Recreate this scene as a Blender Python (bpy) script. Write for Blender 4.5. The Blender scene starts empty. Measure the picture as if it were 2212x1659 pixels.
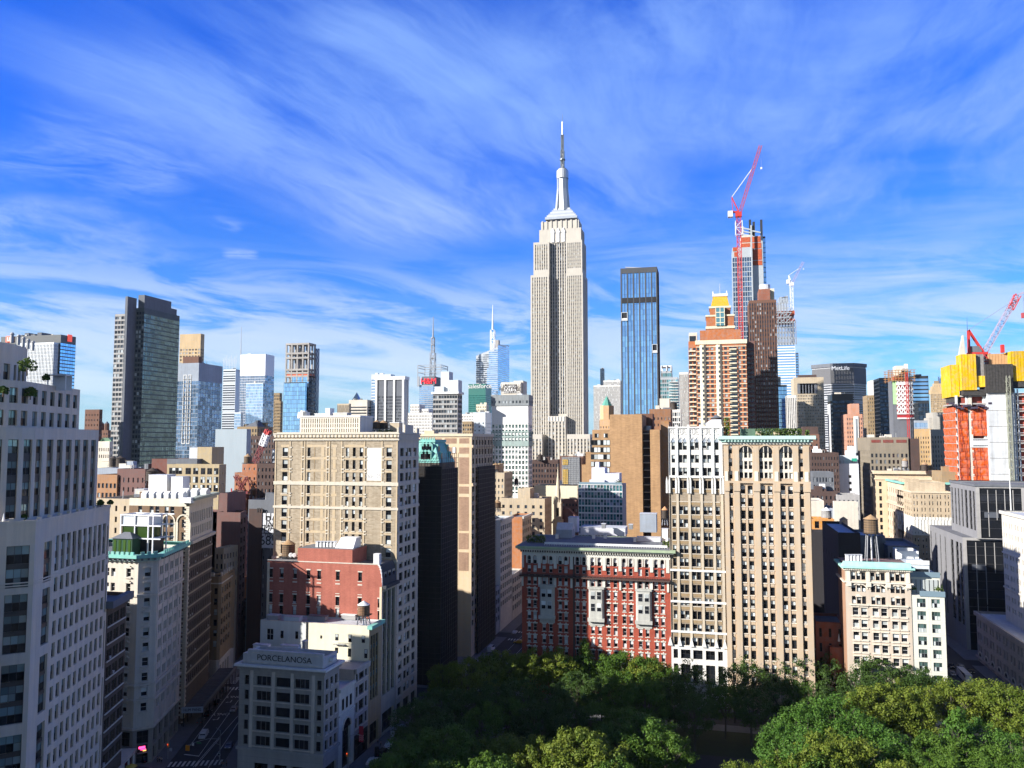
import bpy,math,random
from mathutils import Vector,Matrix
R=math.radians
rnd=random.Random(11)
SC=bpy.context.scene
# camera
FD,CX,CY=1736.0,1106.0,829.5
PIT,YAW,CH=R(4.15),R(14.0),90.0
cam=bpy.data.objects.new('camera',bpy.data.cameras.new('camera'))
SC.collection.objects.link(cam)
cam.data.sensor_fit='HORIZONTAL'
cam.data.sensor_width=36.0
cam.data.lens=36.0*FD/2212.0
cam.data.clip_start=1.0
cam.data.clip_end=30000.0
cam.location=(0,0,CH)
cam.rotation_euler=(R(90)+PIT,0,YAW)
SC.camera=cam
# sky, sun, exposure
SUN_AZ,SUN_EL=R(233),R(24)
SKY_STRENGTH,SUN_STRENGTH,EXPOSURE=0.07,5.0,0.95
SC.view_settings.view_transform='Standard'
SC.view_settings.look='None'
SC.view_settings.exposure=EXPOSURE
SC.view_settings.gamma=1.0
SC.render.engine='CYCLES'
SC.cycles.max_bounces=5
SC.cycles.diffuse_bounces=2
SC.cycles.glossy_bounces=3
SC.cycles.transmission_bounces=3
SC.cycles.caustics_reflective=False
SC.cycles.caustics_refractive=False
class NT:
 """small helper for node trees"""
 def __init__(s,tree):
  s.t=tree;s.n=tree.nodes;s.l=tree.links
 def new(s,kind,**kw):
  nd=s.n.new(kind)
  for k,v in kw.items():
   if k.startswith('i_'):
    nd.inputs[int(k[2:])].default_value=v
   else:
    setattr(nd,k,v)
  return nd
 def set(s,sock,v):
  if hasattr(v,'is_linked')or hasattr(v,'links'):
   s.l.new(v,sock)
  else:
   sock.default_value=v
 def math(s,op,a,b=0.0,c=None,clamp=False):
  nd=s.n.new('ShaderNodeMath');nd.operation=op;nd.use_clamp=clamp
  s.set(nd.inputs[0],a);s.set(nd.inputs[1],b)
  if c is not None:s.set(nd.inputs[2],c)
  return nd.outputs[0]
 def mix(s,fac,a,b,mode='MIX'):
  nd=s.n.new('ShaderNodeMix');nd.data_type='RGBA';nd.blend_type=mode
  s.set(nd.inputs[0],fac);s.set(nd.inputs[6],a);s.set(nd.inputs[7],b)
  return nd.outputs[2]
 def ramp(s,v,lo,hi,a=0.0,b=1.0,smooth=True):
  nd=s.n.new('ShaderNodeMapRange');nd.interpolation_type='SMOOTHSTEP'if smooth else 'LINEAR'
  s.set(nd.inputs[0],v)
  nd.inputs[1].default_value=lo;nd.inputs[2].default_value=hi
  nd.inputs[3].default_value=a;nd.inputs[4].default_value=b
  return nd.outputs[0]
 def noise(s,vec,scale,detail=4.0,rough=0.55,dist=0.0,dims='3D'):
  nd=s.n.new('ShaderNodeTexNoise');nd.noise_dimensions=dims
  if vec is not None:s.l.new(vec,nd.inputs['Vector'])
  nd.inputs['Scale'].default_value=scale
  nd.inputs['Detail'].default_value=detail
  nd.inputs['Roughness'].default_value=rough
  nd.inputs['Distortion'].default_value=dist
  return nd.outputs[0]
 def mapping(s,vec,loc=(0,0,0),rot=(0,0,0),scale=(1,1,1),kind='POINT'):
  nd=s.n.new('ShaderNodeMapping');nd.vector_type=kind
  s.l.new(vec,nd.inputs[0])
  nd.inputs[1].default_value=loc;nd.inputs[2].default_value=rot;nd.inputs[3].default_value=scale
  return nd.outputs[0]
def ray(x,y):
 a=(x-CX)/FD;b=-(y-CY)/FD
 fw=math.cos(PIT)-b*math.sin(PIT);up=math.sin(PIT)+b*math.cos(PIT)
 return(a*math.cos(YAW)-fw*math.sin(YAW),a*math.sin(YAW)+fw*math.cos(YAW),up)
def build_world():
 w=bpy.data.worlds.new('World');SC.world=w;w.use_nodes=True
 t=NT(w.node_tree)
 for nd in list(t.n):t.n.remove(nd)
 sky=t.new('ShaderNodeTexSky',sky_type='NISHITA',sun_disc=False)
 sky.sun_elevation=SUN_EL;sky.sun_rotation=SUN_AZ
 sky.altitude=50;sky.air_density=1.0;sky.dust_density=0.4;sky.ozone_density=2.0
 tc=t.new('ShaderNodeTexCoord')
 dirv=tc.outputs['Generated']
 sep=t.new('ShaderNodeSeparateXYZ');t.l.new(dirv,sep.inputs[0])
 dx,dy,dz=sep.outputs
 # the deep blue of the photograph: a tint that fades towards the horizon
 el=t.math('MAXIMUM',dz,0.0)
 k=t.ramp(el,0.0,0.42)
 tint=t.mix(k,(0.38,0.84,1.30,1),(0.06,0.56,2.05,1))
 # the unseen half towards the sun is whitened as neutral fill for shaded walls
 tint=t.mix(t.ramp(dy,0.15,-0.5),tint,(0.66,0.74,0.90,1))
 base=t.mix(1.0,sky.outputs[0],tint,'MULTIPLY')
 # cloud layer: the direction is projected on a high plane
 zz=t.math('ADD',el,0.07)
 u=t.math('DIVIDE',dx,zz);v=t.math('DIVIDE',dy,zz)
 cmb=t.new('ShaderNodeCombineXYZ');t.l.new(u,cmb.inputs[0]);t.l.new(v,cmb.inputs[1])
 P=cmb.outputs[0]
 wn=t.new('ShaderNodeTexNoise');t.l.new(P,wn.inputs['Vector']);wn.inputs['Scale'].default_value=0.9
 wn.inputs['Detail'].default_value=5
 warp=t.new('ShaderNodeVectorMath',operation='MULTIPLY_ADD')
 t.l.new(wn.outputs['Color'],warp.inputs[0]);warp.inputs[1].default_value=(0.36,0.36,0)
 t.l.new(P,warp.inputs[2])
 PW=warp.outputs[0]
 def plane(x,y):
  d=Vector(ray(x,y)).normalized()
  return d.x/(max(d.z,0)+0.07)+0.18,d.y/(max(d.z,0)+0.07)+0.18
 def band(p,q,width,soft,seed,amp,lo=0.38,hi=0.72,stretch=5.0,ns=2.2):
  """one cirrus band between two pixels, in the cloud plane"""
  a=Vector(plane(*p));b=Vector(plane(*q));d=b-a;L=d.length;ang=math.atan2(d.y,d.x)
  m=t.mapping(PW,loc=(a.x,a.y,0),rot=(0,0,ang),kind='TEXTURE')
  s2=t.new('ShaderNodeSeparateXYZ');t.l.new(m,s2.inputs[0])
  al,ac=s2.outputs[0],t.math('ABSOLUTE',s2.outputs[1])
  m1=t.ramp(ac,width,width+soft,1,0)
  e=min(0.35*L,1.2)
  m2=t.math('MULTIPLY',t.ramp(al,-e*.4,e*.6),t.ramp(al,L-e*.6,L+e*.4,1,0))
  ms=t.mapping(m,loc=(seed,seed*1.7,0),scale=(1.0/stretch,1.0,1.0))
  n1=t.noise(ms,ns,9,0.62,0.6)
  n1=t.ramp(n1,lo,hi)
  fine=t.noise(t.mapping(m,loc=(seed*2,seed,0),scale=(0.5/stretch,1.0,1.0)),ns*5.0,9,0.72,0.5)
  n1=t.math('MULTIPLY',n1,t.ramp(fine,0.32,0.68,0.55,1.15))
  r=t.math('MULTIPLY',m1,m2)
  return t.math('MULTIPLY',t.math('MULTIPLY',r,n1),amp)
 total=None
 for spec in CLOUDS:
  bnd=band(*spec)
  total=bnd if total is None else t.math('ADD',total,bnd)
  # thin veil everywhere, streaked
 a=Vector(plane(300,150));b=Vector(plane(1000,470));ang=math.atan2((b-a).y,(b-a).x)
 mv=t.mapping(PW,rot=(0,0,ang),kind='TEXTURE')
 ms=t.mapping(mv,loc=(3.3,1.1,0),scale=(0.34,0.85,1))
 veil=t.ramp(t.noise(ms,1.5,12,0.66,0.9),0.49,0.84)
 total=t.math('ADD',total,t.math('MULTIPLY',veil,0.30))
 # low streaks towards the horizon, in elevation bands
 az=t.math('ARCTAN2',dx,dy)
 c2=t.new('ShaderNodeCombineXYZ');t.l.new(t.math('MULTIPLY',az,2.6),c2.inputs[0])
 t.l.new(t.math('ADD',t.math('MULTIPLY',el,13.0),t.math('MULTIPLY',az,1.6)),c2.inputs[1])
 lo=t.ramp(t.noise(c2.outputs[0],1.35,11,0.64,1.0),0.41,0.60)
 lomask=t.math('MULTIPLY',t.ramp(el,0.015,0.07),t.ramp(el,0.12,0.25,1,0))
 total=t.math('ADD',total,t.math('MULTIPLY',t.math('MULTIPLY',lo,lomask),1.05))
 cov=t.math('SUBTRACT',1.0,t.math('POWER',2.718,t.math('MULTIPLY',total,-1.15)))
 lum=t.mix(k,(6.6,7.3,7.9,1),(2.1,3.75,8.0,1))
 col=t.mix(cov,base,lum)
 # milky band right at the horizon
 hz=t.ramp(el,0.0,0.13,0.62,0.0)
 col=t.mix(hz,col,(4.7,6.3,7.7,1))
 # zenith above the view, darkened to cut the fill light on shaded walls
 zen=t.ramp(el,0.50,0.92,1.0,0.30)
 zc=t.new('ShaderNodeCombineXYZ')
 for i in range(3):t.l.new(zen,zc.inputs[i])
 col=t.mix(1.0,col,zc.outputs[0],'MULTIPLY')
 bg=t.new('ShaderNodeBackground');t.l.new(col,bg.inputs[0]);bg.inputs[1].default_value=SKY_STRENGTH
 out=t.new('ShaderNodeOutputWorld');t.l.new(bg.outputs[0],out.inputs[0])
CLOUDS=[((30,92),(1010,500),0.05,0.14,1.3,0.95,0.26,0.66,5,3.0),((400,-20),(1140,505),0.34,0.45,4.1,0.92,0.28,0.70,2.6,2.2),((690,20),(1000,215),0.03,0.10,8.8,0.85,0.28,0.66,6,3.5),((0,290),(430,390),0.16,0.3,2.2,0.5,0.36,0.70,1.6,4.5),((1120,60),(1370,200),0.20,0.35,6.4,0.75,0.38,0.72,1.6,3.0),((1820,-80),(1700,330),0.42,0.5,9.1,0.92,0.30,0.70,1.9,1.7),((2212,60),(1900,480),0.35,0.6,3.7,0.75,0.36,0.74,2.0,1.7),((1300,620),(2150,560),0.5,0.9,7.3,0.62,0.34,0.72,2.4,1.6),((485,547),(565,550),0.01,0.08,5.2,0.9,0.34,0.62,3,6.0),((455,480),(530,495),0.01,0.07,2.9,0.6,0.36,0.64,3,6.0),((120,430),(200,560),0.10,0.3,5.9,0.7,0.36,0.70,2.0,3.0),]
build_world()
sun_dir=Vector((math.sin(SUN_AZ)*math.cos(SUN_EL),math.cos(SUN_AZ)*math.cos(SUN_EL),math.sin(SUN_EL)))
sd=bpy.data.lights.new('sun','SUN');sd.energy=SUN_STRENGTH;sd.angle=R(0.53);sd.color=(1.0,0.95,0.88)
so=bpy.data.objects.new('sun',sd);SC.collection.objects.link(so)
so.location=(-300,-250,400);so.rotation_euler=sun_dir.to_track_quat('Z','Y').to_euler()
# pixel geometry (2212 x 1659 view, and the crops it was read from)
CROP={0:(0,0,1/.5486),1:(0,1100,.6028),2:(0,2024,.6028),3:(900,1100,.6028),4:(900,2024,.6028),5:(1700,1100,.6028),6:(1900,2024,.6028),7:(2600,1100,.6028),8:(3032,1500,.6028),9:(3432,1100,.4823),10:(3032,2224,.4822),11:(2050,420,.3616),12:(2800,550,.4822),13:(400,2500,.3158),14:(1300,2600,.2712)}
def K(n,px,py):
 x0,y0,s=CROP[n]
 return((x0+px*s)*.5486,(y0+py*s)*.5486)
def PY(x,y,Y):
 d=ray(x,y);t=Y/d[1]
 return Vector((d[0]*t,Y,CH+d[2]*t))
def PX(x,y,X):
 d=ray(x,y);t=X/d[0]
 return Vector((X,d[1]*t,CH+d[2]*t))
def PZ(x,y,Z=0.0):
 d=ray(x,y);t=(Z-CH)/d[2]
 return Vector((d[0]*t,d[1]*t,Z))
def pr(X,Y,Z):
 fx=-X*math.sin(YAW)+Y*math.cos(YAW);rx=X*math.cos(YAW)+Y*math.sin(YAW);u=Z-CH
 fz=fx*math.cos(PIT)+u*math.sin(PIT);uz=-fx*math.sin(PIT)+u*math.cos(PIT)
 if fz<1:return(-9e3,-9e3,1.0)
 return(CX+FD*rx/fz,CY-FD*uz/fz,fz)
 # materials
MATS={}
def principled(name):
 m=bpy.data.materials.new(name);m.use_nodes=True
 t=NT(m.node_tree);b=t.n['Principled BSDF']
 return m,t,b
def stone(name,c,var=0.22,rough=0.85,streak=0.25,mott=0.6,bump=0.15,course=0.0,spec=0.3):
 """masonry, render, roofing: mottled, with vertical weather streaks and optional courses"""
 if name in MATS:return MATS[name]
 m,t,b=principled(name)
 tc=t.new('ShaderNodeTexCoord').outputs['Object']
 n1=t.noise(tc,0.09,5,0.6)
 n2=t.noise(tc,mott,6,0.65)
 st=t.noise(t.mapping(tc,scale=(1.1,1.1,0.05)),0.8,5,0.6)
 f=t.math('ADD',t.math('MULTIPLY',t.math('SUBTRACT',n1,0.5),1.1*var*2),t.math('MULTIPLY',t.math('SUBTRACT',n2,0.5),var*2.2))
 f=t.math('ADD',f,t.math('MULTIPLY',t.math('SUBTRACT',st,0.5),streak*2))
 if course:
  sp=t.new('ShaderNodeSeparateXYZ');t.l.new(tc,sp.inputs[0])
  z=t.math('FRACT',t.math('MULTIPLY',sp.outputs[2],1.0/course))
  f=t.math('ADD',f,t.ramp(z,0.0,0.14,-0.22,0.0,False))
 f=t.math('ADD',f,1.0)
 f=t.math('MAXIMUM',f,0.25)
 vm=t.new('ShaderNodeVectorMath',operation='SCALE')
 vm.inputs[0].default_value=c[:3];t.l.new(f,vm.inputs['Scale'])
 hs=t.new('ShaderNodeHueSaturation');t.l.new(vm.outputs[0],hs.inputs['Color'])
 t.l.new(t.ramp(n2,0.3,0.7,0.85,1.15),hs.inputs['Saturation'])
 t.l.new(hs.outputs[0],b.inputs['Base Color'])
 b.inputs['Roughness'].default_value=rough
 b.inputs['Specular IOR Level'].default_value=spec
 if bump:
  bp=t.new('ShaderNodeBump');bp.inputs['Strength'].default_value=bump;bp.inputs['Distance'].default_value=0.2
  t.l.new(t.noise(tc,2.5,6,0.7),bp.inputs['Height']);t.l.new(bp.outputs[0],b.inputs['Normal'])
 MATS[name]=m
 return m
def brick(name,c1,c2,mortar,w=0.9,h=0.32,**kw):
 """brickwork: mottled patches of two brick colours, laid in courses"""
 if name in MATS:return MATS[name]
 m,t,b=principled(name)
 tc=t.new('ShaderNodeTexCoord').outputs['Object']
 sp=t.new('ShaderNodeSeparateXYZ');t.l.new(tc,sp.inputs[0])
 cb=t.new('ShaderNodeCombineXYZ')
 t.l.new(t.math('ADD',sp.outputs[0],sp.outputs[1]),cb.inputs[0]);t.l.new(sp.outputs[2],cb.inputs[1])
 bt=t.new('ShaderNodeTexBrick');t.l.new(cb.outputs[0],bt.inputs['Vector'])
 bt.inputs['Color1'].default_value=(*c1,1);bt.inputs['Color2'].default_value=(*c2,1)
 bt.inputs['Mortar'].default_value=(*mortar,1)
 bt.inputs['Scale'].default_value=1.0;bt.inputs['Brick Width'].default_value=w;bt.inputs['Row Height'].default_value=h
 bt.inputs['Mortar Size'].default_value=0.05;bt.inputs['Mortar Smooth'].default_value=0.5
 n1=t.noise(tc,0.16,6,0.65);st=t.noise(t.mapping(tc,scale=(1,1,0.06)),0.7,5,0.6)
 f=t.math('ADD',t.math('MULTIPLY',n1,0.7),t.math('MULTIPLY',st,0.6))
 f=t.math('ADD',f,0.36)
 vm=t.new('ShaderNodeVectorMath',operation='SCALE');t.l.new(bt.outputs['Color'],vm.inputs[0]);t.l.new(f,vm.inputs['Scale'])
 t.l.new(vm.outputs[0],b.inputs['Base Color'])
 b.inputs['Roughness'].default_value=0.9;b.inputs['Specular IOR Level'].default_value=0.2
 MATS[name]=m
 return m
def plain(name,c,rough=0.5,metal=0.0,emit=None,estr=1.0,var=0.12):
 if name in MATS:return MATS[name]
 m,t,b=principled(name)
 tc=t.new('ShaderNodeTexCoord').outputs['Object']
 f=t.ramp(t.noise(tc,0.8,5,0.65),0.25,0.75,1-var,1+var,False)
 vm=t.new('ShaderNodeVectorMath',operation='SCALE');vm.inputs[0].default_value=c[:3];t.l.new(f,vm.inputs['Scale'])
 t.l.new(vm.outputs[0],b.inputs['Base Color'])
 b.inputs['Roughness'].default_value=rough;b.inputs['Metallic'].default_value=metal
 if emit:
  b.inputs['Emission Color'].default_value=(*emit,1);b.inputs['Emission Strength'].default_value=estr
 MATS[name]=m
 return m
def glass(name,c,blind=0.0,bc=(0.50,0.54,0.54),metal=0.0,rough=0.06,vary=0.5,wob=0.0,spec=0.5,lit=0.0):
 """window glass; each pane differs a little and a share of the panes has a blind drawn behind it"""
 if name in MATS:return MATS[name]
 m,t,b=principled(name)
 gi=t.new('ShaderNodeNewGeometry').outputs['Random Per Island']
 oi=t.new('ShaderNodeObjectInfo').outputs['Random']
 r=t.math('FRACT',t.math('ADD',gi,t.math('MULTIPLY',oi,7.13)))
 r2=t.math('FRACT',t.math('MULTIPLY',r,17.31))
 f=t.ramp(r2,0,1,1-vary,1+vary,False)
 vm=t.new('ShaderNodeVectorMath',operation='SCALE');vm.inputs[0].default_value=c[:3];t.l.new(f,vm.inputs['Scale'])
 col=vm.outputs[0]
 if blind>0:
  isb=t.math('LESS_THAN',r,blind)
  bsc=t.ramp(r2,0,1,0.55,1.12,False)
  v2=t.new('ShaderNodeVectorMath',operation='SCALE');v2.inputs[0].default_value=bc[:3];t.l.new(bsc,v2.inputs['Scale'])
  col=t.mix(isb,col,v2.outputs[0])
 t.l.new(col,b.inputs['Base Color'])
 b.inputs['Roughness'].default_value=rough;b.inputs['Metallic'].default_value=metal
 b.inputs['Specular IOR Level'].default_value=spec
 if wob:
  tc=t.new('ShaderNodeTexCoord').outputs['Object']
  bp=t.new('ShaderNodeBump');bp.inputs['Strength'].default_value=wob;bp.inputs['Distance'].default_value=1.0
  t.l.new(t.noise(tc,0.25,4,0.6),bp.inputs['Height']);t.l.new(bp.outputs[0],b.inputs['Normal'])
 MATS[name]=m
 return m
def leaf_mat(name,c,c2):
 if name in MATS:return MATS[name]
 m,t,b=principled(name)
 gi=t.new('ShaderNodeNewGeometry').outputs['Random Per Island']
 tc=t.new('ShaderNodeTexCoord').outputs['Object']
 n=t.ramp(t.noise(tc,0.35,4,0.6),0.35,0.65)
 oi=t.new('ShaderNodeObjectInfo').outputs['Random']
 f=t.math('ADD',t.math('MULTIPLY',gi,0.45),t.math('MULTIPLY',n,0.35))
 f=t.math('ADD',f,t.math('MULTIPLY',oi,0.25))
 col=t.mix(f,(*c,1),(*c2,1))
 t.l.new(col,b.inputs['Base Color']);b.inputs['Roughness'].default_value=0.6;b.inputs['Specular IOR Level'].default_value=0.25
 tr=t.new('ShaderNodeBsdfTranslucent');t.l.new(col,tr.inputs[0])
 mx=t.new('ShaderNodeMixShader');mx.inputs[0].default_value=0.25
 t.l.new(b.outputs[0],mx.inputs[1]);t.l.new(tr.outputs[0],mx.inputs[2])
 t.l.new(mx.outputs[0],t.n['Material Output'].inputs[0])
 MATS[name]=m
 return m
 # mesh collecting
class MB:
 def __init__(s):
  s.v=[];s.f=[];s.mi=[];s.mats=[]
 def m(s,mat):
  if mat not in s.mats:s.mats.append(mat)
  return s.mats.index(mat)
 def poly(s,pts,mat):
  k=len(s.v);s.v+=[tuple(p)for p in pts];s.f.append(tuple(range(k,k+len(pts))));s.mi.append(s.m(mat))
 quad=lambda s,a,b,c,d,mat:s.poly((a,b,c,d),mat)
 def box(s,x0,x1,y0,y1,z0,z1,mat,bottom=False):
  A=(x0,y0);B=(x1,y0);C=(x1,y1);D=(x0,y1)
  s.prism([A,B,C,D],z0,z1,mat,bottom=bottom)
 def prism(s,pts,z0,z1,mat,top=None,bottom=False,pts2=None):
  q=pts2 or pts;n=len(pts);i=s.m(mat);k=len(s.v)
  s.v+=[(p[0],p[1],z0)for p in pts]+[(p[0],p[1],z1)for p in q]
  for a in range(n):
   b=(a+1)%n
   s.f.append((k+a,k+b,k+n+b,k+n+a));s.mi.append(i)
  s.f.append(tuple(k+n+a for a in range(n)));s.mi.append(s.m(top or mat))
  if bottom:s.f.append(tuple(k+n-1-a for a in range(n)));s.mi.append(i)
 def cyl(s,x,y,z0,z1,r0,r1,mat,n=10,a0=0.0,top=None,bottom=False):
  p0=[(x+r0*math.cos(a0+2*math.pi*k/n),y+r0*math.sin(a0+2*math.pi*k/n))for k in range(n)]
  p1=[(x+r1*math.cos(a0+2*math.pi*k/n),y+r1*math.sin(a0+2*math.pi*k/n))for k in range(n)]
  s.prism(p0,z0,z1,mat,top=top,bottom=bottom,pts2=p1)
 def bar(s,a,b,r,mat,n=4,r2=None):
  a=Vector(a);b=Vector(b);d=b-a
  if d.length<1e-6:return
  q=d.to_track_quat('Z','Y').to_matrix();r2=r if r2 is None else r2;k=len(s.v);i=s.m(mat)
  for(p,rr)in((a,r),(b,r2)):
   for j in range(n):
    an=math.pi/n+2*math.pi*j/n
    s.v.append(tuple(p+q@Vector((rr*math.cos(an),rr*math.sin(an),0))))
  for j in range(n):
   l=(j+1)%n
   s.f.append((k+j,k+l,k+n+l,k+n+j));s.mi.append(i)
  s.f.append(tuple(k+n+j for j in range(n)));s.mi.append(i)
  s.f.append(tuple(k+n-1-j for j in range(n)));s.mi.append(i)
 def add(s,other,M):
  k=len(s.v);s.v+=[tuple(M@Vector(p))for p in other.v]
  for f,i in zip(other.f,other.mi):
   s.f.append(tuple(k+a for a in f));s.mi.append(s.m(other.mats[i]))
 def pieces(s):
  """the separate pieces of this mesh, each as a mesh of its own"""
  p=list(range(len(s.v)))
  def root(a):
   while p[a]!=a:p[a]=p[p[a]];a=p[a]
   return a
  for f in s.f:
   for a in f[1:]:p[root(a)]=root(f[0])
  out={}
  for f,i in zip(s.f,s.mi):out.setdefault(root(f[0]),MB()).poly([s.v[a]for a in f],s.mats[i])
  return list(out.values())
 def mesh(s,name,off=(0,0,0)):
  me=bpy.data.meshes.new(name)
  ox,oy,oz=off
  me.from_pydata([(a-ox,b-oy,c-oz)for a,b,c in s.v],[],s.f)
  for mm in s.mats:me.materials.append(mm)
  me.polygons.foreach_set('material_index',s.mi)
  me.update()
  return me
 def build(s,name,parent=None,off=(0,0,0),kind=None):
  if not s.f:return None
  o=bpy.data.objects.new(name,s.mesh(name,off));SC.collection.objects.link(o)
  if parent:o.parent=parent
  if kind:o['kind']=kind
  return o
def tag(o,label,cat,group=None,kind=None):
 o['label']=label;o['category']=cat
 if group:o['group']=group
 if kind:o['kind']=kind
 return o
def empty(name,loc,rz=0.0,label=None,cat=None,group=None):
 o=bpy.data.objects.new(name,None);SC.collection.objects.link(o)
 o.location=loc;o.rotation_euler=(0,0,rz);o.empty_display_size=1.0
 if label:tag(o,label,cat,group)
 return o
def copy_tree(o,parent=None):
 c=o.copy();SC.collection.objects.link(c)
 if parent:c.parent=parent
 for ch in list(o.children):copy_tree(ch,c)
 return c
 # windows
WCACHE={}
GREYW=plain('air_conditioner_grey',(.42,.42,.41),.6);wr=random.Random(99)
def window_mb(w,h,st):
 """a window in its local frame: x across, z up, facing -y. st = (kind, frame, glassTop, glassBottom)"""
 kind,fr,g1,g2=st
 b=MB();t=min(0.09,w*0.07);x0,x1=-w/2,w/2
 def pane(a,c,d,e,g):b.quad((a,0,d),(c,0,d),(c,0,e),(a,0,e),g)
 def strip(a,c,d,e,y=-0.05):b.box(a,c,y,0.0,d,e,fr)
 if kind=='plain':
  pane(x0,x1,0,h,g1);return b
 strip(x0,x0+t,0,h);strip(x1-t,x1,0,h);strip(x0+t,x1-t,0,t);strip(x0+t,x1-t,h-t,h)
 if kind=='dh':
  mz=h*0.5
  pane(x0+t,x1-t,t,mz,g2);pane(x0+t,x1-t,mz,h-t,g1);strip(x0+t,x1-t,mz-t/2,mz+t/2)
 elif kind=='dhac':
  mz=h*0.5
  pane(x0+t,x1-t,t,mz,g2);pane(x0+t,x1-t,mz,h-t,g1);strip(x0+t,x1-t,mz-t/2,mz+t/2)
  b.box(x0+w*.15,x1-w*.15,-0.5,-.06,t,t+.55,GREYW)
 elif kind[0]=='g':
  N,M2=int(kind[1]),int(kind[2])
  for i in range(N):
   for j in range(M2):
    a=x0+t+(w-2*t)*i/N;c=x0+t+(w-2*t)*(i+1)/N
    d=t+(h-2*t)*j/M2;e=t+(h-2*t)*(j+1)/M2
    pane(a,c,d,e,g1 if j>=M2-1 else g2)
  for i in range(1,N):strip(x0+t+(w-2*t)*i/N-t/2,x0+t+(w-2*t)*i/N+t/2,t,h-t)
  for j in range(1,M2):strip(x0+t,x1-t,t+(h-2*t)*j/M2-t/2,t+(h-2*t)*j/M2+t/2,-0.04)
 elif kind=='arch':
  pane(x0+t,x1-t,t,h*.5,g2);pane(x0+t,x1-t,h*.5,h-t,g1);strip(x0+t,x1-t,h*.5-t/2,h*.5+t/2)
 return b
def window_mesh(w,h,st,part=0):
 """part 0 = whole window, 1 = its frame, 2 = its panes"""
 key=(round(w*20),round(h*20),st[0],st[1].name,st[2].name,st[3].name,part)
 if key not in WCACHE:
  b=window_mb(w,h,st)
  if part:
   c=MB()
   for f,i in zip(b.f,b.mi):
    if(b.mats[i]is st[1])==(part==1):c.poly([b.v[a]for a in f],b.mats[i])
   b=c
  WCACHE[key]=b.mesh('window')
 return WCACHE[key]
def even(W,n,wf,m=0.0,shift=0.0):
 p=(W-2*m)/n
 return[(m+p*(i+0.5-wf/2)+shift,m+p*(i+0.5+wf/2)+shift)for i in range(n)]
def floors(ztop,zlow,fh,hf,sill=None):
 """rows of windows counted down from ztop; each is hf of the storey height"""
 out=[];z=ztop-fh
 while z>=zlow-0.01:
  s=z+(fh*(1-hf)*0.45 if sill is None else sill)
  out.append((s,s+fh*hf));z-=fh
 return out[::-1]
SPLIT=set('lintel sill spandrel_panel window_head brick_panel pier_capital pier pilaster spandrel pinnacle chimney balcony blocked_window dentil bracket quoin frieze crown_pier crest bay_window belt_course cornice archivolt arch_glass coping balustrade notch raw_floor upper_window small_window mullion brace glass_bay roof_sign roof_plant arcade_band'.split())
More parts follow.
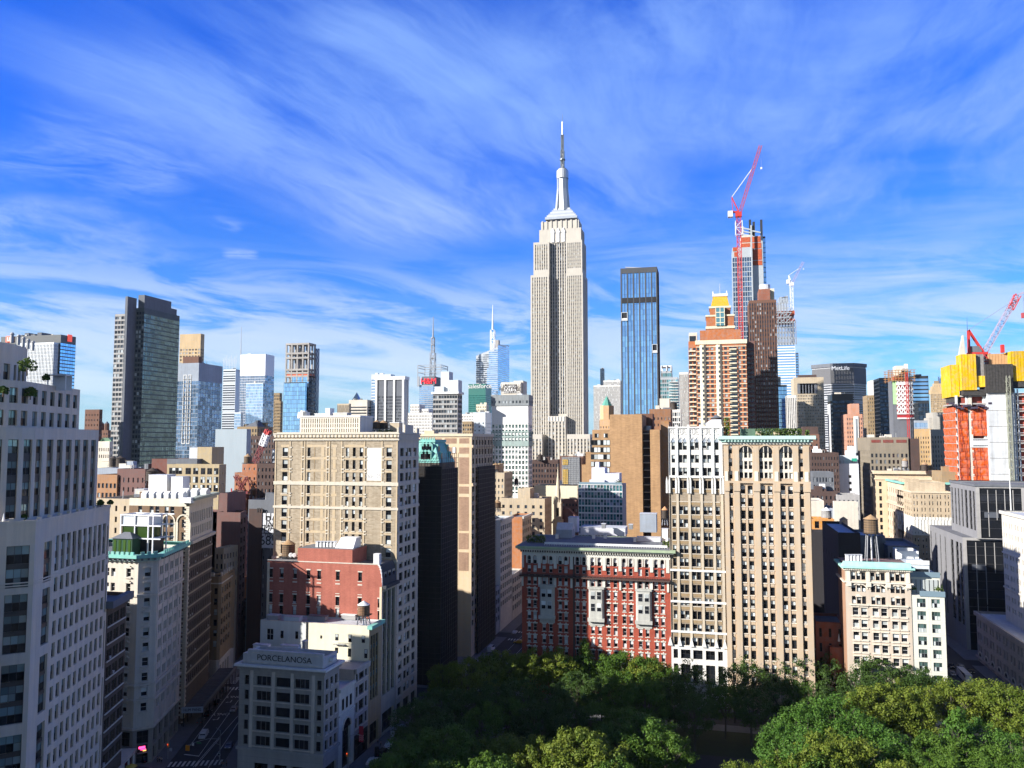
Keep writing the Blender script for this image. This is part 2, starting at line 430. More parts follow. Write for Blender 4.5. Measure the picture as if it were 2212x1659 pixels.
class Bld:
 """one building: an Empty at its base that parents walls, roofs, trim and windows"""
 LIST=[]
 def __init__(s,name,label,cat='building',org=(0,0),ang=None,solo=100,group=None):
  s.name,s.org,s.ang,s.solo=name,org,ang,solo
  s.root=empty(name,(org[0],org[1],0),ang or 0.0,label,cat,group)
  s.off=(org[0],org[1],0)if ang is None else(0,0,0)
  s.wins=[];s.parts={};s.singles=[]
  Bld.LIST.append(s)
 def mb(s,part):
  if part not in s.parts:s.parts[part]=MB()
  return s.parts[part]
 def one(s,part):
  q=MB();s.singles.append((part,q));return q
 def to_world(s,x,y):
  if s.ang is None:return x,y
  c,n=math.cos(s.ang),math.sin(s.ang)
  return s.org[0]+x*c-y*n,s.org[1]+x*n+y*c
 def facade(s,O,U,W,z0,z1,mat,cols=(),rows=(),r=0.35,st=None,sp=None,mask=None,part='wall',vert=False,wname='window'):
  mb=s.mb(part);N=(U[1],-U[0]);cols=sorted(cols)
  def P(u,v,d=0.0):return(O[0]+U[0]*u-N[0]*d,O[1]+U[1]*u-N[1]*d,v)
  def q(u0,u1,v0,v1,d=0.0,mt=None):
   if u1-u0>1e-4 and v1-v0>1e-4:mb.quad(P(u0,v0,d),P(u1,v0,d),P(u1,v1,d),P(u0,v1,d),mt or mat)
  rows=[x for x in rows if x[0]>z0-1e-3 and x[1]<z1+1e-3]
  if not cols or not rows:
   q(0,W,z0,z1);return
  def reveal(u0,u1,v0,v1,d):
   mb.quad(P(u0,v0),P(u0,v0,d),P(u0,v1,d),P(u0,v1),mat);mb.quad(P(u1,v0,d),P(u1,v0),P(u1,v1),P(u1,v1,d),mat)
   mb.quad(P(u0,v0),P(u1,v0),P(u1,v0,d),P(u0,v0,d),mat);mb.quad(P(u0,v1,d),P(u1,v1,d),P(u1,v1),P(u0,v1),mat)
  ang=math.atan2(U[1],U[0])
  def win(u0,u1,v0,v1,d):
   p=P((u0+u1)/2,v0,d);s.wins.append((p[0],p[1],v0,u1-u0,v1-v0,ang,('dhac',)+st[1:]if st[0]=='dh'and u1-u0<1.7 and wr.random()<.09 else st,wname))
  if vert:
   a,b=rows[0][0],rows[-1][1];q(0,W,z0,a);q(0,W,b,z1);uc=0.0
   for(u0,u1)in cols:
    q(uc,u0,a,b);reveal(u0,u1,a,b,r);vc=a
    for(v0,v1)in rows:
     q(u0,u1,vc,v0,r*0.7,sp or mat);win(u0,u1,v0,v1,r);vc=v1
    q(u0,u1,vc,b,r*0.7,sp or mat);uc=u1
   q(uc,W,a,b);return
  vc=z0
  for ri,(v0,v1)in enumerate(rows):
   q(0,W,vc,v0);uc=0.0
   for ci,(u0,u1)in enumerate(cols):
    if mask and not mask(ci,ri,len(rows)):continue
    q(uc,u0,v0,v1);reveal(u0,u1,v0,v1,r);win(u0,u1,v0,v1,r);uc=u1
   q(uc,W,v0,v1);vc=v1
  q(0,W,vc,z1)
 def prism(s,pts,z0,z1,mat,segs=None,part='wall',roof=None,par=0.9,roofpart='roof'):
  """a volume: pts counter-clockwise; segs = {edge index: facade options}"""
  n=len(pts);segs=segs or{}
  for i in range(n):
   a=pts[i];b=pts[(i+1)%n];d=(b[0]-a[0],b[1]-a[1]);W=math.hypot(*d)
   if W<1e-4:continue
   U=(d[0]/W,d[1]/W);o=dict(segs.get(i)or{})
   if o:
    nc=o.pop('n',None);wf=o.pop('wf',0.6);m=o.pop('m',0.0);fh=o.pop('fh',3.6);hf=o.pop('hf',0.6)
    top=o.pop('top',1.5);lo=o.pop('lo',z0);pitch=o.pop('pitch',None);sill=o.pop('sill',None)
    if 'cols'not in o:
     if nc is None:nc=max(1,round((W-2*m)/pitch))
     o['cols']=even(W,nc,wf,m)
    if 'rows'not in o:o['rows']=floors(z1-top,max(lo,z0+0.2),fh,hf,sill)
    o.setdefault('st',WS['far'])
    s.facade(a,U,W,z0,z1,mat,part=part,**o)
   else:
    s.facade(a,U,W,z0,z1,mat,part=part)
  cx=sum(p[0]for p in pts)/n;cy=sum(p[1]for p in pts)/n
  t=0.45
  def inn(p):
   d=math.hypot(p[0]-cx,p[1]-cy);k=max(0.0,1-t*1.3/max(d,1e-6));return(cx+(p[0]-cx)*k,cy+(p[1]-cy)*k)
  ip=[inn(p)for p in pts];mb=s.mb(part)
  for i in range(n):
   j=(i+1)%n
   mb.quad((*pts[i],z1),(*pts[j],z1),(*ip[j],z1),(*ip[i],z1),mat)
   mb.quad((*ip[i],z1-par),(*ip[i],z1),(*ip[j],z1),(*ip[j],z1-par),mat)
  s.mb(roofpart).poly([(*p,z1-par)for p in ip],roof or M_ROOF)
 def vol(s,x0,x1,y0,y1,z0,z1,mat,S=None,E=None,W=None,N=None,**kw):
  s.prism([(x0,y0),(x1,y0),(x1,y1),(x0,y1)],z0,z1,mat,{0:S,1:E,2:N,3:W},**kw)
 def belt(s,pts,z0,z1,out,mat,part='belt_course',closed=True,back=0.0):
  """a moulding that runs round the outline pts and stands proud by out"""
  mb=s.mb(part);n=len(pts)
  cx=sum(p[0]for p in pts)/n;cy=sum(p[1]for p in pts)/n
  off=[]
  for i in range(n):
   a=Vector(pts[i-1]);b=Vector(pts[i]);c=Vector(pts[(i+1)%n])
   e1=(b-a).normalized();e2=(c-b).normalized()
   n1=Vector((e1.y,-e1.x));n2=Vector((e2.y,-e2.x));bis=(n1+n2)
   if bis.length<1e-6:bis=n1
   bis.normalize();k=out/max(0.3,bis.dot(n1));off.append((b.x+bis.x*k,b.y+bis.y*k))
  for i in range(n):
   j=(i+1)%n
   mb.quad((*off[i],z0),(*off[j],z0),(*off[j],z1),(*off[i],z1),mat)
   mb.quad((*off[i],z1),(*off[j],z1),(*pts[j],z1),(*pts[i],z1),mat)
   mb.quad((*pts[i],z0),(*pts[j],z0),(*off[j],z0),(*off[i],z0),mat)
  return off
 def rect(s,x0,x1,y0,y1):return[(x0,y0),(x1,y0),(x1,y1),(x0,y1)]
 def text(s,body,loc,size,mat,rz=0.0,name='lettering',ext=0.08,align='CENTER',scale_x=1.0):
  cu=bpy.data.curves.new(name,'FONT');cu.body=body;cu.size=size;cu.extrude=ext
  cu.align_x=align;cu.align_y='CENTER';cu.materials.append(mat)
  tmp=bpy.data.objects.new('tmp',cu);SC.collection.objects.link(tmp)
  me=bpy.data.meshes.new_from_object(tmp.evaluated_get(bpy.context.evaluated_depsgraph_get()))
  bpy.data.objects.remove(tmp);bpy.data.curves.remove(cu)
  o=bpy.data.objects.new(name,me);SC.collection.objects.link(o);o.parent=s.root
  o.location=(loc[0]-s.off[0],loc[1]-s.off[1],loc[2]);o.rotation_euler=(R(90),0,rz);o.scale=(scale_x,1,1)
  return o
 def finish(s):
  for part,mb in list(s.parts.items())+s.singles:
   if part in SPLIT and(part,mb)not in s.singles:
    ps=mb.pieces()
    for q in ps[:100]:q.build(part,s.root,s.off)
    if len(ps)>100:
     left=MB()
     for q in ps[100:]:left.add(q,Matrix())
     left.build(part,s.root,s.off,kind='stuff')
   else:mb.build(part,s.root,s.off)
  scored=[]
  for w in s.wins:
   X,Y=s.to_world(w[0],w[1]);p=pr(X,Y,w[2]+w[4]/2);ga=w[5]+(s.ang or 0)
   nx,ny=math.sin(ga),-math.cos(ga)
   d=math.hypot(X,Y);face=-(nx*X+ny*Y)/max(d,1e-6)
   vis=face>0 and-20<p[0]<2232 and-20<p[1]<1680
   scored.append((face*w[3]*w[4]/(d*d)if vis else-1.0,w))
  scored.sort(key=lambda t:-t[0])
  solo=[w for sc_,w in scored[:s.solo]if sc_>0]if s.solo else[]
  ids=set(map(id,solo))
  for w in solo:
   o=bpy.data.objects.new(w[7],window_mesh(w[3],w[4],w[6]));SC.collection.objects.link(o)
   o.parent=s.root;o.location=(w[0]-s.off[0],w[1]-s.off[1],w[2]);o.rotation_euler=(0,0,w[5])
   if s.solo>=100 and w[6][0]!='plain':
    o.data=window_mesh(w[3],w[4],w[6],1);c=bpy.data.objects.new('pane',window_mesh(w[3],w[4],w[6],2));SC.collection.objects.link(c);c.parent=o
  rest=MB();cache={}
  for sc_,w in scored:
   if id(w)in ids:continue
   key=(round(w[3],2),round(w[4],2),w[6])
   if key not in cache:cache[key]=window_mb(w[3],w[4],w[6])
   rest.add(cache[key],Matrix.Translation((w[0],w[1],w[2]))@Matrix.Rotation(w[5],4,'Z'))
  if rest.f:rest.build('windows',s.root,s.off,kind='stuff')
  # common materials
M_ROOF=stone('roof_felt',(0.16,0.165,0.18),var=0.3)
M_ROOFL=stone('pale_roof',(0.50,0.52,0.56),var=0.25)
M_WHITE=stone('white_paint',(0.72,0.72,0.70),var=0.08,streak=0.12)
M_CREAM=stone('cream_stone',(0.62,0.52,0.38),var=0.10,streak=0.15)
M_LIME=stone('limestone',(0.58,0.53,0.45),var=0.12,streak=0.2)
M_COPPER=stone('copper_patina',(0.22,0.50,0.44),var=0.2,streak=0.2)
M_BLACK=plain('black_metal',(0.015,0.015,0.018),0.5)
M_STEEL=plain('grey_steel',(0.30,0.31,0.33),0.45,0.3)
M_WSTEEL=plain('white_steel',(0.72,0.73,0.75),0.5)
M_RED=plain('red_steel',(0.50,0.035,0.03),0.5)
M_FRB=plain('bronze_frame',(0.035,0.032,0.03),0.5)
M_FRW=plain('white_frame',(0.62,0.62,0.60),0.5)
G_DARK=glass('dark_glass',(0.012,0.014,0.018),vary=0.7,spec=0.22)
G_T=glass('upper_sash_glass',(0.015,0.018,0.022),blind=0.50,bc=(0.66,0.71,0.70),vary=0.7,spec=0.22)
G_B=glass('lower_sash_glass',(0.012,0.014,0.018),blind=0.20,bc=(0.62,0.67,0.66),vary=0.7,spec=0.22)
G_FAR=glass('far_glass',(0.035,0.045,0.06),blind=0.22,bc=(0.42,0.46,0.48),vary=0.6)
G_FARD=glass('far_dark_glass',(0.018,0.022,0.03),blind=0.10,bc=(0.30,0.33,0.36),vary=0.7)
WS={'far':('plain',M_FRB,G_FAR,G_FAR),'fard':('plain',M_FRB,G_FARD,G_FARD),'dh':('dh',M_FRB,G_T,G_B),'dhw':('dh',M_FRW,G_T,G_B),'dark':('dh',M_FRB,G_DARK,G_DARK),'g32':('g32',M_FRB,G_T,G_B),'g22':('g22',M_FRB,G_T,G_B),'g12':('g12',M_FRB,G_T,G_B),}
# towers read from the crops
def T(name,label,n,Y,xl,xr,yt,mat,xs=None,d=None,S=None,side=None,roof=None,par=1.0,cat='tower',solo=0,zb=0.0,B=None,part='wall',group=None,dark_side=False):
 """a block whose south front stands at Y between two pixels, its visible flank running back to pixel xs"""
 a=K(n,xl,yt);b=K(n,xr,yt);m=((a[0]+b[0])/2,a[1])
 X0=PY(*a,Y).x;X1=PY(*b,Y).x;Z=PY(*m,Y).z
 east=(X0+X1)/2<0
 if xs is not None:
  c=K(n,xs,yt);Y1=PX(c[0],c[1],X1 if east else X0).y
  Y1=max(Y+3,min(Y1,Y+160))
 else:
  Y1=Y+(d or max(12.0,(X1-X0)*0.8))
 if B is None:B=Bld(name,label,cat,(X0,Y),solo=solo,group=group)
 S=dict(S)if S else None
 if side is None and S is not None:
  side={k:v for k,v in S.items()if k not in('n','cols','m','mask')}
  pit=(X1-X0)/S['n']if 'n'in S else 4.0
  side['pitch']=pit
 E=dict(side)if(east and side)else None;W=dict(side)if(not east and side)else None
 B.vol(X0,X1,Y,Y1,zb,Z,mat,S=S,E=E,W=W,roof=roof,par=par,part=part)
 B.dim=(X0,X1,Y,Y1,Z)
 if name and cat in('building','tower')and X1-X0>12 and Y1-Y>10:
  q=random.Random(int(X0*7+Y));w,dd=X1-X0,Y1-Y
  for k in range(q.randint(2,5)):
   a,b,e,f=q.uniform(.08,.75),q.uniform(.2,.75),q.uniform(1.2,5.5),q.uniform(1.2,5);h=q.uniform(.6,2.6)+par+(k==0)*q.uniform(0,1.6)
   B.one('roof_plant').box(X0+w*a,min(X1-.6,X0+w*a+e),Y+dd*b,min(Y1-.6,Y+dd*b+f),Z-par-.01,Z-par+h,q.choice((C['pale_stone'],GREYW,C['slate_grey'],M_WSTEEL,mat)))
  for k in range(q.randint(1,3)):a,b=q.uniform(.1,.9),q.uniform(.15,.8);B.one('roof_pipe').bar((X0+w*a,Y+dd*b,Z-par),(X0+w*a,Y+dd*b,Z+q.uniform(1.2,3.2)),.14,GREYW)
 return B
def zpx(n,x,y,Y):
 return PY(*K(n,x,y),Y).z
def xpx(n,x,y,Y):
 return PY(*K(n,x,y),Y).x
 # palette
C={}
def S_(key,c,**kw):
 C[key]=stone(key,c,**kw);return C[key]
S_('tan_stone',(0.50,0.37,0.22));S_('grey_stone',(0.36,0.35,0.34));S_('pale_stone',(0.60,0.55,0.47));S_('buff_stone',(0.47,0.39,0.28))
S_('brown_brick',(0.16,0.085,0.06));S_('dark_brick',(0.085,0.055,0.048));S_('purple_brick',(0.17,0.095,0.085));S_('orange_brick',(0.42,0.18,0.085))
S_('white_stone',(0.68,0.66,0.62),var=0.1);S_('slate_grey',(0.14,0.15,0.17));S_('blue_grey',(0.30,0.34,0.40));S_('olive_brick',(0.30,0.22,0.13))
S_('pink_brick',(0.48,0.26,0.18));S_('pale_render',(0.55,0.60,0.64),var=0.06,streak=0.1);S_('cream_render',(0.68,0.62,0.46),var=0.08,streak=0.2)
P_MUL=plain('pale_mullion',(0.50,0.53,0.56),0.4,0.3);P_DMUL=plain('dark_mullion',(0.05,0.055,0.06),0.4,0.3)
P_GREEN=plain('green_panel',(0.035,0.16,0.13),0.4);P_YEL=plain('yellow_panel',(0.80,0.50,0.03),0.5,var=0.3);P_CONC=stone('raw_concrete',(0.36,0.34,0.32))
GB=glass('blue_curtain_glass',(0.36,0.64,1.0),metal=0.85,rough=0.10,vary=0.18)
GBP=glass('pale_curtain_glass',(0.42,0.60,0.85),metal=0.7,rough=0.12,vary=0.25)
GBD=glass('dark_curtain_glass',(0.05,0.085,0.13),metal=0.6,rough=0.08,vary=0.6,wob=0.6)
GBM=glass('mirror_curtain_glass',(0.17,0.26,0.38),metal=0.8,rough=0.06,vary=0.5,wob=0.5)
GG=glass('green_curtain_glass',(0.02,0.16,0.14),metal=0.4,rough=0.12,vary=0.3)
GA=glass('aqua_curtain_glass',(0.22,0.50,0.55),metal=0.6,rough=0.12,vary=0.3,blind=0.1)
GM2=glass('teal_mirror_glass',(0.10,0.17,0.20),metal=0.75,rough=0.06,vary=0.35,wob=0.15)
GS2=glass('soft_green_glass',(.07,.13,.12),metal=.25,rough=.1,vary=.6,blind=.15)
WS.update(softg=('dh',plain('soft_frame',(.35,.38,.36),.5),GS2,GS2),mirror2=('plain',M_FRB,GM2,GM2),blue=('plain',M_FRB,GB,GB),pale=('plain',M_FRB,GBP,GBP),cdark=('plain',M_FRB,GBD,GBD),mirror=('plain',M_FRB,GBM,GBM),green=('plain',M_FRB,GG,GG),aqua=('plain',M_FRB,GA,GA))
def punch(n,fh=3.6,wf=0.5,hf=0.52,**k):return dict(n=n,fh=fh,wf=wf,hf=hf,**k)
def strips(n,fh=3.7,wf=0.5,hf=0.6,sp=None,**k):return dict(n=n,fh=fh,wf=wf,hf=hf,vert=True,sp=sp or C['slate_grey'],**k)
def curtain(n,st,fh=3.8,wf=0.93,hf=0.88,r=0.12,**k):return dict(n=n,fh=fh,wf=wf,hf=hf,r=r,st=WS[st],**k)
def fitw(o,wid):
 xs=[v.co.x for v in o.data.vertices];o.scale.x=wid/max(1e-3,max(xs)-min(xs))
 # far left
B=T('office_tower','grey glass office tower with small red signs at its roofline, far left',1,760,8,398,368,P_DMUL,xs=497,S=curtain(26,'cdark',4.0,lo=60,top=9),side=dict(pitch=4,fh=4,wf=.95,hf=.7,r=.1,st=WS['blue'],lo=60,top=9))
X0,X1,Y0,Y1,Z=B.dim
T('','',1,752,112,352,415,P_MUL,d=7,S=strips(26,4,wf=.5,hf=.8,sp=C['pale_stone'],lo=60),B=B,part='front_block')
P_SIGN=plain('red_sign',(0.75,0.10,0.05),0.5,emit=(0.8,0.08,0.04),estr=0.4)
g=B.mb('roof_sign');sx0=xpx(1,40,390,759);sx1=xpx(1,84,390,759);z0=zpx(1,60,410,759);z1=zpx(1,60,370,759)
g.box(sx0,sx1,758.6,759.7,z0,z1,P_SIGN)
w_=(sx1-sx0)
for a,b,c,d in((.22,.34,.2,.8),(.34,.5,.2,.34),(.5,.62,.2,.8),(.70,.80,.2,.8)):g.box(sx0+w_*a,sx0+w_*b,758.4,758.6,z0+(z1-z0)*c,z0+(z1-z0)*d,M_WHITE)
g.box(X1+.2,X1+1,Y0+(Y1-Y0)*.42,Y0+(Y1-Y0)*.7,z0,z1+1,P_SIGN)
g=B.mb('roof_plant')
for k in range(4):g.box(X0+14+9*k,X0+20+9*k,Y0+10,Y0+25,Z-1,Z+3+k%2*2,C['slate_grey'])
# slab tower with dark flank
Y=495.0
B=T('slab_tower','tall dark slab tower with pale floor bands and a projecting fin',1,Y,752,832,226,C['grey_stone'],xs=886,S=dict(n=4,fh=3.5,wf=.86,hf=.62,st=WS['far'],lo=40,top=1),side={'n':1,'wf':.01,'fh':400,'hf':.01},cat='tower')
X0,X1,Y0,Y1,Z=B.dim
a=K(1,832,112);fin=B.mb('fin');fin.box(X1-1.6,X1+.4,Y0-.6,Y1+.2,0,PY(*a,Y).z,C['slate_grey'])  # dark colour holds the shade of the wing's east side
XB=xpx(1,945,180,Y1);YB=PX(*K(1,1175,200),XB).y;Zt=zpx(1,930,186,Y1)
B.vol(X1+.4,XB,Y1,YB,0,Zt,stone('slab_dark',(.10,.12,.125)),S=dict(n=3,fh=3.5,wf=.8,hf=.62,st=WS['far'],lo=40,top=2),E=dict(n=17,fh=3.5,wf=.95,hf=.80,r=.1,st=WS['mirror2'],lo=40,top=4),part='tower_wall')
B.vol(X1+1,XB-1.2,Y1+1.2,Y1+(YB-Y1)*.78,Zt-1,zpx(1,886,104,Y1+1),C['slate_grey'],part='crown_wall')
B.vol(X1+3,XB-2,Y1+30,YB-1,Zt-1,Zt+5,C['slate_grey'],part='crown_wall')
B=T('hotel_tower','mirror glass hotel block with grey metal crown beside the dark slab tower',1,585,1160,1300,547,C['blue_grey'],xs=1455,S=curtain(9,'mirror',3.4,lo=30,top=15),side=dict(pitch=3.2,fh=3.4,wf=.93,hf=.9,r=.1,st=WS['mirror'],lo=30,top=15))
X0,X1,Y0,Y1,Z=B.dim
B.vol(X1-18,X1-3,Y0+8,Y1-30,Z-1,zpx(1,1350,512,600),C['brown_brick'],part='penthouse')
g=B.mb('window_surrounds')
for i in range(2):
 for k in range(16):
  xx=xpx(1,1197+30*i,700,585);zz=zpx(1,1200,655+28*k,585)
  for(p,q,r_,s_)in((0,3.2,0,.5),(0,3.2,3.5,4),(0,.5,.5,3.5),(2.7,3.2,.5,3.5)):g.box(xx+p,xx+q,584.7,585.05,zz+r_,zz+s_,M_WHITE)
T('apartment_tower','stepped cream apartment tower rising behind the mirror glass hotel',1,690,1176,1312,357,C['tan_stone'],xs=1336,S=punch(7,3.3,.55,.5,lo=60,top=14))
B=T('screened_tower','pale newspaper-style tower with rod screens and slim mast at its top',1,1250,1458,1540,588,P_MUL,xs=1570,S=dict(n=1,fh=4.2,wf=.97,hf=.55,st=WS['far'],lo=60),side=dict(n=1,fh=300,wf=.9,hf=.9,st=WS['cdark'],lo=60))
X0,X1,Y0,Y1,Z=B.dim
g=B.mb('rod_screen');zt=zpx(1,1500,517,1250)
for k in range(9):x=X0+(X1-X0)*k/8;g.box(x,x+.5,Y0,Y0+.5,Z-1,zt+(k%3)*3,P_MUL)
for k in range(6):z=Z+(zt-Z)*k/6;g.box(X0,X1,Y0+.6,Y0+1,z,z+.4,P_MUL)
g=B.mb('mast');xm=xpx(1,1571,560,1262);g.cyl(xm,1262,Z-3,zpx(1,1571,308,1262),1.1,.3,M_STEEL,6)
B=T('glass_tower','tall white-blue glass tower with opaque pale crown',3,1000,78,242,490,M_WSTEEL,xs=300,S=curtain(16,'pale',3.6,lo=50,top=30),side=dict(pitch=4,fh=3.6,wf=.93,hf=.9,r=.1,st=WS['mirror'],lo=50,top=30))
T('glass_tower','lower blue glass tower standing in front of the white-crowned glass tower',3,900,115,226,676,P_MUL,xs=297,S=curtain(12,'pale',3.6,lo=40,top=1),side=dict(pitch=4,fh=3.6,wf=.93,hf=.9,r=.1,st=WS['mirror'],lo=40,top=1))
T('glass_block','small pale glass block at the foot of the rod-screened tower',3,840,38,80,868,P_MUL,xs=97,S=curtain(6,'pale',3.6,lo=40))
B=T('brick_tower','slim brown brick tower with stepped shoulder beside blue construction tower',3,800,296,334,742,C['olive_brick'],xs=350,S=punch(4,3.5,.5,.55,lo=50))
T('','',3,796,300,340,796,C['olive_brick'],xs=355,S=punch(5,3.5,.5,.55,lo=50),B=B,part='lower_wall')
# construction tower with open frame top
Y=720.0
B=T('unfinished_tower','blue glass tower under construction with an open steel frame at the top',3,Y,361,500,672,P_DMUL,xs=512,S=curtain(13,'blue',4.2,wf=.96,hf=.94,lo=40,top=.5),cat='tower')
T('','',3,Y+9,408,523,630,P_DMUL,xs=568,S=curtain(11,'blue',4.2,wf=.96,hf=.94,lo=40,top=.5),side=dict(pitch=4,fh=4.2,wf=.9,hf=.7,r=.3,st=WS['cdark'],lo=40,top=.5),B=B,part='upper_wall')
X0,X1,Y0,Y1,Zg=B.dim;g=B.mb('open_frame');X0=xpx(3,372,500,Y+9);zt=zpx(3,450,408,Y)
for i in range(5):
 for yy in(Y0,(Y0+Y1)/2,Y1-1.5):
  x=X0+(X1-X0-1.4)*i/4;g.box(x,x+1.4,yy,yy+1.4,Zg-6,zt,P_CONC)
for yy in(408,470,500,578,600,622):
 z=zpx(3,450,yy,Y);g.box(X0,X1,Y0-.2,Y1,z-1.8,z,P_CONC,bottom=True)
B.mb('core').box(X0+12,X1-14,Y0+12,Y1-8,Zg-5,zt-4,C['slate_grey'])
g=B.mb('safety_netting');P_ORN=plain('orange_net',(0.62,0.12,0.05),0.8,var=.4)
for a,b in((600,634),(572,590)):g.box(X0+1,X1-.2,Y0+.3,Y1-.6,zpx(3,450,b,Y),zpx(3,450,a,Y)-2,P_ORN)
def lattice(mb,a,b,w,mat,step=None,r=None):
 """a square lattice mast between two points"""
 a=Vector(a);b=Vector(b);d=b-a;q=d.to_track_quat('Z','Y').to_matrix();L=d.length
 step=step or w*1.4;r=r or w*.09;n=max(1,int(L/step));h=w/2
 cs=[q@Vector(c)for c in((-h,-h,0),(h,-h,0),(h,h,0),(-h,h,0))]
 for c in cs:mb.bar(a+c,b+c,r,mat)
 for k in range(n):
  p=a+d*(k/n);p2=a+d*((k+1)/n)
  for j in range(4):
   l=(j+1)%4
   mb.bar(p+cs[j],p2+cs[l]if k%2 else p+cs[l],r*.7,mat)if k%2 else mb.bar(p+cs[l],p2+cs[j],r*.7,mat)
   mb.bar(p+cs[j],p+cs[l],r*.6,mat)
hm=empty('construction_hoist',(xpx(3,578,700,Y+20),Y+20,0),0,'blue-grey hoist mast standing against the blue unfinished tower','hoist')
g=MB();lattice(g,(0,0,0),(0,0,zpx(3,578,452,Y+20)),2.2,plain('blue_steel',(.08,.14,.30),.5),3.0,.35);g.build('mast',hm)
g=MB();g.box(-4,-1.3,-2,2,100,105,M_STEEL,True);g.build('hoist_cage',hm)
B=T('office_block','grey-green office block with small glass pyramid on its roof',3,1000,786,906,787,C['pale_stone'],xs=952,S=dict(n=1,fh=4,wf=.94,hf=.45,st=WS['far'],lo=50,top=8))
g=B.mb('pyramid');x0,x1=xpx(3,802,787,1010),xpx(3,850,787,1010);zb_=B.dim[4];zt=zpx(3,826,740,1020);xm=(x0+x1)/2;h=(x1-x0)/2
g.prism([(x0,1010),(x1,1010),(x1,1010+2*h),(x0,1010+2*h)],zb_-1,zt,GBM,pts2=[(xm-.1,1010+h-.1),(xm+.1,1010+h-.1),(xm+.1,1010+h+.1),(xm-.1,1010+h+.1)])
T('office_block','tan office block with dark vertical stripes left of the glass pyramid',3,960,710,788,812,C['buff_stone'],xs=800,S=strips(12,4,.5,.8,lo=50))
T('glass_block','pale teal glass slab standing behind the black and white striped tower',3,1010,932,1060,620,P_MUL,xs=1087,S=dict(n=1,fh=4,wf=.96,hf=.5,st=WS['pale'],lo=50,top=6))
B=T('striped_tower','black office tower with four white piers and a white top edge',3,940,962,1148,655,C['slate_grey'],xs=1173,S=dict(n=24,fh=3.9,wf=.6,hf=.6,st=WS['fard'],lo=50,top=20))
X0,X1,Y0,Y1,Z=B.dim;g=B.mb('pier');
for k in range(4):x=X0+(X1-X0-2.4)*k/3;g.box(x,x+2.4,Y0-1.2,Y0+.1,0,Z-.4,M_WHITE)
for k in range(3):y=Y0+(Y1-Y0-2)*k/2;g.box(X1-.1,X1+1,y,y+2,0,Z-.4,M_WHITE)
B.vol(X0-1.3,X1+1.3,Y0-1.3,Y1+1.3,Z-.3,Z+4,M_WHITE,part='top_band')
B=T('setback_tower','white stepped stone block between the striped tower and the masted tower',3,900,1172,1330,872,C['white_stone'],S=punch(16,3.6,.45,.5,lo=40,top=2))
T('','',3,906,1186,1245,816,C['white_stone'],S=punch(6,3.6,.45,.5,lo=60),B=B,part='upper_wall',d=20)
T('','',3,906,1262,1305,846,C['white_stone'],S=punch(4,3.6,.45,.5,lo=60),B=B,part='upper_wall',d=20)
# masted tower with sign
Y=1480.0
B=T('masted_tower','blue-grey tower with a red letter sign and a tall lattice antenna mast',3,Y,1246,1338,690,C['blue_grey'],xs=1380,S=curtain(10,'blue',4,lo=60,wf=.8,hf=.6,top=2))
X0,X1,Y0,Y1,Z=B.dim;zt=zpx(3,1300,634,Y)
B.vol(xpx(3,1262,650,Y),X1+2,Y0+1,Y1,Z-1,zt,C['slate_grey'],part='drum')
g=B.mb('side_sign');g.box(xpx(3,1232,660,Y-3),xpx(3,1246,660,Y-3),Y-3,Y-1,zpx(3,1240,700,Y),zpx(3,1240,635,Y),M_STEEL)
P_HM=plain('red_letters',(0.80,0.02,0.03),0.4,emit=(0.9,.02,.03),estr=0.5)
B.text('H&M',(xpx(3,1306,664,Y),Y-.3,zpx(3,1306,666,Y)),zpx(3,1306,642,Y)-zpx(3,1306,694,Y),P_HM,ext=.5)
g=B.mb('antenna_mast');xm=xpx(3,1334,600,Y+20);zf=zpx(3,1334,566,Y+20)
for s in(-1,1):
 for q in(-1,1):g.bar((xm+24*s,Y+20+20*q,zt-2),(xm+24*s,Y+20+20*q,zf),.8,M_STEEL)
for z in(zt+8,(zt+zf)/2+6,zf):
 for s in(-1,1):g.bar((xm-24,Y+20+20*s,z),(xm+24,Y+20+20*s,z),.7,M_STEEL);g.bar((xm+24*s,Y,z),(xm+24*s,Y+40,z),.7,M_STEEL)
lattice(g,(xm,Y+20,zt-2),(xm,Y+20,zpx(3,1334,480,Y+20)),9,M_STEEL,9,.8)
lattice(g,(xm,Y+20,zpx(3,1334,480,Y+20)),(xm,Y+20,zpx(3,1335,385,Y+20)),5.5,M_STEEL,8,.7)
g.cyl(xm,Y+20,zpx(3,1335,385,Y+20),zpx(3,1335,242,Y+20),1.9,.5,M_STEEL,6)
for z in(385,430,520):g.cyl(xm,Y+20,zpx(3,1334,z,Y+20),zpx(3,1334,z-6,Y+20),4,4,M_STEEL,8)
B=T('balcony_tower','grey glass residential tower with pale floor slabs and boxy crown',3,520,1336,1496,737,C['grey_stone'],xs=1526,S=dict(n=9,fh=3.3,wf=.9,hf=.6,st=WS['far'],lo=30,top=1.5))
X0,X1,Y0,Y1,Z=B.dim
g=B.mb('roof_slab');g.box(X0-1,X1+1,Y0-1,Y1+1,Z-1.2,Z+.3,M_WHITE,True)
T('','',3,524,1386,1440,602,C['pale_render'],xs=1466,B=B,part='crown',zb=Z)
T('','',3,523,1440,1500,657,C['pale_render'],xs=1525,S=dict(n=4,fh=4,wf=.8,hf=.5,st=WS['far'],lo=Z,top=8),B=B,part='penthouse',zb=Z)
T('','',3,522,1345,1405,700,C['pale_render'],B=B,part='penthouse',zb=Z,d=10)
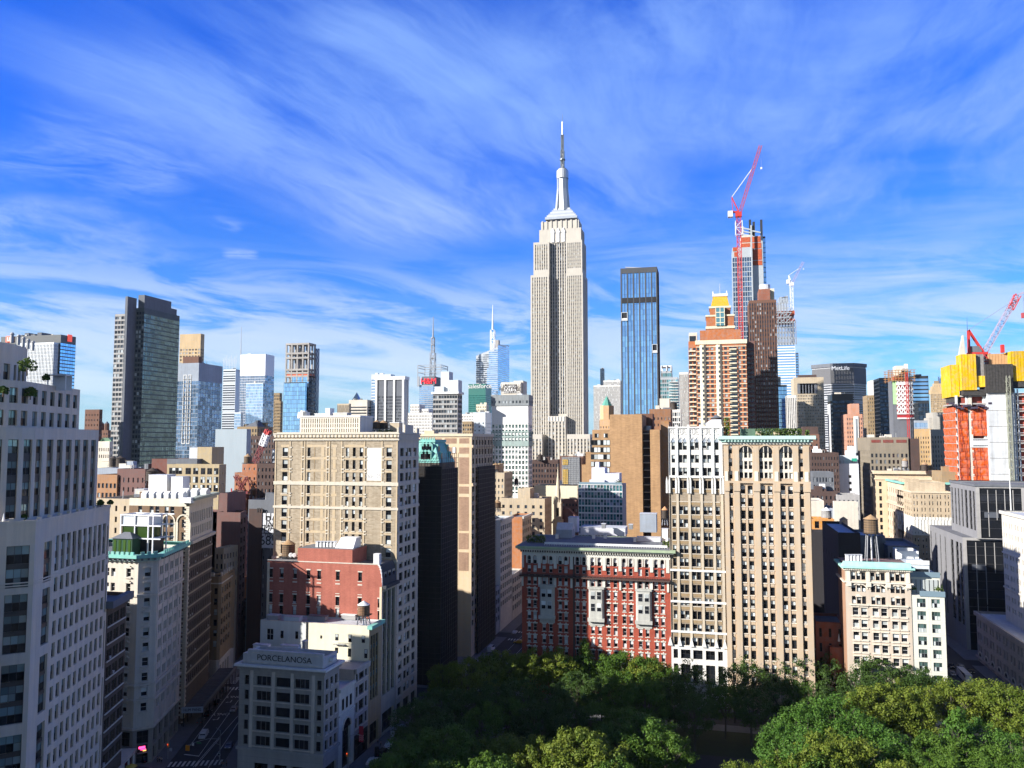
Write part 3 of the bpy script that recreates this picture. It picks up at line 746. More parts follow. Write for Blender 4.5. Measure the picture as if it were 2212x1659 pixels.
# centre
Y=1440.0
B=T('green_tower','teal green glass tower with white lettering near its roof',5,Y,240,352,683,P_GREEN,xs=390,S=curtain(12,'green',4,wf=.8,hf=.55,top=20,lo=60))
B.text('salesforce',(xpx(5,314,698,Y),Y-.3,zpx(5,314,699,Y)),11.5,M_WHITE,ext=.4)
# crystalline tower with slanted top
Y=1560.0
x0,xm,x1=xpx(5,290,480,Y),xpx(5,432,420,Y),xpx(5,475,420,Y)
B=Bld('crystal_tower','pale faceted glass tower with slanted roof and a white spire','tower',(x0,Y),solo=0)
zl,zr=zpx(5,290,500,Y),zpx(5,432,440,Y);ze=zpx(5,475,422,Y)
g=B.mb('wall');nfl=34;yb1=PX(*K(5,475,430),xm+6).y
def lerp(a,b,t):return a+(b-a)*t
gl=B.mb('glass_skin')
NC=12
for k in range(NC):
 a=lerp(x0,xm,k/NC);b=lerp(x0,xm,(k+1)/NC);zt=lerp(zl,zr,(k+.5)/NC);z=60.0
 g.quad((a,Y,0),(b,Y,0),(b,Y,zt),(a,Y,zt),P_MUL)
 while z<zt-5:
  gl.quad((a,Y-.15,z),(b,Y-.15,z),(b,Y-.15,z+(3.0 if k>2+z/60 else 1.8)),(a,Y-.15,z+(3.0 if k>2+z/60 else 1.8)),GBP if k>2+z/60 else G_FAR);z+=4.2
for k in range(6):
 a=lerp(Y,Y+70,k/6);b=lerp(Y,Y+70,(k+1)/6);zt=lerp(ze,ze+6,k/6);xo=6*k/6;z=60.0
 g.quad((xm+xo,a,0),(xm+xo+1,b,0),(xm+xo+1,b,zt),(xm+xo,a,zt),P_MUL)
 while z<zt-5:
  gl.quad((xm+xo+.2,a,z),(xm+xo+1.2,b,z),(xm+xo+1.2,b,z+3),(xm+xo+.2,a,z+3),GB);z+=4.2
B.mb('roof').quad((x0,Y,zl),(xm,Y,zr),(xm+6,Y+70,ze),(x0,Y+70,zl),M_ROOFL)
g=B.mb('spire');xs_=xpx(5,398,440,Y+30);lattice(g,(xs_,Y+30,zl),(xs_,Y+30,zpx(5,399,330,Y+30)),8,M_WSTEEL,10,.8)
g.cyl(xs_,Y+30,zpx(5,399,330,Y+30),zpx(5,399,166,Y+30),2.2,.5,M_WSTEEL,6)
B=T('tower_core','unfinished concrete core with yellow panels poking above the slanted glass tower',5,1660,401,436,396,P_CONC,S=dict(n=3,fh=5,wf=.7,hf=.6,st=('plain',M_FRB,P_YEL,P_YEL),lo=330,top=3),cat='core')
T('office_block','beige stone top of a block between green tower and white grid tower',5,1000,290,356,817,C['cream_render'],S=punch(6,3.8,.5,.5,lo=50))
T('office_block','pale blue-white block with dark flank in front of green tower',5,850,270,350,868,C['pale_render'],xs=390,S=punch(3,4,.3,.4,lo=40,top=10))
T('apartment_block','brown brick block with balconies below the green tower',5,640,200,262,928,C['olive_brick'],xs=275,S=punch(4,3.4,.6,.5,lo=30))
T('apartment_block','white low block left of the pale blue-white block',5,980,196,272,880,C['white_stone'],S=punch(7,3.6,.4,.5,lo=40))
B=T('sign_block','beige concrete block top carrying a white rental sign',5,640,452,582,672,C['pale_stone'],xs=597,cat='building')
X0,X1,Y0,Y1,Z=B.dim;g=B.mb('sign_board')
P_DSIGN=plain('dark_sign',(0.06,0.045,0.04),.6);P_WSIGN=plain('white_sign',(0.75,0.75,0.73),.6)
zz=lambda y:zpx(5,510,y,640)
xa,xb=xpx(5,474,720,640),xpx(5,552,720,640)
g.box(xa,xb,639.5,639.95,zz(698),zz(685),P_DSIGN);g.box(xa,xb,639.5,639.95,zz(728),zz(698.2),P_WSIGN);g.box(xa,xb,639.5,639.95,zz(742),zz(728.2),P_DSIGN)
B.text('NOW',((xa+xb)/2,639.4,zz(705.5)),4.6,P_DSIGN);B.text('RENTING',((xa+xb)/2,639.4,zz(719)),4.6,P_DSIGN)
B.text('123 Tower 31',((xa+xb)/2,639.4,zz(691)),3.0,P_WSIGN);B.text('Tower31.com',((xa+xb)/2,639.4,zz(735)),3.0,P_WSIGN)
T('','',5,645,535,597,662,C['pale_stone'],B=B,part='rear_block',d=14)
Y=540.0
B=T('grid_tower','white grid tower with green glass and a dark upper band',5,Y,392,630,768,M_WHITE,xs=656,S=dict(n=11,fh=3.55,wf=.66,hf=.66,r=.3,st=WS['softg'],lo=20,top=18.5),solo=90,side=dict(pitch=4.2,fh=3.55,wf=.6,hf=.6,r=.3,st=WS['far'],lo=20,top=18.5))
X0,X1,Y0,Y1,Z=B.dim
zt=zpx(5,510,755,Y)
B.vol(X0-.5,X1+.5,Y0-.5,Y1+.3,zpx(5,510,826,Y),zt,stone('band_grey',(.24,.26,.27)),S=dict(n=11,fh=3.6,wf=.5,hf=.5,st=WS['far'],top=3),E=dict(n=8,fh=3.6,wf=.5,hf=.5,st=WS['far'],top=3),part='dark_band')
B.vol(X0-.3,X1+.3,Y0-.3,Y1+.3,zpx(5,510,1090,Y),zpx(5,510,992,Y),stone('band_grey_green',(.30,.38,.36)),S=dict(n=11,fh=3.55,wf=.75,hf=.7,st=WS['softg'],top=.2),E=dict(n=8,fh=3.55,wf=.75,hf=.7,st=WS['softg'],top=.2),part='glass_band')
T('striped_block','pale striped stone office slab behind the tower with green pyramid',5,1300,1056,1232,692,C['white_stone'],S=strips(26,4,.5,.7,lo=60),d=30)
B=T('striped_block','stepped pale crown above the striped stone slab',5,1330,1120,1232,660,C['white_stone'],S=strips(16,4,.5,.7,lo=100),d=30)
T('thin_tower','very thin dark blue tower far behind the striped slab',5,2600,1100,1125,583,P_DMUL,S=curtain(6,'cdark',6,lo=100))
# tan tower with green pyramid
Y=640.0
x0,x1=xpx(5,1096,850,Y),xpx(5,1182,850,Y);w=x1-x0;zs=zpx(5,1140,824,Y);c_=w*.29
B=Bld('pyramid_tower','tan octagonal tower with a green copper pyramid roof','tower',(x0,Y),solo=0)
pts=[(x0+c_,Y),(x1-c_,Y),(x1,Y+c_),(x1,Y+w-c_),(x1-c_,Y+w),(x0+c_,Y+w),(x0,Y+w-c_),(x0,Y+c_)]
sg=dict(n=2,fh=4.2,wf=.35,hf=.5,st=WS['far'],lo=70,top=12)
B.prism(pts,0,zs,stone('tan_tower_brick',(.55,.35,.20)),{0:sg,1:sg,7:sg})
xm,ym=(x0+x1)/2,Y+w/2
B.mb('pyramid_roof').prism([(x0+1+(p[0]-x0)*(1-2/w),Y+1+(p[1]-Y)*(1-2/w))for p in pts],zs-.5,zpx(5,1140,760,ym),stone('green_copper',(.10,.30,.24)),pts2=[(xm+(p[0]-xm)*.02,ym+(p[1]-ym)*.02)for p in pts])
T('','',5,Y-8,1096,1165,915,stone('tan_tower_brick',(0,0,0)),S=punch(4,4,.3,.4,lo=60,top=4),B=B,part='lower_wall',d=8)
# blue pier tower
Y=620.0
PIER=stone('dark_pier',(0.075,0.08,0.09),var=.1)
a=K(0,1340,578);X0=PY(*a,Y).x;X1=PY(*K(0,1419,578),Y).x;Z=PY(*K(0,1380,578),Y).z;zb=10
B=Bld('pier_tower','tall blue glass tower with dark vertical piers and two square notches','tower',(X0,Y),solo=0)
W_=X1-X0;Y1=Y+24
pw=[0.0,.17,.335,.50,.665,.83,1.0]
nb=6;pier=.95
zdk0,zdk1=zpx(5,1350,152,Y),zpx(5,1350,118,Y)
cols=[(W_*pw[i]+pier,W_*pw[i+1]-(0 if i<5 else pier))for i in range(6)]
rows=floors(Z-4,zb,4.1,.985)
cols2=[]
for(u0,u1)in cols:m_=(u0+u1)/2;cols2+=[(u0,m_-.06),(m_+.06,u1)]
def inrow(z0,z1):return lambda r_:r_[0]>=z0 and r_[1]<=z1
nz0,nz1=zpx(5,1255,272,Y),zpx(5,1255,216,Y);mz0,mz1=zpx(5,1440,482,Y),zpx(5,1440,424,Y)
B.facade((X0,Y),(1,0),W_,0,Z,PIER,cols=cols2,rows=rows,r=.7,st=WS['blue'],vert=True,sp=plain('blue_slab_edge',(.10,.20,.38),.4,.3))
B.facade((X1,Y),(0,1),24,0,Z,PIER,cols=even(24,5,.85),rows=rows,r=.5,st=WS['cdark'])
B.facade((X1,Y1),(-1,0),W_,0,Z,PIER);B.facade((X0,Y1),(0,-1),24,0,Z,PIER)
B.mb('roof').quad((X0,Y,Z-3),(X1,Y,Z-3),(X1,Y1,Z-3),(X0,Y1,Z-3),M_ROOF)
g=B.mb('loggia')
for i,(u0,u1)in enumerate(cols):g.box(X0+u0,X0+u1,Y-.15,Y+.02,zdk0,zdk1,M_BLACK)  # flush black panels stand in for the shade of an open storey
g=B.mb('notch')
for(u,za,zb2)in((0,nz0,nz1),(5,mz0,mz1)):
 a,b=cols[u];a+=X0-.6;b+=X0+.6
 for q in((a,b,za,za+.5),(a,b,zb2-.5,zb2),(a,a+.5,za+.5,zb2-.5),(b-.5,b,za+.5,zb2-.5)):g.box(q[0],q[1],Y-.9,Y+.2,q[2],q[3],P_MUL,True)
 g.box(a+.5,b-.5,Y-.12,Y,za+.5,zb2-.5,M_BLACK);g.box(a+.5,b-.5,Y-.7,Y-.12,za+.5,za+2.0,M_WHITE)  # black back panel stands in for the notch's shade
g=B.mb('roof_arm');g.bar((X0+5,Y+8,Z-3),(X0+5,Y+8,Z+2),.5,M_STEEL);g.bar((X0+3,Y+8,Z+2.5),(X0+18,Y+6,Z+.8),.45,M_STEEL)
B=T('aqua_tower','aqua glass apartment tower with open frame top beside the blue pier tower',5,700,1490,1606,640,P_MUL,S=curtain(8,'aqua',3.4,wf=.85,hf=.75,lo=30),d=25)
T('','',5,704,1496,1566,600,P_MUL,S=curtain(5,'aqua',3.4,lo=60),B=B,part='upper_wall',d=16)
X0,X1,Y0,Y1,Z=B.dim;g=B.mb('top_frame');zt=zpx(5,1530,562,704)
for x in(X0,(X0+X1)/2,X1-.8):
 for y in(Y0,Y1-.8):g.box(x,x+.8,y,y+.8,Z-1,zt,M_WSTEEL)
g.box(X0,X1,Y0+.9,Y1-.9,zt-1.2,zt,M_WSTEEL,True)
g=B.mb('balcony')
for k in range(13):z=zpx(5,1585,672+18*k,698);g.box(xpx(5,1550,700,698),xpx(5,1612,700,698),697,699.9,z,z+.5,M_WHITE,True)
T('striped_tower','white and dark vertical striped tower right of the aqua tower',7,800,122,182,607,C['white_stone'],S=strips(8,3.8,.5,.7,sp=C['dark_brick'],lo=30),d=30)
T('office_block','white gridded low block in front of the aqua tower',7,560,66,132,850,C['white_stone'],S=dict(n=5,fh=3.6,wf=.8,hf=.7,st=WS['far'],lo=30),d=20)
T('office_block','blank grey roof block below the aqua tower',5,600,1488,1552,778,C['pale_stone'],d=14)
# right of centre: brick condominium with golden roof
Y=600.0;BR=stone('condo_brick',(0.40,0.155,0.075))
CR=C['cream_render']
B=T('condominium_tower','orange brick condominium with cream floor bands, balconies and a golden hipped roof',7,Y,233,560,400,BR,S=dict(n=11,fh=3.42,wf=.62,hf=.56,st=WS['far'],lo=20,top=4),d=30,solo=100)
X0,X1,Y0,Y1,Z=B.dim
T('','',7,Y+6,183,235,405,BR,S=dict(n=2,fh=3.42,wf=.7,hf=.56,st=WS['far'],lo=20,top=4),d=24,B=B,part='side_wall')
T('','',7,Y+6,560,612,402,C['purple_brick'],S=dict(n=2,fh=3.42,wf=.7,hf=.56,st=WS['fard'],lo=20,top=4),d=24,B=B,part='side_wall')
g=B.mb('floor_band');k=0;z=Z-4
while z>30:
 g.box(X0-.15,X1+.15,Y0-.22,Y0-.02,z+2.85,z+3.35,CR,True);z-=3.42
g=B.mb('bay_window')
for xc in(405,300):
 z=Z-4-3.42
 xa,xb=xpx(7,xc-42,500,Y),xpx(7,xc-2,500,Y)
 g.prism([(xa,Y0),(xa+1.5,Y0-1.5),(xb-1.5,Y0-1.5),(xb,Y0)],20,Z-3,CR)
 while z>24:
  g.box(xa+1.6,xb-1.6,Y0-1.62,Y0-1.5,z+1,z+2.7,G_FAR);z-=3.42
g=B.mb('balcony')
z=Z-7
while z>30:
 for(a,b,q)in((186,232,6),(452,500,0),(566,606,6)):g.box(xpx(7,a,600,Y),xpx(7,b,600,Y),Y0+q-1.6,Y0+q-.02,z,z+.9,CR if a<500 else C['slate_grey'],True)
 z-=3.42
g=B.mb('dark_bay');g.box(xpx(7,455,500,Y),xpx(7,500,500,Y),Y0-.12,Y0-.03,20,Z-5,GBD)
B.belt(B.rect(X0,X1,Y0,Y1),Z-2.5,Z+.5,.6,CR,'cornice')
T('','',7,Y+2,258,525,330,BR,S=dict(n=5,fh=12,wf=.4,hf=.75,r=1.5,st=WS['fard'],lo=Z,top=5),d=24,zb=Z-1,B=B,part='arcade')
xa,xb=xpx(7,300,300,Y+4),xpx(7,482,300,Y+4);z1=zpx(7,390,236,Y+4);z0=zpx(7,390,312,Y+4)
B.vol(xa,xb,Y+4,Y+24,Z,z1,BR,part='upper_wall')
B.belt(B.rect(xa,xb,Y+4,Y+24),z0-1,z0+.8,.5,CR,'cornice');B.belt(B.rect(xa,xb,Y+4,Y+24),z1-.6,z1+.6,.5,CR,'cornice')
xc,xd=xpx(7,322,200,Y+6),xpx(7,458,200,Y+6);z2=zpx(7,390,180,Y+6)
B.vol(xc,xd,Y+6,Y+22,z1-.5,z2,BR,part='upper_wall');B.belt(B.rect(xc,xd,Y+6,Y+22),z2-.8,z2+.6,.5,CR,'cornice')
g=B.mb('glass_bay');g.box(xpx(7,362,200,Y+3),xpx(7,418,200,Y+3),Y+2.6,Y+7,z0+1,z2-.5,GA)
for f in(.0,.5,1.0):x=lerp(xpx(7,362,200,Y+3),xpx(7,418,200,Y+3),f);g.box(x-.25,x+.25,Y+2.4,Y+2.6,z0+1,z2,CR)
for f in(.2,.45,.7,.95):z=lerp(z0,z2,f);g.box(xpx(7,360,200,Y+3),xpx(7,420,200,Y+3),Y+2.3,Y+2.6,z-.3,z+.3,CR)
GOLD=stone('golden_tiles',(0.58,0.34,0.03),var=.2,mott=1.5,course=.8)
xe,xf=xpx(7,328,170,Y+6),xpx(7,452,170,Y+6);xg,xh=xpx(7,345,110,Y+9),xpx(7,436,110,Y+9);z3=zpx(7,390,108,Y+8)
B.mb('hipped_roof').prism([(xe,Y+6),(xf,Y+6),(xf,Y+22),(xe,Y+22)],z2-.2,z3,GOLD,pts2=[(xg,Y+10),(xh,Y+10),(xh,Y+18),(xg,Y+18)])
g=B.mb('roof_crown');g.box(xg-.5,xh+.5,Y+9.5,Y+18.5,z3+.02,z3+2,M_WHITE,True)
for x in(xg-.5,xh-.6):g.cyl(x+.5,Y+10,z3+2,z3+4,.6,.3,M_WHITE,6)
g.cyl((xg+xh)/2,Y+14,z3+2,zpx(7,385,28,Y+14),.25,.12,M_STEEL,5)
g=B.mb('roof_pavilion');g.box(xpx(7,186,380,Y+8),xpx(7,240,380,Y+8),Y+8,Y+22,Z-1,zpx(7,210,348,Y+8),C['pale_stone'])
g.box(xpx(7,190,380,Y+8),xpx(7,232,380,Y+8),Y+7.9,Y+8.0,zpx(7,210,405,Y+8),zpx(7,210,370,Y+8),G_FAR)
# brown pier tower
B=T('brown_tower','brown brick tower with continuous dark window strips beside the golden roofed condominium',7,660,578,757,135,C['brown_brick'],xs=None,S=strips(11,3.5,.55,.55,sp=C['dark_brick'],lo=25,st=WS['far']),d=30)
T('','',7,668,642,716,62,stone('red_brown_brick',(.26,.11,.075)),d=18,zb=B.dim[4]-1,B=B,part='penthouse');X0,X1,Y0,Y1,Z=B.dim
T('','',7,672,716,744,60,C['cream_render'],d=10,zb=Z-20,B=B,part='flue_tower')
g=B.mb('roof_tank');g.cyl(xpx(7,682,50,680),680,Z-1,zpx(7,682,38,680),4.4,4.4,M_WSTEEL,12)
# glass tower under construction with tall crane
Y=760.0
P_FRAME=plain('pale_steel_frame',(0.45,0.49,0.52),.45,.2)
def C12(x):return x
B=T('unfinished_tower','blue glass tower topped by raw orange floors beside the tall red crane',12,Y,172,330,880,P_FRAME,xs=None,S=curtain(8,'mirror',4.6,wf=.82,hf=.86,r=.3,lo=30,top=9),d=30)
T('','',12,Y+3,330,420,785,P_FRAME,S=curtain(4,'mirror',4.6,wf=.82,hf=.86,r=.3,lo=30,top=58),d=26,B=B,part='upper_wall')
X0,X1,Y0,Y1,Z=B.dim
T('','',12,Y+8,415,443,790,P_DMUL,S=curtain(3,'blue',4.6,lo=30),d=26,B=B,part='flank_wall')
P_RUST=plain('orange_formwork',(0.42,0.085,0.03),.8,var=.45)
g=B.mb('raw_floor')
for(xa,xb,ya,yb,yo)in((336,408,786,832,2.7),(336,412,838,884,2.7),(336,415,890,978,2.7),(338,416,984,1022,2.7),(178,212,880,912,-.4),(188,216,920,956,-.4),(245,322,790,832,4),(245,320,840,880,4)):
 g.box(xpx(12,xa,900,Y),xpx(12,xb,900,Y),Y+yo,Y+yo+.25,zpx(12,xa,yb,Y),zpx(12,xa,ya,Y),P_RUST)
zz=zpx(12,300,785,Y+6);B.vol(xpx(12,240,800,Y+6),xpx(12,330,800,Y+6),Y+4.3,Y+26,B.dim[4]-60,zz,C['pale_stone'],part='core')
g=B.mb('open_frame')
for(xa,ya)in((310,655),(340,672),(402,655),(250,712),(330,705)):
 x=xpx(12,xa,800,Y+10);g.box(x,x+2.2,Y+9,Y+11,zz-30,zpx(12,xa,ya,Y+10),P_DMUL if xa>300 else P_FRAME)
for(ya,xa,xb)in((722,250,330),(748,250,335),(772,245,340),(785,240,410),(745,335,405)):g.bar((xpx(12,xa,ya,Y+9),Y+9,zpx(12,xa,ya,Y+9)),(xpx(12,xb,ya,Y+9),Y+9,zpx(12,xb,ya+14,Y+9)),.9,P_FRAME)
g.bar((xpx(12,326,790,Y-.5),Y-.5,40),(xpx(12,326,700,Y-.5),Y-.5,zpx(12,326,700,Y)),.9,P_FRAME)
def crane(label,n,Y,base,hinge,tip,apex,cw,w,mast_mat,jib_mat,z0=None,group=None):
 """a luffing tower crane: mast, slewing deck, jib, A-frame, counterweight, pendant lines, hook"""
 hx=PY(*K(n,*hinge),Y);x0=hx.x
 r_=empty('tower_crane',(x0,Y,z0 or 0),0,label,'crane',group)
 L=lambda p,dy=0.0:(PY(*K(n,*p),Y+dy)-Vector((x0,Y,z0 or 0)))
 g=MB();h=L(hinge);lattice(g,(0,0,0),(0,0,h.z-w),w,mast_mat,w*1.3,w*.11);g.build('mast',r_)
 g=MB();g.box(-w*.8,w*.8,-w*.7,w*.7,h.z-w,h.z+w*.2,mast_mat,True);c=L(cw);g.box(min(c.x,0),max(c.x,0),-w*.5,w*.5,h.z+w*.2,h.z+w*.5,mast_mat,True);g.build('slewing_deck',r_)
 g=MB();g.box(c.x-w*.7,c.x+w*.5,-w*.8,w*.8,c.z-w*.7,c.z+w*.8,M_WSTEEL,True);g.build('counterweight',r_)
 g=MB();t_=L(tip);lattice(g,(w*.3,0,h.z),t_,w*.72,jib_mat,w,w*.085);g.build('jib',r_)
 g=MB();a=L(apex)
 for s in(-.4,.4):g.bar((w*.2,w*s,h.z),(a.x,w*s,a.z),w*.13,mast_mat);g.bar((c.x*.7,w*s,h.z),(a.x,w*s,a.z),w*.08,mast_mat)
 g.build('frame',r_)
 g=MB();q=Vector((w*.3,0,h.z)).lerp(t_,.68)
 for s in(-.25,.25):g.bar((a.x,w*s,a.z),(q.x,w*s,q.z+w*.3),w*.055,M_WSTEEL)
 g.build('pendant_line',r_)
 g=MB();g.bar(t_,(t_.x+.2,t_.y,t_.z-(t_.z-h.z)*.34),w*.03,M_STEEL);g.box(t_.x-w*.15,t_.x+w*.25,-w*.15,w*.15,t_.z-(t_.z-h.z)*.36,t_.z-(t_.z-h.z)*.33,M_WSTEEL,True);g.build('hook_line',r_)
 return r_
P_PINK=plain('pink_steel',(0.42,0.075,0.085),.5)
cr=crane('tall red tower crane with pink jib raised over the unfinished glass tower',12,738.0,(232,1620),(224,600),(404,48),(168,470),(160,612),3.5,M_RED,P_PINK)
g=MB();zc=zpx(12,218,780,738);zd=zpx(12,218,668,738);lattice(g,(0,0,zc),(0,0,zd),5.8,M_WSTEEL,5,.4);g.build('climbing_cage',cr)
# tapering tower with steel crown
Y=1420.0
B=T('tapering_tower','tapering glass tower under construction with a bare steel crown',7,Y,755,880,420,M_WHITE,S=dict(n=1,fh=4.6,wf=.97,hf=.55,st=WS['blue'],lo=60,top=1),d=60)
X0,X1,Y0,Y1,Z=B.dim
T('','',7,Y+4,870,905,480,P_MUL,S=dict(n=1,fh=4.6,wf=.95,hf=.6,st=WS['blue'],lo=60),d=50,B=B,part='flank_wall')
zt1,zt2,zt3=zpx(7,800,270,Y),zpx(7,800,150,Y),zpx(7,815,103,Y)
g=B.mb('steel_crown')
xr_=xpx(7,885,300,Y)
for i in range(8):
 x=lerp(X0,xr_,i/7.)
 for y in(Y0,Y0+30,Y0+55):g.bar((x,y,Z-2),(x,y,zt1 if i>4 else zt2),1.0,M_STEEL)
k=0;z=Z
while z<zt2:
 b_=xr_ if z<zt1 else lerp(xr_,X0,.2)
 for y in(Y0,Y0+55):g.bar((X0,y,z),(b_,y,z),1.0 if z<zt1 else.9,P_FRAME)
 for i in range(4):
  if z>=zt1-10:g.bar((lerp(X0,b_,i/4),Y0,z),(lerp(X0,b_,(i+1)/4),Y0,z+8),.7,P_FRAME)
 z+=9 if z<zt1 else 8
for i in range(4):
 x=lerp(xpx(7,785,130,Y),xpx(7,840,130,Y),i/3);g.bar((x,Y0+20,zt2-20),(x,Y0+20,zt3),1,P_FRAME);g.bar((x,Y0+45,zt2-20),(x,Y0+45,zt3),1,P_FRAME)
for k in range(7):z=lerp(zt2,zt3,k/6.);g.bar((xpx(7,785,130,Y),Y0+20,z),(xpx(7,840,130,Y),Y0+20,z+(4 if k<6 else 0)),1,P_FRAME)
B.mb('raw_floor').box(X0+1,xr_-1,Y0+2,Y0+50,zpx(7,800,272,Y),zpx(7,800,258,Y),P_RUST,True)
B.mb('raw_floor').box(X0+1,xr_-1,Y0+3,Y0+50,zpx(7,800,232,Y),zpx(7,800,205,Y),P_RUST,True)
crane('white lattice tower crane with short jib above the steel crowned tower',12,1440.0,(657,1500),(655,1172),(752,998),(632,1108),(632,1162),4.6,M_WSTEEL,plain('lilac_steel',(.35,.33,.45),.5))
T('slim_tower','slim white stone tower with vertical grooves before the tapering tower',7,760,828,888,757,C['white_stone'],S=strips(5,4,.45,.6,sp=C['slate_grey'],lo=40),d=20)
T('glass_tower','blue glass tower squeezed behind the brown pier tower',7,800,770,826,690,P_DMUL,S=curtain(5,'blue',3.8,lo=40),d=25)
T('glass_tower','narrow dark glass top beside the brown pier tower',7,840,762,786,636,P_DMUL,S=curtain(3,'cdark',3.8,lo=40),d=20)
B=T('ornate_tower','tan stone tower with arched crown windows in front of the broad banded slab',7,1100,872,1066,640,C['buff_stone'],S=punch(18,3.8,.5,.55,lo=60,top=22),d=40)
X0,X1,Y0,Y1,Z=B.dim
g=B.mb('crown_arch')
for k in range(6):x=lerp(X0+4,X1-14,k/5);g.box(x,x+6,Y0-.4,Y0+.3,Z-21,Z-8,C['slate_grey']);g.cyl(x+3,Y0,Z-8.1,Z-7.9,3,3,C['slate_grey'],8)
T('','',7,1090,872,945,800,C['buff_stone'],S=punch(7,3.8,.5,.55,lo=50),d=10,B=B,part='shoulder')
T('','',7,1110,905,1020,624,C['dark_brick'],d=20,zb=Z-1,B=B,part='hip')
# broad slab with eight sides
Y=1560.0
xa,xb,xc,xd=xpx(7,992,560,Y+25),xpx(7,1110,556,Y),xpx(7,1262,548,Y),xpx(7,1340,552,Y+25)
Z=zpx(7,1190,550,Y)
B=Bld('banded_slab','broad grey office slab with chamfered ends and white rooftop lettering','tower',(xa,Y),solo=0)
sg=dict(n=1,fh=4.3,wf=.985,hf=.55,st=WS['fard'],lo=60,top=38,r=.8)
pts=[(xa,Y+25),(xb,Y),(xc,Y),(xd,Y+25),(xd-10,Y+60),(xa+10,Y+60)]
B.prism(pts,0,Z,stone('slab_concrete',(.42,.43,.45),var=.08),{0:sg,1:sg,2:sg})
B.belt(pts,Z-6,Z+.6,2.0,C['slate_grey'],'roof_band');B.belt(pts,Z-37,Z-8,.6,plain('louvre',(.10,.10,.105),.6),'louvre_band')
mt=B.text('MetLife',(xpx(7,1175,580,Y),Y-3.2,zpx(7,1175,582,Y)),22,plain('lit_white',(.8,.8,.8),.5,emit=(1,1,1),estr=.35),ext=.4);fitw(mt,30);mt.scale.y=mt.scale.x
T('office_tower','dark bronze office tower in front of the broad banded slab',7,760,1122,1258,748,plain('bronze',(.055,.05,.042),.4,.2),xs=None,S=dict(n=12,fh=3.9,wf=.85,hf=.6,r=.2,st=WS['cdark'],lo=40,top=5),d=30)
T('office_block','narrow white concrete strip at the left of the bronze tower',7,770,1112,1124,812,M_WHITE,d=20)
B=T('brick_tower','pink brick apartment tower with a white central bay',7,640,1215,1320,880,C['pink_brick'],S=punch(7,3.3,.45,.5,lo=30,top=2),d=25)
T('','',7,644,1240,1298,812,C['pink_brick'],S=punch(3,3.3,.4,.5,lo=80,top=8),d=16,B=B,part='upper_wall')
X0=B.dim[0];g=B.mb('white_bay');g.box(xpx(7,1264,950,639),xpx(7,1296,950,639),639.4,639.9,20,zpx(7,1280,895,640),M_WHITE);g.box(xpx(7,1276,950,639),xpx(7,1288,950,639),639.2,639.4,20,zpx(7,1280,910,640),G_FARD)
T('office_tower','dull brown blank-sided tower right of the pink brick tower',7,900,1350,1408,757,C['olive_brick'],S=punch(4,4,.35,.5,lo=40),d=25)
T('office_tower','dark teal strip of a tower edge beside the brown blank tower',7,920,1408,1432,775,P_DMUL,S=curtain(3,'cdark',3.9,lo=40),d=20)
T('white_tower','pale sloped-top tower far behind the dark glass twins',7,1900,1375,1432,660,C['white_stone'],d=40)
T('glass_tower','dark blue glass tower left of the triangle-braced construction tower',7,860,1430,1512,643,P_DMUL,S=curtain(8,'cdark',3.9,wf=.97,hf=.7,lo=40),d=30)
T('glass_tower','dark blue glass tower right of the triangle-braced construction tower',9,880,330,462,788,P_DMUL,S=dict(n=1,fh=3.9,wf=.97,hf=.66,r=.15,st=WS['blue'],lo=40,top=2),d=30)
T('glass_block','lower black glass block in front of the right dark blue tower',9,840,380,470,998,P_DMUL,S=curtain(8,'cdark',3.9,lo=40),d=20)
# triangle braced construction tower
Y=620.0
B=T('braced_tower','slim construction tower with white triangle bracing over red floors and scaffolded top',9,Y,165,332,825,C['slate_grey'],S=curtain(5,'cdark',4,wf=.7,hf=.6,r=.4,lo=20,top=66),d=13)
X0,X1,Y0,Y1,Z=B.dim;zb_=zpx(9,250,1135,Y);P_DRED=plain('red_board',(.35,.03,.035),.7,var=.3)
xm=xpx(9,202,900,Y)
B.mb('green_board').box(xpx(9,172,900,Y),xm,Y-.4,Y-.1,zpx(9,190,1020,Y),Z,plain('green_board',(.38,.62,.30),.7))
B.mb('red_floor').box(xm,X1,Y-.3,Y-.1,zb_,zpx(9,250,862,Y),P_DRED)
g=B.mb('brace');lv=7;hs=(zpx(9,250,862,Y)-zb_)/lv
for k in range(lv):
 z=zb_+hs*k;g.box(xm,X1+.3,Y-1.0,Y-.3,z-.55,z+.55,M_WHITE,True)
 if k<1:continue
 nt=4
 for i in range(nt):
  a=lerp(xm,X1,i/nt);b=lerp(xm,X1,(i+1)/nt);m_=(a+b)/2
  g.bar((a,Y-.7,z),(m_,Y-.7,z+hs),.42,M_WHITE);g.bar((m_,Y-.7,z+hs),(b,Y-.7,z),.42,M_WHITE)
g=B.mb('top_board');g.box(xm,X1+.3,Y-.9,Y-.1,zpx(9,250,862,Y),zpx(9,250,825,Y),M_WHITE)
g=B.mb('scaffold');zt=zpx(9,250,742,Y)
for i in range(9):
 x=lerp(X0-2,X1+1,i/8)
 for y in(Y-1.5,Y+12):g.bar((x,y,Z-1),(x,y,zt),.28,plain('rusty_tube',(.32,.16,.06),.7))
for k in range(5):
 z=lerp(Z,zt,k/4)
 for y in(Y-1.5,Y+12):g.bar((X0-3,y,z),(X1+2,y,z),.3,MATS['rusty_tube'])
 if k<4:g.box(X0+2+3*k,X1-6,Y,Y+11,z,z+3.2,P_CONC if k%2 else P_RUST,True)
g=B.mb('hoist');lattice(g,(xpx(9,290,900,Y-3),Y-3,0),(xpx(9,290,900,Y-3),Y-3,zpx(9,288,760,Y)),1.3,M_RED,2.2,.12)
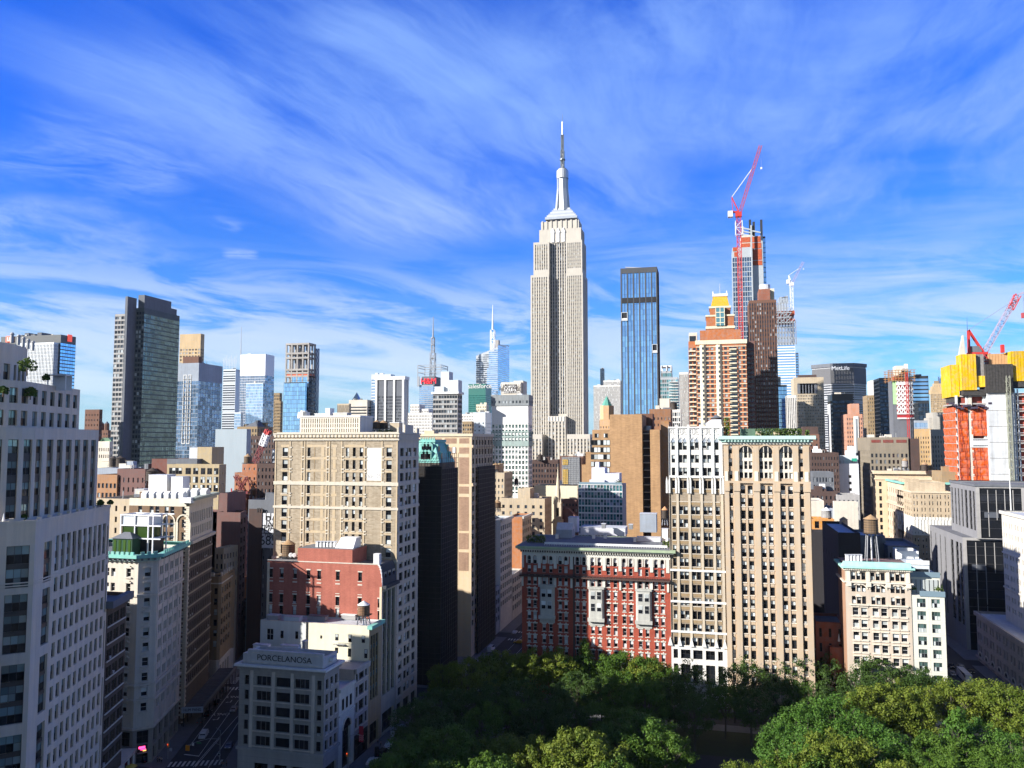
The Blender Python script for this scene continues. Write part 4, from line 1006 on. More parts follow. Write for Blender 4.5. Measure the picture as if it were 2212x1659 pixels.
g=B.mb('top_core');g.box(xpx(9,198,720,Y+4),xpx(9,262,720,Y+4),Y+4,Y+14,zt-6,zpx(9,230,705,Y+4),C['pale_stone']);g.box(xpx(9,272,700,Y+3),xpx(9,296,700,Y+3),Y+3,Y+6,zt-10,zpx(9,285,690,Y+3),M_WHITE)
# ziggurat tower
Y=1480.0
B=T('ziggurat_tower','tan brick tower with a stepped ziggurat crown and short mast',9,Y,482,620,925,C['tan_stone'],S=strips(12,3.8,.45,.55,sp=C['olive_brick'],lo=60),xs=480)
X0,X1,Y0,Y1,Z=B.dim;w=X1-X0
for k,(a,b,yt)in enumerate(((488,612,900),(496,604,872),(505,598,850),(508,556,828))):
 x0,x1=xpx(9,a,yt,Y+4*k),xpx(9,b,yt,Y+4*k)
 B.vol(x0,x1,Y+3*k+1,Y+w*.8-3*k,Z-2,zpx(9,550,yt,Y+3*k),C['tan_stone']if k<3 else C['olive_brick'],S=dict(n=5,wf=.3,fh=12,hf=.6,st=WS['fard'],lo=Z,top=1)if k<3 else None,part='crown')
g=B.mb('mast');lattice(g,(xpx(9,559,830,Y+12),Y+12,Z),(xpx(9,559,830,Y+12),Y+12,zpx(9,559,790,Y)),4,plain('blue_steel',(0,0,0)),6,.6)
T('brick_tower','small brown brick block right of the ziggurat tower',9,1300,626,664,1066,C['brown_brick'],S=punch(4,3.6,.4,.5,lo=60),d=20)
# large limestone skyscraper at the centre
def skyscraper():
 Y=840.0;n=5
 ES=stone('skyscraper_limestone',(0.52,0.485,0.425),var=.12,streak=.12);SPN=stone('skyscraper_spandrel',(0.27,0.235,0.18),var=.15)
 x=lambda px,py=1500,dy=0.0:PY(*K(5,px,py),Y+dy).x
 z=lambda py,dy=0.0:PY(*K(5,830,py),Y+dy).z
 xe=lambda px:PY(*K(11,px,1400),Y).x
 ze=lambda py,dy=8.0:PY(*K(11,430,py),Y+dy).z
 B=Bld('skyscraper','towering limestone art deco skyscraper with central recess, metal dome and antenna spire','skyscraper',(x(648),Y),solo=0)
 zmid=PY(*K(0,1200,568),Y).z
 XL,XR=x(648),x(996);ra,rb=x(770),x(882);RD=6.5;D=34.0
 f=lambda nn,**k:dict(n=nn,fh=3.72,wf=.46,hf=.46,vert=True,sp=SPN,st=WS['far'],r=.5,m=1.2,**k)
 lo=z(890)
 zt=PY(*K(0,1200,592),Y).z
 # shaft: two wings and the recess between
 B.prism([(XL,Y),(ra,Y),(ra,Y+RD),(ra,Y+D),(XL,Y+D)],0,zt,ES,{0:f(7,lo=40),1:dict(n=1,fh=3.72,wf=.45,hf=.55,st=WS['fard'],lo=lo)},part='west_wing')
 B.prism([(rb,Y),(XR,Y),(XR,Y+D),(rb,Y+D)],0,zt,ES,{0:f(8,lo=40),1:f(10,lo=60),3:None},part='east_wing')
 zc=ze(1245)
 B.vol(ra+.02,rb-.02,Y+RD,Y+D-.5,0,ze(1330),ES,S=dict(n=7,fh=3.72,wf=.6,hf=.62,st=WS['fard'],r=.5,vert=True,sp=C['slate_grey'],lo=lo),part='recess_wall')  # darker spandrels and glass put extra shade into the recess colour
 # middle: wings step in
 za=ze(1478)
 wl0,wl1,wr0,wr1=xe(135),xe(300),xe(510),xe(665)
 B.vol(wl0,ra-.05,Y+2,Y+D-3,zt-1,za,ES,S=f(6,lo=zt+2),E=dict(n=1,fh=3.72,wf=.4,hf=.5,st=WS['fard'],lo=zt+2),part='upper_wing')
 B.vol(rb+.05,wr1,Y+2,Y+D-3,zt-1,za,ES,S=f(7,lo=zt+2),E=f(9,lo=zt+2),part='upper_wing')
 # top block and its setbacks
 B.vol(xe(190),xe(648),Y+6,Y+D-4,za-1,ze(1335),ES,S=dict(n=9,fh=26,wf=.3,hf=.62,st=WS['fard'],lo=za,top=2),E=f(6,lo=za),part='top_block')
 B.vol(xe(206),xe(622),Y+8,Y+D-6,ze(1338),ze(1245),ES,S=dict(n=9,fh=20,wf=.25,hf=.5,st=WS['fard'],lo=ze(1335),top=3),part='top_block')
 g=B.mb('crest')
 for px in(348,405,463):
  xx=PY(*K(11,px,1400),Y+5).x;g.box(xx-1.6,xx+1.6,Y+5.2,Y+6.1,za,ze(1375),M_WSTEEL);g.prism([(xx-2.4,Y+5),(xx+2.4,Y+5),(xx+2.4,Y+6.1),(xx-2.4,Y+6.1)],ze(1375),ze(1325),M_WSTEEL,pts2=[(xx-.4,Y+5),(xx+.4,Y+5),(xx+.4,Y+6.1),(xx-.4,Y+6.1)])
 g=B.mb('pilaster')
 for px in(215,262,310,365,420,475,530,585):xx=xe(px);g.box(xx,xx+1.6,Y+7.3,Y+8.05,ze(1330),ze(1238),ES)
 # stepped metal base of the mast
 Cx,Cy=xe(425),Y+19
 MET=plain('aluminium',(0.52,0.55,0.58),.35,.5);METD=plain('dark_aluminium',(0.20,0.23,0.25),.4,.4);METL=plain('light_aluminium',(.58,.60,.62),.4,.3)
 g=B.mb('stepped_base')
 for k in range(6):
  hw=(345-33*k)*.1984/1736*866/2*1.02;za_=ze(1240-20*k,19);zb_=ze(1222-20*k,19)
  g.box(Cx-hw*1.02,Cx+hw*1.02,Cy-hw*.62,Cy+hw*.62,za_-1,zb_,MET if k%2==0 else METL)
 g=B.mb('mooring_mast');zb_,zt_=ze(1122,19),ze(785,19)
 px2m=lambda p:p*.1984/1736*868
 r0=px2m(105)/2;g.cyl(Cx,Cy,zb_-2,zt_,r0*1.03,r0*.95,MET,16)
 for k in range(8):
  a=math.pi/8+k*math.pi/4;g.bar((Cx+r0*1.02*math.cos(a),Cy+r0*1.02*math.sin(a),zb_),(Cx+r0*.97*math.cos(a),Cy+r0*.97*math.sin(a),zt_),.55,METD)
 g=B.mb('wing_buttress')
 for a in(0.6,2.2,3.75,5.3):
  c,s=math.cos(a),math.sin(a);o_,i_=px2m(165)/2,px2m(118)/2;t_=2.2
  def pt(r_,q):return(Cx+c*r_-s*q,Cy+s*r_+c*q)
  g.prism([pt(1,-t_),pt(o_,-t_),pt(o_,t_),pt(1,t_)],zb_-2,ze(905,19),METL,pts2=[pt(1,-t_),pt(i_,-t_),pt(i_,t_),pt(1,t_)])
  g.prism([pt(1,-t_),pt(i_,-t_),pt(i_,t_),pt(1,t_)],ze(905,19),zt_,MET)
 g=B.mb('dome');ra_=px2m(134)/2
 g.cyl(Cx,Cy,ze(788,19),ze(705,19),ra_,ra_,METL,16);g.cyl(Cx,Cy,ze(705,19),ze(686,19),ra_*.86,ra_*.74,METL,16);g.cyl(Cx,Cy,ze(686,19),ze(672,19),ra_*.75,ra_*.5,METD,16)
 g=B.mb('antenna')
 g.cyl(Cx,Cy,ze(674,19),ze(655,19),px2m(42)/2,px2m(36)/2,MET,10)
 lattice(g,(Cx,Cy,ze(660,19)),(Cx,Cy,ze(480,19)),px2m(34),METD,5,.45);g.cyl(Cx,Cy,ze(660,19),ze(480,19),1.1,1.1,M_STEEL,8)
 g.cyl(Cx,Cy,ze(586,19),ze(576,19),px2m(64)/2,px2m(64)/2,METD,12)
 lattice(g,(Cx,Cy,ze(480,19)),(Cx,Cy,ze(312,19)),px2m(24),METD,4,.42);g.cyl(Cx,Cy,ze(480,19),ze(312,19),.8,.8,M_STEEL,6)
 g.cyl(Cx,Cy,ze(318,19),ze(310,19),px2m(38)/2,px2m(38)/2,METD,10)
 g.cyl(Cx,Cy,ze(312,19),ze(168,19),px2m(13)/2,px2m(11)/2,METL,8);g.cyl(Cx,Cy,ze(168,19),ze(72,19),px2m(6)/2,.12,METD,6)
 # lower centre block and shoulders
 B.vol(x(770),x(884),Y-7,Y-.02,0,z(893,-7),ES,S=dict(n=5,fh=3.72,wf=.45,hf=.55,vert=True,sp=SPN,st=WS['far'],r=.5,lo=20,top=5),part='centre_block')
 B.vol(x(655),x(742),Y-16,Y-.02,0,z(1012,-16),ES,S=dict(n=4,fh=3.72,wf=.45,hf=.55,vert=True,sp=SPN,st=WS['far'],r=.5,lo=20,top=4),E=f(3,lo=20),part='shoulder')
 B.vol(x(902),x(1052),Y-16,Y-.02,0,z(1012,-16),ES,S=dict(n=7,fh=3.72,wf=.45,hf=.55,vert=True,sp=SPN,st=WS['far'],r=.5,lo=20,top=4),E=f(3,lo=20),part='shoulder')
 g=B.mb('crest')
 for k in range(6):xx=lerp(x(775),x(872),k/5);g.box(xx-.6,xx+.6,Y-7.5,Y-7.02,z(925,-7),z(897,-7),M_WHITE)
skyscraper()
# nearer buildings
def hit(P0,U,n,px,py):
 """where a pixel's ray meets the upright plane through P0 along U: distance along U and height"""
 d=ray(*K(n,px,py));den=d[0]*U[1]-d[1]*U[0]
 t=(P0[0]*U[1]-P0[1]*U[0])/den
 X,Y=d[0]*t,d[1]*t
 return(X-P0[0])*U[0]+(Y-P0[1])*U[1],CH+d[2]*t
def ctr(cs,w):return[(c-w/2,c+w/2)for c in sorted(cs)]
def mid(zs,h):return[(z-h/2,z+h/2)for z in sorted(zs)]
def colx(n,Y,X0,pxs,w,py=1500):return ctr([xpx(n,p,py,Y)-X0 for p in pxs],w)
def rowz(n,px,Y,pys,h):return mid([zpx(n,px,p,Y)for p in pys],h)
def wbox(mb,B0,U,u0,u1,z0,z1,out,mat,back=0.0):
 """a slab standing proud of the wall line through B0 along U"""
 N=(U[1],-U[0])
 def P(u,d):return(B0[0]+U[0]*u+N[0]*d,B0[1]+U[1]*u+N[1]*d)
 mb.prism([P(u0,out),P(u1,out),P(u1,-back),P(u0,-back)],z0,z1,mat,bottom=True)
SX,EY=(1,0),(0,1)
XA,XE=-100.0,-68.0
TRIM=C['pale_stone']
# ============ white grey stone block with the lettered parapet, at the foot of the avenue
def lettered_block():
 Y0,Y1=197.5,206.3;n=4
 X0,X1=xpx(n,66,1250,Y0),XA
 ST=stone('grey_ashlar',(0.34,0.325,0.295),var=.16,streak=.25,course=1.4)
 zc=zpx(n,360,1003,Y0);B=Bld('showroom_block','grey stone corner block with carved lettering on its white parapet','building',(X0,Y0),solo=100)
 rows=rowz(n,350,Y0,[1101,1199,1298,1397,1497],2.5)
 f=lambda py:[zpx(n,350,py,Y0)]
 zg=zpx(n,350,1553,Y0)
 cw=lambda a,b:(xpx(n,a,1300,Y0)-X0,xpx(n,b,1300,Y0)-X0)
 SF=plain('stone_mullion',(.26,.25,.235),.8);WS['trip']=('g31',SF,G_DARK,G_DARK);WS['wide']=('g11',SF,G_DARK,G_DARK)
 W_=X1-X0
 seg=[(0,cw(0,148)[1],[cw(100,128)],'dark'),(cw(0,148)[1],cw(0,290)[1],[cw(176,272)],'trip'),(cw(0,290)[1],cw(0,414)[1],[cw(304,400)],'wide'),(cw(0,414)[1],cw(0,552)[1],[cw(428,524)],'trip'),(cw(0,552)[1],W_,[cw(574,604)],'dark')]
 for a,b,cs,st in seg:
  B.facade((X0+a,Y0),SX,b-a,zg,zc,ST,cols=[(c0-a,c1-a)for c0,c1 in cs],rows=rows,st=WS[st],r=.45)
 SG=stone('pale_ashlar',(0.38,0.375,0.36),var=.1,course=1.6)
 B.facade((X0,Y0),SX,W_,0,zg,SG,cols=[cw(172,262),cw(300,386),cw(418,512)],rows=[(.3,5.0)],st=('g22',M_FRB,G_DARK,G_DARK),r=.6)
 ecols=ctr([(Y1-Y0)*q for q in(.2,.5,.8)],1.5)
 B.facade((X1,Y0),EY,Y1-Y0,zg,zc,ST,cols=ecols,rows=rows,st=WS['dark'],r=.4)
 B.facade((X1,Y0),EY,Y1-Y0,0,zg,SG,cols=[(1,7.6)],rows=[(.3,5)],st=('g22',M_FRB,G_DARK,G_DARK),r=.6)
 B.facade((X1,Y1),(-1,0),W_,0,zc,ST);B.facade((X0,Y1),(0,-1),Y1-Y0,0,zc,ST)
 pts=B.rect(X0,X1,Y0,Y1)
 B.belt(pts,zc-1.2,zc-.2,.45,ST,'cornice');B.belt(pts,zc-.2,zc+.35,1.1,M_WHITE,'cornice');B.belt(pts,zg-.35,zg+.35,.4,SG)
 for r0 in rows:
  for a,b,cs,st in seg[1:4]:wbox(B.mb('sill'),(X0,Y0),SX,a+.25,b-.25,r0[0]-.3,r0[0]-.02,.25,TRIM)
  for(c0,c1)in ecols:wbox(B.mb('sill'),(X1,Y0),EY,c0-.1,c1+.1,r0[0]-.25,r0[0]-.02,.2,TRIM)
 for x in(seg[1][0],seg[2][0],seg[3][0],seg[4][0]):wbox(B.mb('pilaster'),(X0,Y0),SX,x-.45,x+.45,zg+.4,zc-1.3,.22,TRIM)
 zp=zpx(n,360,902,Y0);PW=stone('parapet_paint',(0.50,0.50,0.49),var=.08,streak=.2)
 ip=B.rect(X0+.6,X1-.6,Y0+.6,Y1-.3)
 xs0,xs1=xpx(n,120,930,Y0),xpx(n,612,950,Y0)
 B.prism(ip,zc,zp-1.1,PW,part='parapet',par=1.6,roof=M_ROOFL)
 g=B.mb('sign_panel');g.box(xs0,xs1,Y0+.35,Y0+1.3,zc+.36,zp,PW)
 g.box(xs0+1.2,xs1-1.2,Y0+.28,Y0+.35,zp-.75,zp-.6,TRIM);g.box(xs0+1.2,xs1-1.2,Y0+.28,Y0+.35,zc+.75,zc+.9,TRIM)
 t=B.text('PORCELANOSA',((xpx(n,182,930,Y0)+xpx(n,538,950,Y0))/2,Y0+.33,zpx(n,360,951,Y0)),2.15,M_BLACK,ext=.05)
 wid=xpx(n,538,950,Y0)-xpx(n,182,930,Y0);t.scale.x=wid/14.4
 fitw(t,wid)
 return B,X0,X1,zc,zp
LB=lettered_block()
# ============ the two low fronts north of it, on the avenue
def avenue_fronts():
 U=EY;X1=XA
 # pale front with a tall arched window
 y0,y1=206.4,216.2;zt=hit((X1,y0),U,4,790,1112)[1]
 WB=stone('pale_limestone',(0.56,0.58,0.54),var=.12);X0=-124.0
 B=Bld('shop_building','narrow pale stone front with one tall arched window beside the lettered block','building',(X0,y0),solo=20)
 W_=y1-y0
 B.facade((X1,y0),U,W_,0,zt,WB,cols=[(2.4,W_-2.4)],rows=[(.5,zt*.50)],st=('g34',M_FRB,G_DARK,G_DARK),r=.7)
 g=B.mb('arch_glass');R0=(W_-4.8)/2;zc=zt*.50
 k=12
 g.poly([(X1+.02,y0+W_/2+R0*math.cos(math.pi*i/k),zc+R0*math.sin(math.pi*i/k))for i in range(k+1)],G_DARK)
 g=B.mb('archivolt')
 for i in range(k):
  a,b=math.pi*i/k,math.pi*(i+1)/k
  g.bar((X1+.1,y0+W_/2+(R0+.25)*math.cos(a),zc+(R0+.25)*math.sin(a)),(X1+.1,y0+W_/2+(R0+.25)*math.cos(b),zc+(R0+.25)*math.sin(b)),.3,TRIM)
 for i in range(3):
  s=W_*(.25+.25*i);o=(s-.6,s+.6)
  g=B.mb('upper_window');wbox(g,(X1,y0),U,o[0],o[1],zt*.74,zt*.74+3.0,.06,M_FRB);wbox(g,(X1,y0),U,o[0]+.12,o[1]-.12,zt*.74+.12,zt*.74+2.88,.08,G_DARK)
 B.facade((X0,y0),SX,X1-X0,0,zt,WB);B.facade((X1,y1),(-1,0),X1-X0,0,zt,WB);B.facade((X0,y1),(0,-1),W_,0,zt,WB)
 B.mb('roof').quad((X0,y0,zt-.4),(X1,y0,zt-.4),(X1,y1,zt-.4),(X0,y1,zt-.4),M_ROOFL)
 wbox(B.mb('cornice'),(X1,y0),U,0,W_,zt-.5,zt+.3,.5,WB,.3);wbox(B.mb('belt_course'),(X1,y0),U,0,W_,zt*.68,zt*.70,.3,WB)
 # grey three-bay front
 y0,y1=216.3,225.6;W_=y1-y0;zt=hit((X1,y0),U,4,850,1003)[1];GS=stone('grey_front_stone',(0.42,0.41,0.40),var=.14);X0=-128
 B=Bld('bay_front','grey three-bay stone front with a red banner over its shop','building',(X0,y0),solo=30)
 fh=(zt-8)/4.0
 rows=[(8+fh*i+.7,8+fh*i+.7+fh*.66)for i in range(4)]
 B.facade((X1,y0),U,W_,7,zt,GS,cols=[(.7,2.1),(2.9,6.3),(7.1,8.6)],rows=rows,st=('g22',M_FRB,G_DARK,G_DARK),r=.4)
 B.facade((X1,y0),U,W_,0,7,M_BLACK,cols=[(.6,W_-.6)],rows=[(.4,5.6)],st=('g32',M_FRB,G_DARK,G_DARK),r=.5)
 B.facade((X0,y0),SX,X1-X0,0,zt,stone('tan_party_wall',(.40,.36,.30)));B.facade((X1,y1),(-1,0),X1-X0,0,zt,GS);B.facade((X0,y1),(0,-1),W_,0,zt,GS)
 B.mb('roof').quad((X0,y0,zt-.4),(X1,y0,zt-.4),(X1,y1,zt-.4),(X0,y1,zt-.4),stone('pinkish_roof',(.40,.36,.36)))
 wbox(B.mb('cornice'),(X1,y0),U,0,W_,zt-1.2,zt+.2,.7,GS,.3)
 for r0 in rows:wbox(B.mb('sill'),(X1,y0),U,.4,W_-.4,r0[0]-.35,r0[0]-.05,.22,TRIM)
 bn=MB();bn.box(X1+.3,X1+1.6,y0+2.6,y0+2.75,4.6,9.0,plain('red_cloth',(.55,.02,.05),.8),True)
 for i in range(4):
  for j in range(3):bn.box(X1+.42+.36*i,X1+.70+.36*i,y0+2.56,y0+2.6,5.0+.55*j+(.2 if i%2 else 0),5.35+.55*j+(.2 if i%2 else 0),plain('pink_cloth',(.75,.3,.35),.8))
 bn.bar((X1,y0+2.67,9.05),(X1+1.8,y0+2.67,9.05),.05,M_STEEL)
 tag(bn.build('shop_banner'),'red shop banner with pale blotches hung on the grey bay front','banner')
avenue_fronts()
# ============ cream rendered block with a lit side wall
def cream_block():
 n=4;Y0,Y1=225.8,235.0;X0,X1=xpx(n,205,850,Y0),XA;zt=zpx(n,700,722,Y0);xm=xpx(n,514,800,Y0)
 CW=stone('cream_side_wall',(0.70,0.66,0.50),var=.06,streak=.14);GW=stone('pale_side_wall',(0.60,0.62,0.60),var=.06,streak=.15)
 B=Bld('cream_block','cream rendered block with few windows and a timber water tank above','building',(X0,Y0),solo=40)
 B.facade((X0,Y0),SX,xm-X0,0,zt,GW,cols=[(xpx(n,248,780,Y0)-X0,xpx(n,292,780,Y0)-X0)],rows=rowz(n,270,Y0,[786],3.4),st=('g22',M_FRW,G_DARK,G_DARK),r=.3)
 for px,py in((350,785),(446,790)):
  pass
 g=B.mb('small_window')
 def addw(px,py,w,h):
  x=xpx(n,px,py,Y0);z=zpx(n,px,py,Y0);q=B.one('window');q.box(x-w/2,x+w/2,Y0-.06,Y0+.05,z-h/2,z+h/2,M_FRB,True);q.box(x-w/2+.1,x+w/2-.1,Y0-.08,Y0-.06,z-h/2+.1,z-.05,G_DARK);q.box(x-w/2+.1,x+w/2-.1,Y0-.08,Y0-.06,z+.05,z+h/2-.1,G_T)
 for px,py,w,h in((350,786,.95,2.2),(446,791,.95,2.2)):addw(px,py,w,h)
 B.facade((xm,Y0),SX,X1-xm,0,zt,CW)
 for px,py,w,h in((605,803,.55,.9),(707,804,1.0,1.9),(793,812,1.0,2.2),(881,818,1.05,2.1),(705,890,1.0,1.6),(790,905,1.0,2.4),(897,912,1.0,2.6)):addw(px,py,w,h)
 B.mb('drain_pipe').box(xm-.35,xm+.05,Y0-.25,Y0-.01,0,zt+.3,M_BLACK)
 B.facade((X1,Y1),(-1,0),X1-X0,0,zt,GW);B.facade((X0,Y1),(0,-1),Y1-Y0,0,zt,GW)
 IR=stone('teal_ironwork',(.05,.10,.115));EF=stone('yellow_front_stone',(.36,.30,.19));W_=Y1-Y0
 fh=4.0;rows=floors(zt-2.5,9,fh,.72)
 B.facade((X1,Y0),EY,W_,8,zt,EF,cols=[(1.2,2.9),(3.2,4.9),(5.2,6.9)],rows=rows,st=WS['dark'],r=.5,vert=True,sp=IR)
 B.facade((X1,Y0),EY,W_,0,8,EF,cols=[(1.2,W_-1.6)],rows=[(.4,6.5)],st=('g32',M_FRB,G_DARK,G_DARK),r=.8)
 wbox(B.mb('cornice'),(X1,Y0),EY,-.6,W_+.2,zt-.8,zt+.2,1.2,M_COPPER,.4)
 B.mb('roof').quad((X0,Y0,zt-.3),(X1,Y0,zt-.3),(X1,Y1,zt-.3),(X0,Y1,zt-.3),M_ROOFL)
 B.mb('coping').box(X0,X1,Y0+.02,Y0+.4,zt-.3,zt+.15,TRIM)
 g=B.mb('fire_balcony');x0,x1=xpx(n,690,835,Y0),xpx(n,765,835,Y0);z0,z1=zpx(n,730,850,Y0),zpx(n,730,826,Y0)
 g.box(x0,x1,Y0-1.0,Y0-.02,z0,z0+.08,M_STEEL,True)
 for i in range(9):x=lerp(x0,x1,i/8);g.bar((x,Y0-1,z0),(x,Y0-1,z1),.03,M_WSTEEL)
 g.bar((x0,Y0-1,z1),(x1,Y0-1,z1),.05,M_WSTEEL)
 return B,X0,X1,Y0,Y1,zt
CRM=cream_block()
# ============ red brick block with a curved slate corner
def red_block():
 n=4;Y0,Y1=235.2,246.6;X0=xpx(n,250,500,Y0);X1=XA;zt=zpx(n,600,318,Y0);zk=zpx(n,1018,478,Y0)
 RB=brick('red_side_brick',(.46,.15,.105),(.38,.115,.085),(.30,.12,.09),w=.6,h=.22);SL=stone('slate_roof',(.06,.065,.075))
 B=Bld('red_brick_block','red brick block with plain windowed side wall and a curved slate corner roof','building',(X0,Y0),solo=60)
 xa=xpx(n,975,400,Y0)
 cols=colx(n,Y0,X0,[275,345,432,520,590,712,858,988],1.25,500);rows=rowz(n,590,Y0,[398,483,563,640],2.7)
 zz=zk
 B.facade((X0,Y0),SX,X1-X0,0,zz,RB,cols=cols,rows=[r for r in rows if r[1]<zz],st=WS['dh'],r=.3)
 B.facade((X0,Y0),SX,xa-X0,zz,zt,RB,cols=[c for c in cols if c[1]<xa-X0],rows=[r for r in rows if r[0]>zz],st=WS['dh'],r=.3)
 k=7;prof=[(xa+(X1-xa)*math.sin(math.pi/2*i/k),zz+(zt-zz)*math.cos(math.pi/2*i/k))for i in range(k+1)]
 B.mb('wall').poly([(xa,Y0,zz)]+[(p,Y0,q)for p,q in prof[::-1]],RB)
 g=B.mb('slate_mansard');g2=B.mb('coping')
 for i in range(k):
  (p0,q0),(p1,q1)=prof[i],prof[i+1]
  g.quad((p0,Y0+.35,q0),(p1,Y0+.35,q1),(p1,Y1,q1),(p0,Y1,q0),SL)
  g2.prism([(p0,Y0-.12),(p1,Y0-.12),(p1,Y0+.35),(p0,Y0+.35)],min(q0,q1)-.1,max(q0,q1)+.25,M_WHITE)
 for zz_ in[zt*f_ for f_ in()]:pass
 g2.box(X0+.05,X0+.9,Y0-.15,Y0-.02,0,zt-.4,M_CREAM);g2.box(X1-.8,X1-.05,Y0-.15,Y0-.02,0,zk,M_CREAM);g2.box(X0,xa,Y0-.1,Y0+.5,zt+.01,zt+.3,TRIM)
 lint=B.mb('lintel')
 for(c0,c1)in cols:
  for r0 in rows:
   if c1>xa-X0 and r0[1]>zk:continue
   wbox(lint,(X0,Y0),SX,c0-.15,c1+.15,r0[1]+.02,r0[1]+.38,.1,TRIM);wbox(lint,(X0,Y0),SX,c0-.1,c1+.1,r0[0]-.22,r0[0]-.02,.12,TRIM)
 B.facade((X1,Y1),(-1,0),X1-X0,0,zk,RB);B.facade((X0,Y1),(0,-1),Y1-Y0,0,zt,RB)
 EF=stone('carved_front_stone',(.40,.38,.31),var=.3);W_=Y1-Y0
 B.facade((X1,Y0),EY,W_,8,zk,EF,cols=[(1.0,3.6),(4.4,7.0),(7.8,10.4)],rows=floors(zk-1,9,4.1,.7),st=WS['dark'],r=.9,vert=True,sp=SL)
 B.facade((X1,Y0),EY,W_,0,8,EF,cols=[(1.0,W_-1)],rows=[(.4,6.8)],st=('g32',M_FRB,G_DARK,G_DARK),r=.9)
 wbox(B.mb('cornice'),(X1,Y0),EY,0,W_,zk-.6,zk+.4,1.3,SL,.2)
 for i in range(3):
  q=B.one('dormer');y=Y0+1.8+3.4*i;q.box(X1-2.2,X1-.2,y,y+2.0,zk+.5,zk+4.2,EF);q.box(X1-.2,X1-.12,y+.35,y+1.65,zk+.8,zk+3.6,G_DARK)
 B.mb('roof').quad((X0,Y0+.4,zt-.2),(xa+.3,Y0+.4,zt-.2),(xa+.3,Y1,zt-.2),(X0,Y1,zt-.2),M_ROOF)
 zu=zpx(n,640,226,Y0+.5);x0,x1=xpx(n,455,260,Y0+.5),xpx(n,812,260,Y0+.5);ux=colx(n,Y0+.5,x0,[482,523,594,636,717,760],1.15,290)
 B.facade((x0,Y0+.1),SX,x1-x0,zt+.3,zu,RB,cols=ux,rows=rowz(n,640,Y0,[294],2.7),st=WS['dh'],r=.3,part='upper_wall')
 g=B.mb('upper_wall');g.quad((x1,Y0+.1,zt-.2),(x1,Y1-.5,zt-.2),(x1,Y1-.5,zu),(x1,Y0+.1,zu),RB);g.quad((x0,Y1-.5,zt-.2),(x0,Y0+.1,zt-.2),(x0,Y0+.1,zu),(x0,Y1-.5,zu),RB);g.quad((x0,Y0+.1,zu),(x1,Y0+.1,zu),(x1,Y1-.5,zu),(x0,Y1-.5,zu),M_ROOF)
 c_=B.mb('chimney');xc=xpx(n,946,300,Y0+.6);c_.box(xc,xc+1.9,Y0+.6,Y0+2.4,zt-.4,zpx(n,960,262,Y0),M_WHITE)
 g=B.mb('metal_cowl');xa_,xb_=xpx(n,712,180,Y0+4),xpx(n,830,180,Y0+4);z1=zpx(n,770,155,Y0+4)
 g.prism([(xa_,Y0+2.2),(xb_,Y0+2.2),(xb_,Y0+8),(xa_,Y0+8)],zu+.02,z1,M_WSTEEL,pts2=[(xa_+1,Y0+4.5),(xb_,Y0+4.5),(xb_,Y0+8),(xa_+1,Y0+8)])
 return B,X0,X1,Y0,Y1,zt,zu
RED=red_block()
